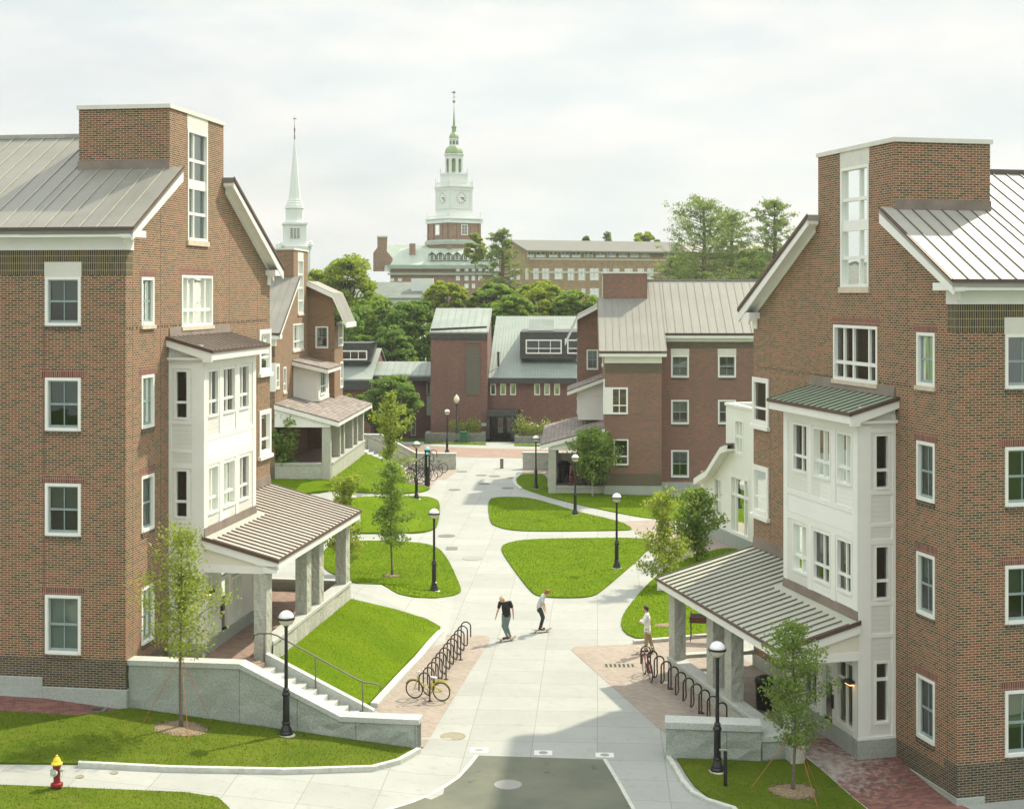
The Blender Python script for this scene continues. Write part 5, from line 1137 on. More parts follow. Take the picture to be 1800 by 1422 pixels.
    octg([(r(17.5),Z(244.6)),(r(17),Z(241)),(r(14),Z(237)),(r(8.5),Z(233.5)),(r(7.5),Z(232.5)),(r(7.5),Z(225.5)),(r(9.5),Z(224.5)),(r(9.5),Z(223)),(r(4.8),Z(222.6)),(r(1.2),Z(193)),(r(1.6),Z(192)),(r(.9),Z(190)),(r(.6),Z(181))],'spire','verdigris')
    m=MB(); m.lathe((cx,cy,Z(178.8)),[(r(5.4)*math.sin(t),-r(5.4)*math.cos(t)) for t in np.linspace(.02,math.pi-.02,9)],12); m.build('ball',M['verdigris'],root)
    m=MB(); m.tube([(cx,cy,Z(177)),(cx,cy,Z(160))],.07,6); m.box(WF,cx-.45,cx+.6,cy-.05,cy+.05,Z(171.5),Z(171)); m.box(WF,cx-.3,cx+.35,cy-.05,cy+.05,Z(164.5),Z(161.5)); m.box(WF,cx-.65,cx-.3,cy-.04,cy+.04,Z(163.6),Z(162.6)); m.build('weathervane',M['slate'],root)
    # clock dials
    for f in (fr,Fr(fr.o,(-fr.v[0],-fr.v[1]),(-fr.u[0],-fr.u[1]))):
        h=half(65); fa=f.side(h); zc=Z(349.3); rc=1.42*1.02
        m=MB(); n=28; m.add(fa,[(rc*math.cos(2*math.pi*i/n),.08,zc+rc*math.sin(2*math.pi*i/n)) for i in range(n)]+[(rc*math.cos(2*math.pi*i/n),.0,zc+rc*math.sin(2*math.pi*i/n)) for i in range(n)],[tuple(range(n))]+[(i,(i+1)%n,n+(i+1)%n,n+i) for i in range(n)])
        dl=m.build('clock_dial',M['white_paint'],cs); m=MB()
        def bar(ang,r0,r1,w_,y0=.09,y1=.13):
            c,s_=math.sin(ang),math.cos(ang); pts=[]
            for rr_,ww in ((r0,w_),(r1,w_)):
                for sg in (-1,1): pts.append((c*rr_+s_*sg*ww/2,zc+s_*rr_-c*sg*ww/2))
            m.prism(fa,[pts[0],pts[1],pts[3],pts[2]],'v',y0,y1)
        # facing outward the clock reads clockwise from outside; this face's u axis runs to the viewer's right or left
        sg=1 if (fa.u[0]>0) else -1
        for i in range(12): bar(rad(30*i),rc*.74,rc*.94,.14)
        m.build('numeral_marks',M['black_metal'],dl); m=MB(); bar(sg*rad(98),-.2,rc*.55,.2); m.build('hour_hand',M['black_metal'],dl); m=MB(); bar(sg*rad(126),-.25,rc*.85,.13,.135,.16); m.build('minute_hand',M['black_metal'],dl)
        for x in (-h+.35,h-.35): m=MB(); m.box(fa,x-.3,x+.3,0,.15,Z(367),Z(337)); m.build('corner_pilaster',M['white_far'],cs)
clocktower()
def steeple():
    D=262.; cx,cy,_=PD(517.8,515,D); th=rad(16); fr=Fr((cx,cy),(math.cos(th),math.sin(th)),(math.sin(th),-math.cos(th))); Z=lambda y: ZC+(H-y)/F*D; P=D/F
    root=empty('church_steeple',(cx,cy,Z(440)),'slender pale church steeple rising behind the far left hall','church')
    kk=1/(math.cos(th)+math.sin(th)); hf=lambda w_: w_*P*kk/2
    def sq(m,w_,y0,y1): h=hf(w_); m.box(fr,-h,h,-h,h,Z(y0),Z(y1))
    m=MB(); sq(m,45,434,395); b=m.build('base',M['white_far'],root); m=MB(); sq(m,50,395.5,392.5); sq(m,47.5,397,395.5); m.build('cornice',M['white_far'],root); m=MB(); sq(m,64,440,434.5); sq(m,60,520,440); m.build('lower_stage',M['white_far'],root)
    h=hf(45); fa=fr.side(h); m=MB(); m.box(fa,-1.2*.9,1.2*.6,0,.05,Z(420),Z(402)); sh=m.build('shutter',M['slate'],b)
    m=MB()
    for i in range(4): x=-1.08+1.8*i/3; m.box(fa,x-.06,x+.06,.05,.1,Z(420),Z(402))
    for i in range(6): z=Z(420)+(Z(402)-Z(420))*i/5; m.box(fa,-1.08,.72,.051,.098,z-.06,z+.06)
    m.build('lattice',M['white_far'],sh)
    hh=hf(62)
    for sx in (-1,1):
        for sy in (-1,1): m=MB(); m.lathe(fr.w(sx*hh,sy*hh,Z(434.5)),[(.55,0),(.55,.5),(.4,.6),(.4,.8),(.15,1.)],8); m.build('urn',M['white_far'],root)
    r=lambda w_: w_*P/2*1.04
    m=MB(); m.lathe((cx,cy,0),[(r(31),Z(393)),(r(31),Z(368)),(r(34),Z(367)),(r(34),Z(365.8)),(r(30),Z(365.5)),(r(30),Z(361)),(r(27),Z(360)),(r(27),Z(356.5)),(r(24),Z(355.5)),(r(24),Z(352)),(r(20.5),Z(351.5)),(r(2.),Z(247)),(r(1.6),Z(243))],8,rot=rad(22.5)); m.build('spire',M['white_far'],root)
    m=MB(); m.lathe((cx,cy,0),[(r(2.4),Z(245)),(r(1.),Z(234)),(r(3),Z(232)),(r(1),Z(230.5)),(r(3.6),Z(228)),(r(1),Z(225.5)),(r(.9),Z(224)),(r(1.8),Z(223)),(r(.6),Z(221)),(r(.5),Z(205))],8); m.box(WF,cx-.3,cx+.35,cy-.03,cy+.03,Z(210),Z(208.7)); m.build('finial',M['gutter'],root)
steeple()

# ------------------------------------------------------------------ lamps and small things
FRONTH=lambda a,b: clamp(.9-.093*FA.loc(a,b)[1],0,1.6)
def lamp_proto(x,y,z):
    root=empty('street_lamp',(x,y,z),'black globe street lamp','street lamp','black globe street lamps of the courtyard')
    m=MB(); m.lathe((x,y,z-.05),[(.27,0),(.27,.08),(.22,.12)],20); m.build('footing',M['concrete_plain'],root)
    m=MB(); m.lathe((x,y,z),[(.20,.05),(.20,.12),(.17,.16),(.165,.20),(.12,.30),(.10,.36),(.125,.38),(.125,.41),(.10,.43),(.093,1.17),(.12,1.19),(.125,1.23),(.085,1.30),(.085,1.33),(.10,1.35),(.055,1.40),(.048,2.9),(.05,3.14),(.07,3.16),(.07,3.2),(.04,3.22),(.07,3.26)],14); m.build('post',M['black_metal'],root,smooth=False)
    R_=.225; zc=3.40
    m=MB(); m.lathe((x,y,z+zc),[(R_*math.cos(t),R_*math.sin(t)) for t in np.linspace(.06,math.pi/2-.001,9)],20); m.build('globe_top',M['globe_top'],root,smooth=True)
    m=MB(); m.lathe((x,y,z+zc),[(R_*math.cos(t)*.99,R_*math.sin(t)) for t in np.linspace(-math.pi/2+.35,.02,8)],20); m.build('globe_bottom',M['globe_low'],root,smooth=True)
    m=MB(); m.lathe((x,y,z+zc-.02),[(R_+.005,0),(R_+.03,0),(R_+.03,.05),(R_+.005,.05),(R_+.005,0)],20); b=m.build('band',M['black_metal'],root)
    m=MB()
    for s in (-1,1): m.tube([(x+s*.05,y,z+3.2),(x+s*.16,y,z+3.24),(x+s*.24,y,z+3.38)],.010,6)
    m.build('bracket',M['black_metal'],b); return root
LP=[((503,1294),'black globe lamp on the front lawn before the long granite wall'),((1261,1358),'black globe lamp on the small shaded lawn at bottom right'),((763,1040),'black globe lamp on the left lawn island beside the thin tree'),
    ((1084,1000),'black globe lamp on the right triangular lawn'),((1011,906),'black globe lamp on the upper right lawn island in front of the far hall'),((732,878),'black globe lamp on the upper left lawn island before the black bicycles'),((942,860),'black globe lamp on the far right lawn beside its curved kerb'),((786,801),'black globe lamp just behind the end of the far left granite wall')]
p0=None
for (px,py),lb in LP:
    x,y,z=G(px,py,hgt)
    if px==786: y+=1.6; x=(px-CX)/F*y
    if p0 is None: p0=lamp_proto(x,y,z); p0['label']=lb
    else: copy_tree(p0,(x,y,z),label=lb)
def acorn():
    x,y,z=G(802.5,776); s=y/F
    root=empty('street_lamp',(x,y,z),'taller dark lamp with a single cream acorn globe before the brick tower','street lamp'); h=(776-693)*s
    m=MB(); m.lathe((x,y,z),[(.32,0),(.32,.15),(.2,.3),(.14,.7),(.13,1.1),(.08,1.3),(.06,h-1.0),(.12,h-.9),(.09,h-.8)],12); m.build('post',M['dark_bronze'],root)
    m=MB(); m.lathe((x,y,z+h-.8),[(.13,0),(.25,.25),(.26,.4),(.17,.6),(.08,.68),(.03,.8)],12); m.build('globe',M['acorn'],root,smooth=True)
acorn()
def callpost():
    x,y,z=G(751,854); s=y/F; h=(854-786)*s
    root=empty('call_post',(x,y,z),'dark emergency call post with a pale teal beacon beside the black bicycles','call post')
    m=MB(); m.lathe((x,y,z),[(.19,0),(.19,h*.80),(.16,h*.81),(.16,h*.86),(.20,h*.9),(.20,h*.93)],16); m.build('column',M['black_metal'],root)
    m=MB(); m.lathe((x,y,z+h*.93),[(.15,0),(.15,.12),(.08,.2),(.001,.22)],14); m.build('beacon',M['beacon'],root)
    m=MB(); m.box(WF,x-.05,x+.09,y-.2,y-.16,z+h*.82,z+h*.88); m.build('blue_lens',M['beacon'],root)
    m=MB(); m.box(WF,x+.03,x+.08,y-.205,y-.15,z+h*.5,z+h*.78); m.build('stripe',M['plate_white'],root)
callpost()
x,y,z=G(882,823); s=y/F
m=MB(); m.box(WF,x-.13,x+.13,y-.13,y+.13,z,z+.72); o=m.build('bollard',M['flashing'],origin=(x,y,z),bevel=.02); meta(o,'small brown square bollard standing in the far end of the walk','bollard')
m=MB(); m.box(WF,x-.14,x+.14,y-.14,y+.14,z+.72,z+.76); m.build('cap',M['trim_stone'],o)
x,y,z=G(1275,1384); m=MB(); m.box(WF,x-.045,x+.045,y-.045,y+.045,z-.1,z+1.0); o=m.build('marker_post',M['green_panel'],origin=(x,y,z)); o.data.materials[0]=M['bin_black']; meta(o,'short dark green square post beside the bottom right lamp','post')
m=MB(); m.box(WF,x-.16,x+.05,y-.05,y+.05,z+1.0,z+1.03); m.build('top_plate',M['green_panel'],o)
def hydrant():
    x,y,z=G(100,1388); root=empty('fire_hydrant',(x,y,z),'dark red fire hydrant with yellow bonnet and silver caps at bottom left','fire hydrant')
    m=MB(); m.lathe((x,y,z-.02),[(.085,0),(.085,.10),(.15,.12),(.155,.15),(.15,.19),(.09,.21),(.085,.24),(.085,.56),(.10,.60),(.11,.64),(.11,.66)],16); m.build('body',M['red_paint'],root,smooth=False)
    m=MB(); m.lathe((x,y,z+.64),[(.135,0),(.14,.03),(.10,.07),(.085,.12),(.055,.17),(.03,.19),(.03,.23),(.001,.24)],16); m.build('bonnet',M['yellow_paint'],root)
    def cap(d,r,l,nm,zz):
        d=Vector(d).normalized(); c=Vector((x,y,z+zz)); m=MB(); m.tube([c+d*.06,c+d*l,c+d*(l+.002),c+d*(l+.055),c+d*(l+.056),c+d*(l+.09)],[r*.8,r*.8,r,r,r*.35,r*.3],12); m.build(nm,M['silver_paint'],root)
    cap((-.25,-1,0),.082,.10,'pumper_cap',.46); cap((-1,.15,0),.05,.10,'nozzle_cap',.50); cap((1,.1,0),.05,.10,'nozzle_cap',.50)
    for s in (-1,1):
        m=MB(); m.tube([(x+s*.15,y-.02,z+.47),(x+s*.16,y-.03,z+.40),(x+s*.13,y-.05,z+.34),(x+s*.09,y-.06,z+.33)],.008,6); m.build('chain',M['silver_paint'],root)
hydrant()
def grill():
    a=G(1213,1131); b=G(1219,1137); x=a[0]; y=a[1]+.2; z=hgt(x,y)+.02
    f=Fr((x,y),(.985,-.17),(.17,.985)); root=empty('charcoal_grill',(x,y,z),'rusty brown trough grill on thin legs behind the right porch pillars','grill')
    m=MB(); L,W_=1.25,.55; m.prism(f,[(0,z+.95),(.06,z+.70),(W_-.06,z+.70),(W_,z+.95),(W_-.03,z+.95),(W_-.08,z+.73),(.08,z+.73),(.03,z+.95)],'u',.0,L); m.box(f,0,.02,.03,W_-.03,z+.72,z+.95); m.box(f,L-.02,L,.03,W_-.03,z+.72,z+.95); m.build('trough',M['grill_iron'],root)
    m=MB()
    for k in range(12): v=.05+k*.04; m.box(f,.03,L-.03,v,v+.012,z+.955,z+.965)
    m.build('grate',M['black_metal'],root)
    for u in (.03,L-.06):
        for v in (.04,W_-.07): m=MB(); m.box(f,u,u+.03,v,v+.03,z,z+(.95 if v<.1 or u>.1 else 1.08)); m.build('leg',M['grill_iron'],root)
    m=MB(); m.box(f,.03,L-.03,.05,.07,z+.22,z+.245); m.build('rail',M['grill_iron'],root)
grill()
def bins():
    x,y,z=FB.w(8.6,1.75,0); 
    u_,v_=8.4,1.8; x,y,_=FB.w(u_,v_,0); z=.02
    m=MB(); m.lathe((x,y,z),[(.22,0),(.26,.02),(.29,.85),(.32,.86),(.32,.92),(.28,.98),(.12,1.05),(.001,1.06)],16); o=m.build('rubbish_bin',M['bin_black'],origin=(x,y,z)); meta(o,'black domed rubbish bin under the right porch by the white bay','bin')
    m=MB(); m.box(WF,x-.12,x+.12,y-.33,y-.25,z+.62,z+.8); m.build('opening',M['room_dark'],o)
    x,y,z=FA.w(8.75,.75,1.7); m=MB(); m.lathe((x,y,z),[(.27,0),(.27,.12),(.24,.20),(.2,.34),(.08,.5),(.06,.95),(.075,1.0),(.05,1.06),(.001,1.08)],16); o=m.build('ash_urn',M['ivory_plastic'],origin=(x,y,z),smooth=False); meta(o,'cream bottle-shaped ash receptacle on the left porch against the white wall','ash receptacle')
    m=MB(); m.lathe((x,y,z-.0),[(.28,0),(.28,.03)],16); m.build('base_ring',M['black_metal'],o)
    # far right porch
    x,y,_=G(990,846,z=.3); z=.25; m=MB(); m.lathe((x,y,z),[(.30,0),(.40,.03),(.44,1.15),(.5,1.17),(.5,1.3),(.3,1.45),(.001,1.5)],16); o=m.build('rubbish_bin',M['bin_black'],origin=(x,y,z)); meta(o,'black barrel bin beside the red cone in the far right porch','bin')
    m=MB(); m.box(WF,x-.15,x+.15,y-.52,y-.44,z+.85,z+1.05); m.build('opening',M['room_dark'],o)
    x+=.62; y-=.1; m=MB(); m.lathe((x,y,z),[(.30,0),(.30,.05),(.20,.06),(.05,1.15),(.04,1.2)],4,rot=.7); o=m.build('traffic_cone',M['cone_red'],origin=(x,y,z)); meta(o,'red cone leaning by the black barrel bin in the far right porch','cone')
    x,y,z=G(816,778); s=y/F; m=MB(); m.box(WF,x-.35,x+.35,y-.3,y+.3,z,z+.9); o=m.build('utility_box',M['green_box'],origin=(x,y,z),bevel=.04); meta(o,'small green utility box before the stone planter and tall acorn lamp','utility box')
    m=MB(); m.box(WF,x-.38,x+.38,y-.33,y+.33,z+.9,z+.97); m.build('lid',M['green_box'],o)
bins()

# ------------------------------------------------------------------ bicycle racks
def rack(name,label,p0,d,n,step,wd,slant,posts,hh=.92,hl=.14,tr=.024):
    """row of upright oval loops linked at the bottom; p0 start, d row direction (unit), loops lie across the row"""
    dx,dy=d; nx,ny=slant
    root=empty(name,p0,label,'bicycle rack'); x0,y0,z0=p0
    pts=[]
    for i in range(n):
        cx,cy=x0+dx*step*i,y0+dy*step*i; r=wd/2
        seq=[(-r,hl+.18)]+[(-r,hh-r)]+[(-r*math.cos(t),hh-r+r*math.sin(t)) for t in np.linspace(.25,math.pi-.25,9)]+[(r,hh-r),(r,hl+.22)]
        if i<n-1: 
            seq+=[(r*.86,hl+.06,.15),(r*.5,hl,.3),(0,hl-.01,.5),(-r*.5,hl,.7),(-r*.86,hl+.06,.85)]
        for q in seq:
            k=q[2]*step if len(q)>2 else 0
            pts.append((cx+nx*q[0]+dx*k,cy+ny*q[0]+dy*k,z0+q[1]))
    m=MB(); m.tube(pts,tr,8); m.build('loops',M['rack_metal'],root,smooth=True)
    for i in posts:
        cx,cy=x0+dx*step*i+nx*wd/2,y0+dy*step*i+ny*wd/2; m=MB(); m.tube([(cx,cy,z0),(cx,cy,z0+hl+.3)],tr,8); m.lathe((cx,cy,z0),[(.09,0),(.09,.02),(.03,.025)],10); m.build('post',M['rack_metal'],root)
def dirn(a,b): L=math.hypot(b[0]-a[0],b[1]-a[1]); return ((b[0]-a[0])/L,(b[1]-a[1])/L),L
a=G(746,1232); b=G(819,1136); d,L=dirn(a,b)
rack('bike_rack','wave of dark loops on the left brick strip, yellow bicycle at its near end',a,d,12,L/11,.36,(.985,-.17),(0,4,8))
a=G(1135,1183); b=G(1268,1290); d,L=dirn(a,b)
rack('bike_rack','wave of black loops on the right brick paving beside the porch parapet',(a[0],a[1],.02),d,11,L/10,.34,(.98,.2),(0,3,7),tr=.026)
def cyc(p,a,frame_mat,label,scale=1.,lean=0.,seat='saddle_black',basket=False,group=None,fender=False,step=False):
    root=empty('bicycle',p,label,'bicycle',group); S=scale
    def T(x,y,z): 
        y2=y+z*math.sin(lean); return (p[0]+(x*math.cos(a)-y2*math.sin(a))*S,p[1]+(x*math.sin(a)+y2*math.cos(a))*S,p[2]+z*math.cos(lean)*S)
    r=.34
    for nm,cx in (('front_wheel',.52),('rear_wheel',-.52)):
        m=MB(); m.tube([T(cx+(r-.02)*math.cos(t),0,r+(r-.02)*math.sin(t)) for t in np.linspace(0,2*math.pi,29)[:-1]],.02*S,6,closed=True); w=m.build('wheel',M['tyre'],root,smooth=True)
        m=MB(); m.tube([T(cx+(r-.045)*math.cos(t),0,r+(r-.045)*math.sin(t)) for t in np.linspace(0,2*math.pi,25)[:-1]],.008*S,5,closed=True); m.build('rim',M['chrome'],w)
        m=MB()
        for k in range(16):
            t=k*math.pi/8; m.tube([T(cx,.02*(-1)**k,r),T(cx+(r-.04)*math.cos(t),0,r+(r-.04)*math.sin(t))],.0022*S,3)
        m.build('spokes',M['chrome'],w)
        if fender:
            m=MB(); m.tube([T(cx+(r+.025)*math.cos(t),0,r+(r+.025)*math.sin(t)) for t in np.linspace(.1 if cx<0 else .5,2.9 if cx<0 else 2.3,12)],.022*S,6); m.build('fender',M[frame_mat],w)
    bb=(-.06,0,.29); st=(-.22,0,.78); hd=(.36,0,.83); hd2=(.40,0,.68)
    m=MB(); tt=.017*S
    top=(-.17,0,.60) if step else (-.20,0,.74)
    for q in (([bb,st]),([bb,hd2]),([top,hd] if not step else [(-.13,0,.48),(.1,0,.52),hd2]),([hd,hd2]),([(-.52,.05,r),bb]),([(-.52,-.05,r),bb]),([(-.52,.05,r),top]),([(-.52,-.05,r),top])): m.tube([T(*k) for k in q],tt,7)
    m.build('frame',M[frame_mat],root,smooth=True)
    m=MB(); 
    for s in (-.05,.05): m.tube([T(.40,0,.70),T(.42,s,.62),T(.52,s,r)],.011*S,6)
    m.build('fork',M[frame_mat],root,smooth=True)
    m=MB(); m.tube([T(.36,0,.83),T(.34,0,.95)],.012*S,6); m.tube([T(.22,.28,.99),T(.33,.22,1.0),T(.36,.08,.96),T(.34,0,.95),T(.36,-.08,.96),T(.33,-.22,1.0),T(.22,-.28,.99)],.012*S,6); m.build('handlebar',M['chrome'],root,smooth=True)
    m=MB(); m.add(WF,[T(-.36,.08,.84),T(-.36,-.08,.84),T(-.1,-.02,.85),T(-.1,.02,.85),T(-.35,.07,.79),T(-.35,-.07,.79),T(-.12,-.02,.82),T(-.12,.02,.82)],[(0,1,2,3),(4,5,6,7),(0,1,5,4),(1,2,6,5),(2,3,7,6),(3,0,4,7)]); m.build('saddle',M['saddle_white' if seat=='white' else 'tyre'],root)
    m=MB(); 
    for k in np.linspace(0,2*math.pi,13)[:-1]: pass
    m.tube([T(-.06+.09*math.cos(t),-.04,.29+.09*math.sin(t)) for t in np.linspace(0,2*math.pi,15)[:-1]],.009*S,5,closed=True); m.tube([T(-.06,-.06,.29),T(.04,-.07,.16),T(.06,-.14,.15)],.01*S,5); m.tube([T(-.06,.06,.29),T(-.16,.07,.42),T(-.17,.14,.43)],.01*S,5); m.build('crankset',M['chrome'],root)
    if basket:
        m=MB()
        for z in (.78,.88,1.0): m.tube([T(.44,.14,z),T(.66,.14,z),T(.66,-.14,z),T(.44,-.14,z)],.006*S,4,closed=True)
        for q in ((.44,.14),(.55,.14),(.66,.14),(.66,0),(.66,-.14),(.55,-.14),(.44,-.14)): m.tube([T(q[0],q[1],.78),T(q[0],q[1],1.0)],.005*S,4)
        m.build('basket',M['chrome'],root)
    if step: m=MB(); m.box(WF,0,0,0,0,0,0) if 0 else m.tube([T(-.75,.05,.74),T(-.3,.05,.76),T(-.3,-.05,.76),T(-.75,-.05,.74)],.012*S,5,closed=True); m.build('carrier',M[frame_mat],root) if step else None
    return root
# the yellow one leans in the near end of the left rack, front wheel to the left
p=G(752,1232); cyc((p[0],p[1]+.12,p[2]+.01),rad(160),'bike_yellow','yellow bicycle with white saddle parked in the near end of the left rack',.92,lean=.06,seat='white',fender=True,step=True)
p=G(1137,1192); cyc((p[0]+.02,p[1]-.05,.02),rad(97),'bike_red','dark red bicycle seen end-on in the first loop of the right rack',lean=.04)
bs=[(724,851,12,'bike_grey','black bicycle nearest the lamp in the far bicycle cluster',0),(736,849,25,'bike_green','dark green bicycle second from the left in the far cluster',0),(746,846,8,'bike_grey','black bicycle in the middle of the far cluster, behind the call post',0),(757,839,18,'bike_grey','grey bicycle right of the call post in the far cluster',0),(766,831,172,'bike_grey','rearmost bicycle with pale basket at the right of the far cluster',1),(733,841,200,'bike_red','reddish bicycle behind the others in the far cluster',0)]
for px,py,an,mt,lb,bk in bs:
    p=G(px,py); cyc((p[0],p[1],p[2]+.01),rad(an),mt,lb,1.08,.05,basket=bool(bk))
for i,(px,an,mt,lb) in enumerate(((1018,5,'bike_grey','black bicycle at the left of the far right porch'),(1034,175,'bike_red','red framed bicycle in the far right porch behind the thin trunk'),(1048,12,'bike_grey','grey bicycle at the right end of the far right porch'))):
    D_=95.6+.5*i; x=(px-CX)/F*D_; cyc((x,D_,.26),rad(an),mt,lb,1.12,.05)
a=G(722,846); b=G(762,829); d,L=dirn(a,b); rack('bike_rack','dark loop rack almost hidden by the far cluster of bicycles',a,d,7,L/6,.5,(.98,-.1),(0,3))

# ------------------------------------------------------------------ trees
def leafmesh(C,size,rs,up=.3,aspect=.55,fold=True):
    """leaf blades at points C (N,3): two-triangle folded rhombs"""
    N=len(C); n=rs.normal(size=(N,3)); n[:,2]+=up; n/=np.linalg.norm(n,axis=1)[:,None]
    t=rs.normal(size=(N,3)); t-=n*(t*n).sum(1)[:,None]; t/=np.linalg.norm(t,axis=1)[:,None]; b=np.cross(n,t)
    s=size*rs.uniform(.6,1.25,size=(N,1))
    v=np.empty((N,4,3)); v[:,0]=C-t*s*.5; v[:,2]=C+t*s*.5; v[:,1]=C+b*s*aspect*.5+n*s*.12; v[:,3]=C-b*s*aspect*.5+n*s*.12
    return v.reshape(-1,3)
def quadobj(name,V,mat,origin,parent=None,verts=4):
    N=len(V)//verts; me=bpy.data.meshes.new(name); o0=np.array(origin)
    me.vertices.add(len(V)); me.vertices.foreach_set('co',(V-o0).astype(np.float32).ravel()); me.loops.add(len(V)); me.loops.foreach_set('vertex_index',np.arange(len(V),dtype=np.int32))
    me.polygons.add(N); me.polygons.foreach_set('loop_start',np.arange(N,dtype=np.int32)*verts); me.polygons.foreach_set('loop_total',np.full(N,verts,dtype=np.int32)); me.materials.append(mat); me.update(calc_edges=True)
    o=bpy.data.objects.new(name,me); COL.objects.link(o)
    if parent: o.parent=parent
    else: o.location=origin
    return o
def youngtree(px,py,ytop,halfw,label,mat='leaf_young',seed=1,n=3400,ls=.13,bare=.25,trunk='bark',tr=.045,hf=hgt,stakes=0,mulch=0.,lean=0.,dens=1.,group=None,shape=0):
    rs=np.random.RandomState(seed); x,y,z=G(px,py,hf); s=y/F; h=(py-ytop)*s*1.01; hw=halfw*s
    root=empty('young_tree',(x,y,z),label,'tree',group); zt=z+h
    m=MB(); tp=[(x+lean*t*t+.03*math.sin(t*7+seed),y+.03*math.cos(t*5),z-.05+h*.97*t) for t in np.linspace(0,1,12)]
    m.tube(tp,[tr*(1-.85*t)*(1.5 if t==0 else 1) for t in np.linspace(0,1,12)],8)
    C=[]; nb=int(22*dens)+8
    for i in range(nb):
        t=bare+(1-bare)*(i+.5)/nb; t=min(.98,t+rs.uniform(-.02,.02)); k=t*11; j=int(k); q=Vector(tp[j]).lerp(Vector(tp[min(j+1,11)]),k-j)
        tt=(t-bare)/(1-bare)
        prof={0:(1-.75*tt)*(.55+.75*min(1,tt*4)),1:math.sin(math.pi*min(1,.12+tt*.86))**.7,2:(.5+.5*math.sin(tt*9+seed))*(1-.6*tt)+.25}[shape]
        L=hw*prof*rs.uniform(.55,1.3); an=i*2.4+rs.uniform(-.4,.4); el=rs.uniform(.25,.8)
        d=Vector((math.cos(an)*math.cos(el),math.sin(an)*math.cos(el),math.sin(el)))
        e1=q+d*L*.55; e2=q+Vector((d.x*L,d.y*L,d.z*L*.85)); m.tube([q,e1,e2],[tr*.32*(1-.6*tt)+.004,tr*.2*(1-.6*tt)+.003,.003],5)
        nl=int(n/nb*(.5+prof*.9))
        for c in range(4):
            f_=.35+.75*(c/3.); cc=q.lerp(e2,f_); C.append(np.array(cc)+rs.normal(size=(nl//4,3))*np.array([.125,.125,.10])*hw*(.8+.5*prof))
    m.build('trunk',M[trunk],root,smooth=True)
    C=np.concatenate(C); quadobj('crown',leafmesh(C,ls,rs),M[mat],(x,y,z),root)
    if mulch:
        mm=MB(); nn=28; base=[(x+mulch*(1+.08*math.sin(3*a+seed)+.05*math.sin(7*a))*math.cos(a),y+mulch*.8*(1+.08*math.cos(2*a+seed))*math.sin(a)) for a in np.linspace(0,2*math.pi,nn+1)[:-1]]
        P=[(a,b,hf(a,b)+.035) for a,b in base]+[(x+(a-x)*.55,y+(b-y)*.55,hf(x+(a-x)*.55,y+(b-y)*.55)+.09) for a,b in base]+[(x,y,z+.11)]
        mm.add(WF,P,[(i,(i+1)%nn,nn+(i+1)%nn,nn+i) for i in range(nn)]+[(nn+i,nn+(i+1)%nn,2*nn) for i in range(nn)]); o=mm.build('mulch_bed',M['mulch'],origin=(x,y,z),smooth=True); meta(o,'round bed of wood mulch at the foot of the '+label[:28].rsplit(' ',1)[0],'mulch bed')
        chips=np.stack([rs.uniform(-mulch,mulch,900),rs.uniform(-mulch*.8,mulch*.8,900)],1); chips=chips[(chips[:,0]/mulch)**2+(chips[:,1]/mulch/.8)**2<.9]; CC=np.array([(x+a,y+b,hf(x+a,y+b)+.05+.05*(1-math.hypot(a,b)/mulch)) for a,b in chips]); quadobj('wood_chips',leafmesh(CC,.07,rs,1.5,.4),M['mulch'],(x,y,z),o)['kind']='stuff'
    for k in range(stakes):
        an=k*2.1+.9; e=Vector((x+math.cos(an)*1.15,y+math.sin(an)*1.0,0)); e.z=hf(e.x,e.y)+.02; mm=MB(); mm.tube([(x,y,z+h*.36),e],.008,5); o=mm.build('guy_rope',M['rope_orange'],root)
    return root
youngtree(318,1283,924,72,'young tree with airy yellow green crown, roped on the front lawn before the granite wall',seed=3,n=4300,ls=.11,bare=.36,stakes=3,mulch=.9,tr=.05,shape=0,dens=1.2,hf=hgt)
youngtree(1396,1394,1088,58,'young roped tree with narrow green crown on the shaded lawn at bottom right','leaf_mid',seed=5,n=4300,ls=.105,bare=.28,stakes=3,mulch=.75,tr=.045,shape=1,dens=1.2)
youngtree(688,1014,806,36,'slim young tree with tall oval crown on the left lawn island','leaf_mid',seed=8,n=3000,ls=.16,bare=.24,tr=.05,shape=1,mulch=.5,stakes=2)
youngtree(686,873,688,34,'tall narrow young tree standing behind the slim tree on the upper left lawn','leaf_young',seed=9,n=1900,ls=.23,bare=.34,tr=.06,shape=2,stakes=1)
youngtree(606,1008,840,38,'small bushy young tree just beyond the corner of the left porch roof','leaf_young',seed=12,n=3600,ls=.17,bare=.14,tr=.04,shape=2)
youngtree(497,842,716,34,'young tree in front of the far left shingled porch','leaf_mid',seed=14,n=2600,ls=.25,bare=.18,trunk='bark_pale',tr=.05,shape=1)
youngtree(1042,873,757,41,'small round tree with a pale trunk before the far right hall porch','leaf_green',seed=16,n=3200,ls=.25,bare=.26,trunk='bark_pale',tr=.06,shape=1)
youngtree(1166,1032,868,44,'airy young tree overhanging the path behind the right porch roof','leaf_young',seed=18,n=3200,ls=.17,bare=.06,tr=.035,shape=2)
youngtree(1224,988,859,40,'fuller round young tree in front of the white sided wing','leaf_mid',seed=21,n=4200,ls=.18,bare=.12,tr=.05,shape=1)
x,y,z=G(1172,1101); m=MB(); m.lathe((x,y,z),[(.62,.03),(.4,.08),(.001,.1)],20,sy=.6); o=m.build('mulch_bed',M['mulch'],origin=(x,y,z)); meta(o,'small oval mulch patch on the lawn behind the man in white','mulch bed')
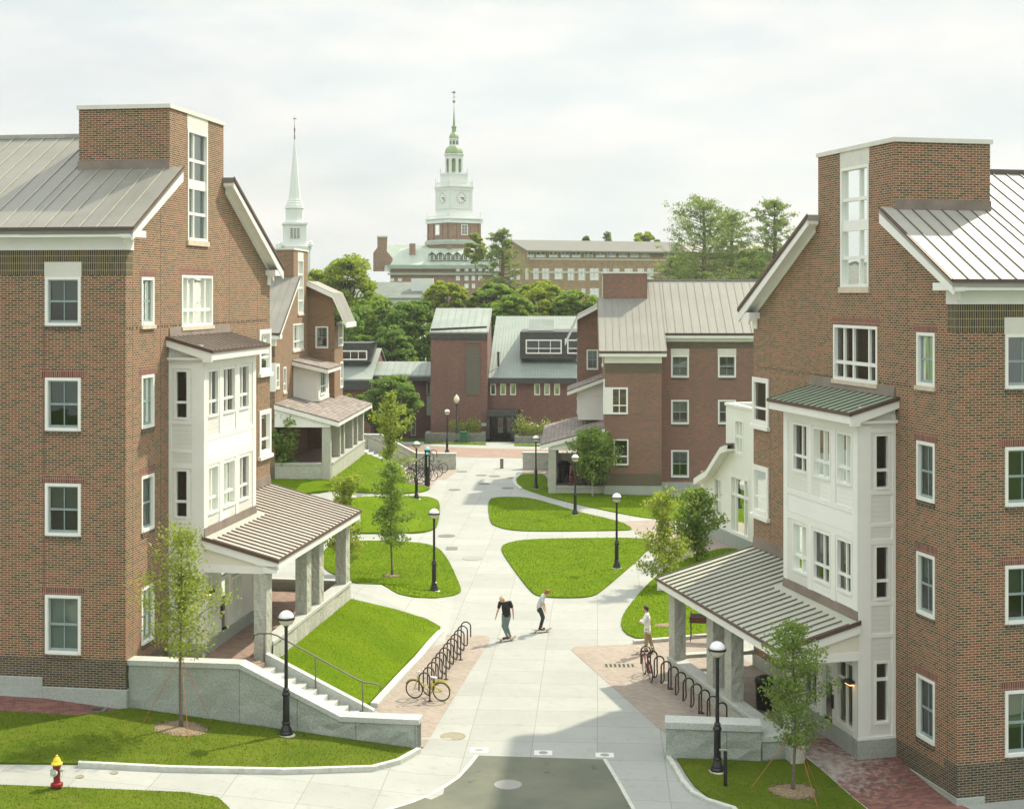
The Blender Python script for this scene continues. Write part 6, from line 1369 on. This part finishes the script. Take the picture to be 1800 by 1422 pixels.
def bigtree(px,ybase_D,ytop,halfw,label,mat='leaf_green',seed=1,D=150.,ls=.42,ncl=60,npc=150,bot=None,z0=0.,flat=1.,name='broadleaf_tree',cat='tree',group='broadleaf trees beyond the courtyard',csz=.30):
    rs=np.random.RandomState(seed); x=(px-CX)/F*D; y=D; zt=ZC+(H-ytop)/F*D; hw=halfw*D/F; h=zt-z0; zb=z0+h*.22 if bot is None else ZC+(H-bot)/F*D
    root=empty(name,(x,y,z0),label,cat,group); m=MB(); cz=(zt+zb)/2; rz=(zt-zb)/2
    m.tube([(x,y,z0-.2),(x+.1,y,z0+h*.25),(x-.1,y+.1,cz)],[hw*.075,hw*.055,hw*.03],8)
    C=[]
    for i in range(ncl):
        while True:
            p=rs.uniform(-1,1,3); r=np.linalg.norm(p)
            if .35<r<1: break
        p=p/r*(r**.45); p*=.86
        if p[2]<0: p[:2]*=(1-.25*p[2]**2)
        lump=1+.16*math.sin(3*math.atan2(p[1],p[0])+seed)+.1*math.sin(5*p[2]+seed*2)
        c=np.array([x+p[0]*hw*lump,y+p[1]*hw*lump,cz+p[2]*rz*(.97+.06*rs.rand())])
        if i%3==0: m.tube([(x,y,zb+(cz-zb)*.4),tuple((np.array([x,y,cz])+c)/2),tuple(c)],[hw*.022,hw*.014,.02],5)
        cs=csz*(hw*rz**.5*hw**.5/hw)**1.*(.6+.6*rs.rand())*.62 if 0 else csz*math.sqrt(hw*rz)*(.55+.6*rs.rand())
        q=rs.normal(size=(npc,3)); q/=np.linalg.norm(q,axis=1)[:,None]; q*=rs.rand(npc,1)**.33; q[:,2]*=.62; q[:,2]=np.where(q[:,2]<-.25,q[:,2]*.6,q[:,2])
        C.append(c+q*cs*np.array([1,1,.9]))
    m.build('trunk',M['bark'],root,smooth=True); C=np.concatenate(C); C=C[C[:,2]<zt]
    quadobj('crown',leafmesh(C,ls,rs,.8,.75),M[mat],(x,y,z0),root); return root
BT=[ # px, D, ytop, halfw, bottom, mat, label
 (612,185,440,62,620,'leaf_maple','large yellow green maple crown below the church steeple'),
 (568,200,462,48,620,'leaf_maple','yellow green tree just right of the far left hall chimney'),
 (478,230,428,16,520,'leaf_maple','scrap of tree top peeping over the left dormitory rake'),
 (662,160,503,62,690,'leaf_green','broad green tree between the far left hall and the brick tower'),
 (727,155,516,56,690,'leaf_dark','dark green tree just left of the copper roofed tower'),
 (617,150,520,34,690,'leaf_dark','dark tree beside the gambrel end of the far left hall'),
 (690,145,565,50,700,'leaf_dark','low dark tree above the copper roofed low wing'),
 (785,190,488,44,600,'leaf_maple','light green tree in front of the library wall'),
 (866,190,490,48,600,'leaf_green','green tree at the foot of the pine by the library'),
 (948,180,488,58,600,'leaf_maple','wide yellow green tree in front of the tan building'),
 (1010,175,506,44,600,'leaf_green','green tree right of the wide yellow green tree'),
 (905,170,515,42,600,'leaf_green','green tree behind the ridge of the seafoam roof'),
 (836,300,408,20,470,'leaf_maple','yellow tree top at the right shoulder of the clock tower'),
 (697,360,429,22,470,'leaf_green','distant tree top over the library chimney'),
 (720,380,430,24,470,'leaf_maple','distant tree top left of the clock tower base'),
 (1031,300,414,13,460,'leaf_dark','small dark tree top on the tan building skyline'),
 (1133,300,406,27,470,'leaf_maple','rounded tree top behind the tan building near the pines'),
 (1290,290,424,60,470,'leaf_green','distant tree line behind the pines'),
 (690,122,650,56,775,'leaf_dark','dense dark tree in front of the low glazed wing'),
 (612,118,685,14,800,'leaf_maple','thin yellow green shrub tree behind the far left porch')]
for i,(px,D,yt,hw,yb,mt,lb) in enumerate(BT):
    k=D/150.; bigtree(px,0,yt,hw,lb,mt,seed=30+i,D=D,ls=.34*k if D>130 else .26,ncl=150 if hw>35 else 44,npc=130,bot=yb,csz=.21)
def pine(px,D,ytop,ybot,halfw,label,seed=1,n=30,npc=130):
    rs=np.random.RandomState(seed); x=(px-CX)/F*D; y=D; P=D/F; zt=ZC+(H-ytop)*P; zb=ZC+(H-ybot)*P; hw=halfw*P
    root=empty('pine_tree',(x,y,0),label,'pine tree','pines on the skyline'); m=MB(); m.tube([(x,y,-.2),(x,y,zb),(x+.2,y,(zb+zt)/2),(x+.1,y,zt)],[.45,.4,.26,.04],8); C=[]
    n=int(n*2.0)
    for i in range(n):
        t=(i+.3)/n; z=zb+(zt-zb)*t*.95; L=hw*(math.sin(math.pi*min(1,(.30+.70*t)))**.55*.95+.10)*rs.uniform(.42,1.15); an=i*2.399+rs.uniform(-.6,.6); rise=rs.uniform(.0,.22)+.35*t
        e=np.array([x+math.cos(an)*L,y+math.sin(an)*L,z+L*rise]); q=np.array([x,y,z]); m.tube([tuple(q),tuple(q*.5+e*.5-np.array([0,0,L*.06])),tuple(e)],[.10*(1-t)+.03,.05,.02],5)
        for c in range(6):
            f=.38+.68*c/5; cc=q+(e-q)*f+rs.normal(size=3)*np.array([.07,.07,.02])*hw; d=rs.normal(size=3); d[2]=abs(d[2])*.6+.5; d/=np.linalg.norm(d); sz=hw*rs.uniform(.09,.17)
            k=npc//9; tt=rs.rand(k,1); C.append(cc+d*sz*tt+rs.normal(size=(k,3))*np.array([.62,.62,.24])*sz*.75)
    m.build('trunk',M['bark'],root,smooth=True); quadobj('crown',leafmesh(np.concatenate(C),.52*D/230.,rs,.5,.30),M['needle'],(x,y,0),root)
pine(1236,205,352,515,76,'tallest pine, left of the pair behind the far right hall roof',1,34,210)
pine(1284,210,374,515,58,'second pine leaning against the tallest one',2,28,190)
pine(1360,215,350,510,52,'pine standing alone just left of the right dormitory rake',3,30,190)
pine(1318,235,440,515,40,'low pine filling the gap between the taller pines',7,20,190)
pine(1195,225,455,515,46,'low spreading pine at the left of the pine group',8,20,190)
pine(882,235,402,520,36,'loose pine with drooping limbs between library and tan building',4,24,170)
pine(1068,310,408,440,11,'tiny pointed pine on the tan building skyline',5,14,60)
pine(1400,230,430,515,50,'pine partly hidden by the right dormitory rake',9,22,170)
# planting in the stone planters
def shrubs(x0,x1,y,z0,h,seed,label,fl=True,n=1500):
    rs=np.random.RandomState(seed); C=[];Fl=[]
    k=0
    xs=np.arange(x0+.3,x1-.2,.8)
    for x in xs:
        hh=h*rs.uniform(.5,1.1); c=rs.normal(size=(int(n/len(xs)),3))*np.array([.32,.35,.3])*np.array([1,1,hh]); C.append(c+np.array([x,y+1.1,z0+hh*.55]))
        if fl and rs.rand()>.4: Fl.append(rs.normal(size=(14,3))*np.array([.3,.3,.15])+np.array([x,y+.9,z0+hh]))
    C=np.concatenate(C); C=C[C[:,2]>z0]; o=quadobj('flowering_shrubs',leafmesh(C,.16,rs,.6,.6),M['shrub_leaf'],(x0,y,z0)); meta(o,label,'shrubs',None,'stuff')
    if Fl: quadobj('flowers',leafmesh(np.concatenate(Fl),.14,rs,1,.9),M['flower'],(x0,y,z0),o)['kind']='stuff'
a,L,h=P1; shrubs(a[0]+2.4,a[0]+L-.6,a[1],h,1.2,3,'green flowering shrubs in the left stone planter',False)
a,L,h=P2; shrubs(a[0]+.2,a[0]+L+4,a[1],h,1.5,4,'green and pink flowering shrubs in the right stone planter',True,3000)

# ------------------------------------------------------------------ grass blades on the lawns
def blades():
    for i,(poly,hf,dens,mat,bh,bw,off) in enumerate(LAWNS):
        rs=np.random.RandomState(90+i); A=np.array(poly); x0,y0=A.min(0); x1,y1=A.max(0)
        x0=max(x0,-16);x1=min(x1,18)
        n=int((x1-x0)*(y1-y0)*dens); X=rs.uniform(x0,x1,n); Y=rs.uniform(y0,y1,n); ins=np.zeros(n,bool); j=len(A)-1
        for k in range(len(A)):
            xi,yi=A[k];xj,yj=A[j]
            c=((yi>Y)!=(yj>Y))&(X<(xj-xi)*(Y-yi)/(yj-yi+1e-12)+xi); ins^=c; j=k
        X,Y=X[ins],Y[ins]; n=len(X)
        if n==0: continue
        gx=np.linspace(x0,x1,60); gy=np.linspace(y0,y1,60); HH=np.array([[hf(a,b) for a in gx] for b in gy])
        fx=np.clip((X-x0)/(x1-x0)*59,0,58.999); fy=np.clip((Y-y0)/(y1-y0)*59,0,58.999); ix=fx.astype(int); iy=fy.astype(int); tx=fx-ix; ty=fy-iy
        Z=(HH[iy,ix]*(1-tx)*(1-ty)+HH[iy,ix+1]*tx*(1-ty)+HH[iy+1,ix]*(1-tx)*ty+HH[iy+1,ix+1]*tx*ty)+off-.005
        an=rs.uniform(0,2*math.pi,n); hh=bh*rs.uniform(.5,1.3,n); le=rs.normal(size=(n,2))*bh*.5
        V=np.empty((n,3,3)); w_=bw*rs.uniform(.7,1.3,n); V[:,0]=np.stack([X-np.cos(an)*w_,Y-np.sin(an)*w_,Z],1); V[:,1]=np.stack([X+np.cos(an)*w_,Y+np.sin(an)*w_,Z],1); V[:,2]=np.stack([X+le[:,0],Y+le[:,1],Z+hh],1)
        o=quadobj('grass',V.reshape(-1,3),M[mat],(A[:,0].mean(),A[:,1].mean(),0),verts=3); meta(o,'short cut grass growing on the lawn','grass',None,'stuff')
blades()

# ------------------------------------------------------------------ people
class PB:
    """soft solids joined by a voxel remesh into one continuous surface"""
    def __init__(s): s.bm=bmesh.new()
    def cap(s,p0,p1,r0,r1,fl=None,n=12):
        p0=Vector(p0);p1=Vector(p1);d=p1-p0;L=d.length
        if L<1e-5: d=Vector((0,0,1));L=1e-5
        d=d/L; a=(Vector(fl) if fl else d.orthogonal()); a=(a-d*a.dot(d)).normalized(); b=d.cross(a); k=1. if not fl else .68
        rings=[]
        for t in (-.98,-.7,-.35,0): rings.append((p0+d*r0*t*(1 if True else 1),r0*math.sqrt(max(.02,1-t*t))))
        for t in (0,.35,.7,.98): rings.append((p1+d*r1*t,r1*math.sqrt(max(.02,1-t*t))))
        V=[[s.bm.verts.new(c+(a*math.cos(2*math.pi*i/n)+b*math.sin(2*math.pi*i/n)*k)*r) for i in range(n)] for c,r in rings]
        for x,y in zip(V,V[1:]):
            for i in range(n): s.bm.faces.new((x[i],x[(i+1)%n],y[(i+1)%n],y[i]))
        s.bm.faces.new(V[0][::-1]); s.bm.faces.new(V[-1])
    def ell(s,c,r,mat=None,sub=2):
        M4=(mat.to_4x4() if mat else Matrix.Identity(4)); M4=Matrix.Translation(Vector(c))@M4@Matrix.Diagonal((*r,1))
        bmesh.ops.create_icosphere(s.bm,subdivisions=sub,radius=1,matrix=M4)
    def build(s,name,mat,parent,vox,sm=2):
        me=bpy.data.meshes.new(name); bmesh.ops.recalc_face_normals(s.bm,faces=s.bm.faces); s.bm.to_mesh(me); s.bm.free(); me.materials.append(M[mat]); o=bpy.data.objects.new(name,me); COL.objects.link(o); o.parent=parent
        r=o.modifiers.new('remesh','REMESH'); r.mode='VOXEL'; r.voxel_size=vox; r.use_smooth_shade=True
        if sm: q=o.modifiers.new('smooth','SMOOTH'); q.iterations=sm; q.factor=.5
        return o
def person(base,label,J,look,skin,shirt,pants,hair,hairkind,sleeve='short',hem=.0,group=None,hr=1.):
    root=empty('person',base,label,'person',group)
    v=lambda k: Vector(J[k])
    hd=v('head'); look=Vector(look).normalized(); up=(hd-v('neck')).normalized(); right=look.cross(up).normalized(); up=right.cross(look); HM=Matrix((right,look,up)).transposed()
    hp=lambda x,y,z: hd+HM@Vector((x,y,z))
    b=PB()
    b.ell(hd,(.072,.088,.105),HM); b.ell(hp(0,.03,-.05),(.055,.06,.06),HM); b.cap(v('neck')-up*.06,hp(0,-.015,-.06),.05,.05); b.cap(hp(0,.085,.0),hp(0,.105,-.028),.010,.014); b.ell(hp(0,.088,-.058),(.022,.01,.007),HM,1)
    for s in (-1,1): b.ell(hp(.074*s,-.01,-.01),(.012,.02,.03),HM,1); b.ell(hp(.028*s,.078,.012),(.014,.012,.009),HM,1)
    axb=tuple((v('shR')-v('shL')).normalized()); b.cap(v('neck')-up*.02,v('chest'),.07,.12,axb); b.cap(v('chest'),v('pelvis'),.13,.125,axb)
    for S in 'LR':
        sh,el,wr,ha=v('sh'+S),v('el'+S),v('wr'+S),v('ha'+S)
        b.cap(v('neck')-Vector((0,0,.06)),sh,.06,.058); b.cap(sh,el,.050,.038); b.cap(el,wr,.037,.026)
        hv=(ha-wr).normalized(); side=Vector((0,1,0)) if abs(hv.y)<.7 else Vector((1,0,0)); side=(side-hv*side.dot(hv)).normalized(); nn=hv.cross(side)
        b.cap(wr,ha,.030,.040,tuple(side))
        for i,(o,l) in enumerate(((-.030,.068),(-.010,.080),(.010,.075),(.030,.058))):
            r0=ha+side*o+hv*.02; m1=r0+hv*l*.55+nn*.006; b.cap(r0,m1,.0095,.009); b.cap(m1,m1+(hv*.8+nn*.5).normalized()*l*.5,.009,.0075)
        t0=ha-side*.034-hv*.035; b.cap(t0,t0-side*.030+hv*.035,.012,.010); b.cap(t0-side*.030+hv*.035,t0-side*.034+hv*.062,.010,.008)
        hi,kn,an=v('hi'+S),v('kn'+S),v('an'+S); b.cap(hi,kn,.078,.052); b.cap(kn,an,.052,.036); b.cap(an,v('to'+S),.036,.03)
    b.build('body',skin,root,.0085)
    t=PB(); ch,pe=v('chest'),v('pelvis'); ax=(v('shR')-v('shL')).normalized()
    t.cap(v('neck')-Vector((0,0,.05)),ch,.085,.15,tuple(ax)); t.cap(ch,pe+Vector((0,0,.06)),.172,.155,tuple(ax)); t.cap(pe+Vector((0,0,.06)),pe+Vector((0,0,-.01-hem)),.165,.175+hem*.2,tuple(ax))
    for S in 'LR':
        t.cap(v('neck')-Vector((0,0,.07)),v('sh'+S),.075,.072)
        e=v('el'+S); q=v('sh'+S).lerp(e,.62 if sleeve=='short' else 1.); t.cap(v('sh'+S),q,.072,.066 if sleeve=='short' else .056)
        if sleeve=='long': t.cap(e,v('wr'+S),.056,.042)
    t.build('shirt',shirt,root,.011)
    l=PB(); pass
    for S in 'LR': l.cap(v('hi'+S),v('kn'+S),.094,.072); l.cap(v('kn'+S),v('an'+S)+Vector((0,0,.03)),.072,.060 if pants!='jeans_grey' else .048)
    l.cap(pe+Vector((0,0,.06)),pe-Vector((0,0,.07)),.146,.160,tuple(ax)); l.build('trousers',pants,root,.012)
    for S in 'LR':
        s=PB(); an,to=v('an'+S),v('to'+S); f=Vector((to.x-an.x,to.y-an.y,to.z-an.z)); heel=an-f.normalized()*.05-Vector((0,0,.045)); s.cap(heel,to,.042,.038); s.cap(an-Vector((0,0,.02)),an.lerp(to,.4)-Vector((0,0,.02)),.045,.04); s.build('shoe','shoe_black',root,.01,1)
    h=PB(); rs=np.random.RandomState(len(label))
    h.ell(hp(0,-.018,.028),(.082*hr,.092*hr,.092*hr),HM); h.ell(hp(0,-.05,-.02),(.072*hr,.06*hr,.085*hr),HM)
    if hairkind=='curly':
        for i in range(46):
            d=Vector(rs.normal(size=3)).normalized()
            if d.y>.45 and d.z<.35: continue
            h.ell(hp(d.x*.10,-.012+d.y*.10,.03+d.z*.095),(.034,.034,.034),HM,1)
    else:
        for i in range(26):
            d=Vector(rs.normal(size=3)).normalized()
            if d.y>.3 and d.z<.5: continue
            h.ell(hp(d.x*.078*hr,-.018+d.y*.088*hr,.03+d.z*.085*hr),(.02,.02,.03),HM,1)
    h.build('hair',hair,root,.009,1)
    return root
def mir(d): return d
def board(p,a,label,tilt=0.):
    f=Fr((p[0],p[1]),(math.cos(a),math.sin(a)),(-math.sin(a),math.cos(a))); root=empty('skateboard',p,label,'skateboard'); m=MB(); z=p[2]
    xs=[-.40,-.36,-.28,-.2,0,.2,.28,.36,.40]; up=[.055,.035,.006,0,0,0,.006,.035,.055]; wd=[.05,.085,.1,.1,.1,.1,.1,.085,.05]
    V=[];Fc=[]
    for x_,u_,w_ in zip(xs,up,wd): V+=[(x_,-w_,z+.095+u_),(x_,w_,z+.095+u_),(x_,w_,z+.083+u_),(x_,-w_,z+.083+u_)]
    n=len(xs)
    for i in range(n-1):
        for k in range(4): Fc.append((i*4+k,i*4+(k+1)%4,(i+1)*4+(k+1)%4,(i+1)*4+k))
    Fc+=[(0,1,2,3),tuple(range(4*n-4,4*n))]; m.add(f,V,Fc); m.build('deck',M['deck_wood'],root)
    for x_ in (-.23,.23):
        t=MB(); t.box(f,x_-.03,x_+.03,-.07,.07,z+.04,z+.082); t.build('truck',M['chrome'],root)
        for s in (-1,1): w=MB(); c=Vector(f.w(x_,s*.085,z+.028)); d=Vector(f.w(0,1,0))-Vector(f.w(0,0,0)); w.tube([c-d*.018,c+d*.018],.028,12); w.build('wheel',M['wheel_cream'],root)
    return root
# skater in the black T-shirt, head bowed, arms out
p=G(891.5,1126.5); pz=p[2]+.10; board((p[0]-.02,p[1],p[2]),rad(28),'skateboard under the skater in the black T-shirt')
J=dict(head=(-.20,-.10,1.50),neck=(-.10,-.02,1.40),chest=(-.05,.0,1.20),pelvis=(-.03,.04,.90),
 shL=(-.27,-.02,1.36),elL=(-.34,-.06,1.10),wrL=(-.41,-.08,.88),haL=(-.435,-.09,.80), shR=(.11,.02,1.36),elR=(.21,-.02,1.12),wrR=(.235,-.05,.88),haR=(.235,-.06,.80),
 hiL=(-.12,.03,.86),knL=(-.14,-.05,.48),anL=(-.01,-.05,.09),toL=(-.15,-.12,.035), hiR=(.06,.05,.86),knR=(-.02,-.02,.47),anR=(.10,.05,.09),toR=(.02,-.08,.035))
person((p[0],p[1],pz),'skateboarder in a black T-shirt and grey-green jeans, head bowed, arms held out',J,(-.5,-.62,-.62),'skin','shirt_black','jeans_grey','hair_blond','short',hr=1.04)
# skater in the pale grey T-shirt, curly ginger hair
p=G(951,1111); pz=p[2]+.10; board((p[0]+.02,p[1],p[2]),rad(15),'skateboard under the curly haired skater in pale grey')
J=dict(head=(.25,-.02,1.44),neck=(.12,0,1.35),chest=(.03,0,1.17),pelvis=(-.06,.02,.87),
 shL=(.06,-.17,1.30),elL=(.05,-.24,1.03),wrL=(.12,-.20,.82),haL=(.15,-.18,.75), shR=(.08,.17,1.30),elR=(.10,.24,1.04),wrR=(.16,.18,.84),haR=(.18,.16,.77),
 hiL=(-.05,-.08,.83),knL=(.07,-.10,.47),anL=(-.03,-.09,.09),toL=(.10,-.14,.035), hiR=(-.05,.10,.83),knR=(.09,.10,.47),anR=(.00,.09,.09),toR=(.13,.06,.035))
person((p[0],p[1],pz),'skateboarder in a pale grey T-shirt and dark trousers with curly ginger hair, looking down',J,(.75,-.35,-.55),'skin_pale','shirt_grey','trousers_dark','hair_ginger','curly',hr=1.1)
# man in white with folded arms, one foot on his board
p=G(1134,1149.5); board((p[0]-.05,p[1],p[2]+.01),rad(8),'skateboard under the front foot of the man in white')
J=dict(head=(.02,-.02,1.66),neck=(.08,0,1.52),chest=(.08,0,1.30),pelvis=(.08,0,.98),
 shL=(.06,-.17,1.45),elL=(-.06,-.20,1.20),wrL=(-.16,-.05,1.22),haL=(-.15,.03,1.24), shR=(.09,.17,1.45),elR=(-.04,.20,1.20),wrR=(-.17,.06,1.18),haR=(-.17,-.03,1.17),
 hiL=(.07,-.09,.93),knL=(.03,-.10,.53),anL=(.03,-.09,.18),toL=(-.12,-.10,.13), hiR=(.09,.09,.93),knR=(.20,.08,.50),anR=(.30,.07,.12),toR=(.22,.05,.035))
person((p[0],p[1],p[2]),'man in a white shirt and khaki trousers, arms folded, one foot on a board',J,(-1,-.05,-.22),'skin','shirt_white','trousers_khaki','hair_dark','short',sleeve='long',hem=.09,hr=1.04)

# ------------------------------------------------------------------ the thin summer haze
def haze():
    m=MB(); m.box(WF,-620,620,-80,920,-1.5,68); t=NT('haze_air'); t.t.nodes.remove(t.b)
    v=t.n('ShaderNodeVolumePrincipled'); v.inputs['Color'].default_value=(.93,.97,.96,1); v.inputs['Density'].default_value=.0002; v.inputs['Anisotropy'].default_value=.1
    t.l(v.outputs[0],t.out.inputs['Volume']); o=m.build('haze',M['haze_air'],origin=(0,0,0)); meta(o,'thin pale summer haze over the whole campus','haze',None,'stuff')
haze()
# ------------------------------------------------------------------ light, sky, camera
SUN_AZ=(.686,.728); SUN_EL=rad(47)
w=bpy.data.worlds.new('World'); scn.world=w; w.use_nodes=True; nt=w.node_tree; nt.nodes.clear()
def wn(t,**k):
    x=nt.nodes.new(t)
    for a,b in k.items(): setattr(x,a,b)
    return x
sky=wn('ShaderNodeTexSky'); sky.sky_type='NISHITA'; sky.sun_disc=False; sky.sun_elevation=SUN_EL; sky.sun_rotation=math.atan2(SUN_AZ[0],SUN_AZ[1]); sky.air_density=1.; sky.dust_density=2.5; sky.ozone_density=1.
tc=wn('ShaderNodeTexCoord'); mp=wn('ShaderNodeMapping'); mp.inputs['Scale'].default_value=(1,1,3.2); nt.links.new(tc.outputs['Generated'],mp.inputs[0])
n1=wn('ShaderNodeTexNoise'); n1.inputs['Scale'].default_value=3.2; n1.inputs['Detail'].default_value=7; n1.inputs['Roughness'].default_value=.55; n1.inputs['Distortion'].default_value=.3; nt.links.new(mp.outputs[0],n1.inputs[0])
n2=wn('ShaderNodeTexNoise'); n2.inputs['Scale'].default_value=8.; n2.inputs['Detail'].default_value=6; nt.links.new(mp.outputs[0],n2.inputs[0])
cr=wn('ShaderNodeValToRGB'); e=cr.color_ramp.elements; e[0].position=.30; e[0].color=(.70,.70,.70,1); e[1].position=.60; e[1].color=(1,1,1,1); nt.links.new(n1.outputs[0],cr.inputs[0])
cc=wn('ShaderNodeValToRGB'); e=cc.color_ramp.elements; e[0].position=.35; e[0].color=(.84,.905,.90,1); e[1].position=.65; e[1].color=(1.01,1.,.955,1); nt.links.new(n2.outputs[0],cc.inputs[0])
sc=wn('ShaderNodeVectorMath',operation='SCALE'); sc.inputs['Scale'].default_value=1.0
# clouds: pale veil whose strength is given here, the clear sky behind it at the usual 0.1
c2=wn('ShaderNodeMix',data_type='RGBA'); nt.links.new(cr.outputs[0],c2.inputs[0]); 
s1=wn('ShaderNodeVectorMath',operation='SCALE'); s1.inputs['Scale'].default_value=1.0; nt.links.new(sky.outputs[0],s1.inputs[0])
s2=wn('ShaderNodeVectorMath',operation='SCALE'); s2.inputs['Scale'].default_value=10.; nt.links.new(cc.outputs[0],s2.inputs[0])
nt.links.new(s1.outputs[0],c2.inputs[6]); nt.links.new(s2.outputs[0],c2.inputs[7])
bg=wn('ShaderNodeBackground'); bg.inputs[1].default_value=.1; 
# sky strength raised overhead, out of view, as added fill for the shade
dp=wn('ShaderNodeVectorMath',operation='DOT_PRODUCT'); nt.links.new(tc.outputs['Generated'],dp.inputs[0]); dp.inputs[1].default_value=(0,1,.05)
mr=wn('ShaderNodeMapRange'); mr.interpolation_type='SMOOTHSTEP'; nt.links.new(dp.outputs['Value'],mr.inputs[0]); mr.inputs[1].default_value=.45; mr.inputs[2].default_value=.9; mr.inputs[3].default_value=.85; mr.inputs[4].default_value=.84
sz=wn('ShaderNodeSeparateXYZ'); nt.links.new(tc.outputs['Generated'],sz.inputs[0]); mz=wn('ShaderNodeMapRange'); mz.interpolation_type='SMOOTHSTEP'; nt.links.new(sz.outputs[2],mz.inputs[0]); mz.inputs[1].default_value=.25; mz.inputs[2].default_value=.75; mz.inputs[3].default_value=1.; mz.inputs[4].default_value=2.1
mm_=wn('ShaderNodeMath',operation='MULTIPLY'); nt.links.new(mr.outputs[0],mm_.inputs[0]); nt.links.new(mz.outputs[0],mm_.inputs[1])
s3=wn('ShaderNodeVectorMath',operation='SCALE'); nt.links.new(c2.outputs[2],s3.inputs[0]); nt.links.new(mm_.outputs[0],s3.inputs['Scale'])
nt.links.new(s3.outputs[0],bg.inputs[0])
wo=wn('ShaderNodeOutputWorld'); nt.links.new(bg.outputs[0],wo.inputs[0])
sd=bpy.data.lights.new('sun','SUN'); sd.energy=4.8; sd.angle=rad(1.2); sd.color=(1,.89,.70); so=bpy.data.objects.new('sun',sd); COL.objects.link(so)
n=math.hypot(*SUN_AZ); dv=Vector((SUN_AZ[0]/n*math.cos(SUN_EL),SUN_AZ[1]/n*math.cos(SUN_EL),math.sin(SUN_EL))); so.rotation_euler=dv.to_track_quat('Z','Y').to_euler()
cd=bpy.data.cameras.new('camera'); cd.sensor_width=36; cd.lens=50.; cd.shift_y=-(711-H)/1800.; cd.clip_end=5000; co=bpy.data.objects.new('camera',cd); COL.objects.link(co)
co.location=(0,0,ZC); co.rotation_euler=(rad(90),0,0); scn.camera=co
scn.view_settings.view_transform='Standard'; scn.view_settings.look='None'; scn.view_settings.exposure=.27; scn.view_settings.gamma=1.
try: scn.cycles.use_adaptive_sampling=True; scn.cycles.max_bounces=8; scn.cycles.transparent_max_bounces=16; scn.cycles.sample_clamp_indirect=4.
except Exception: pass
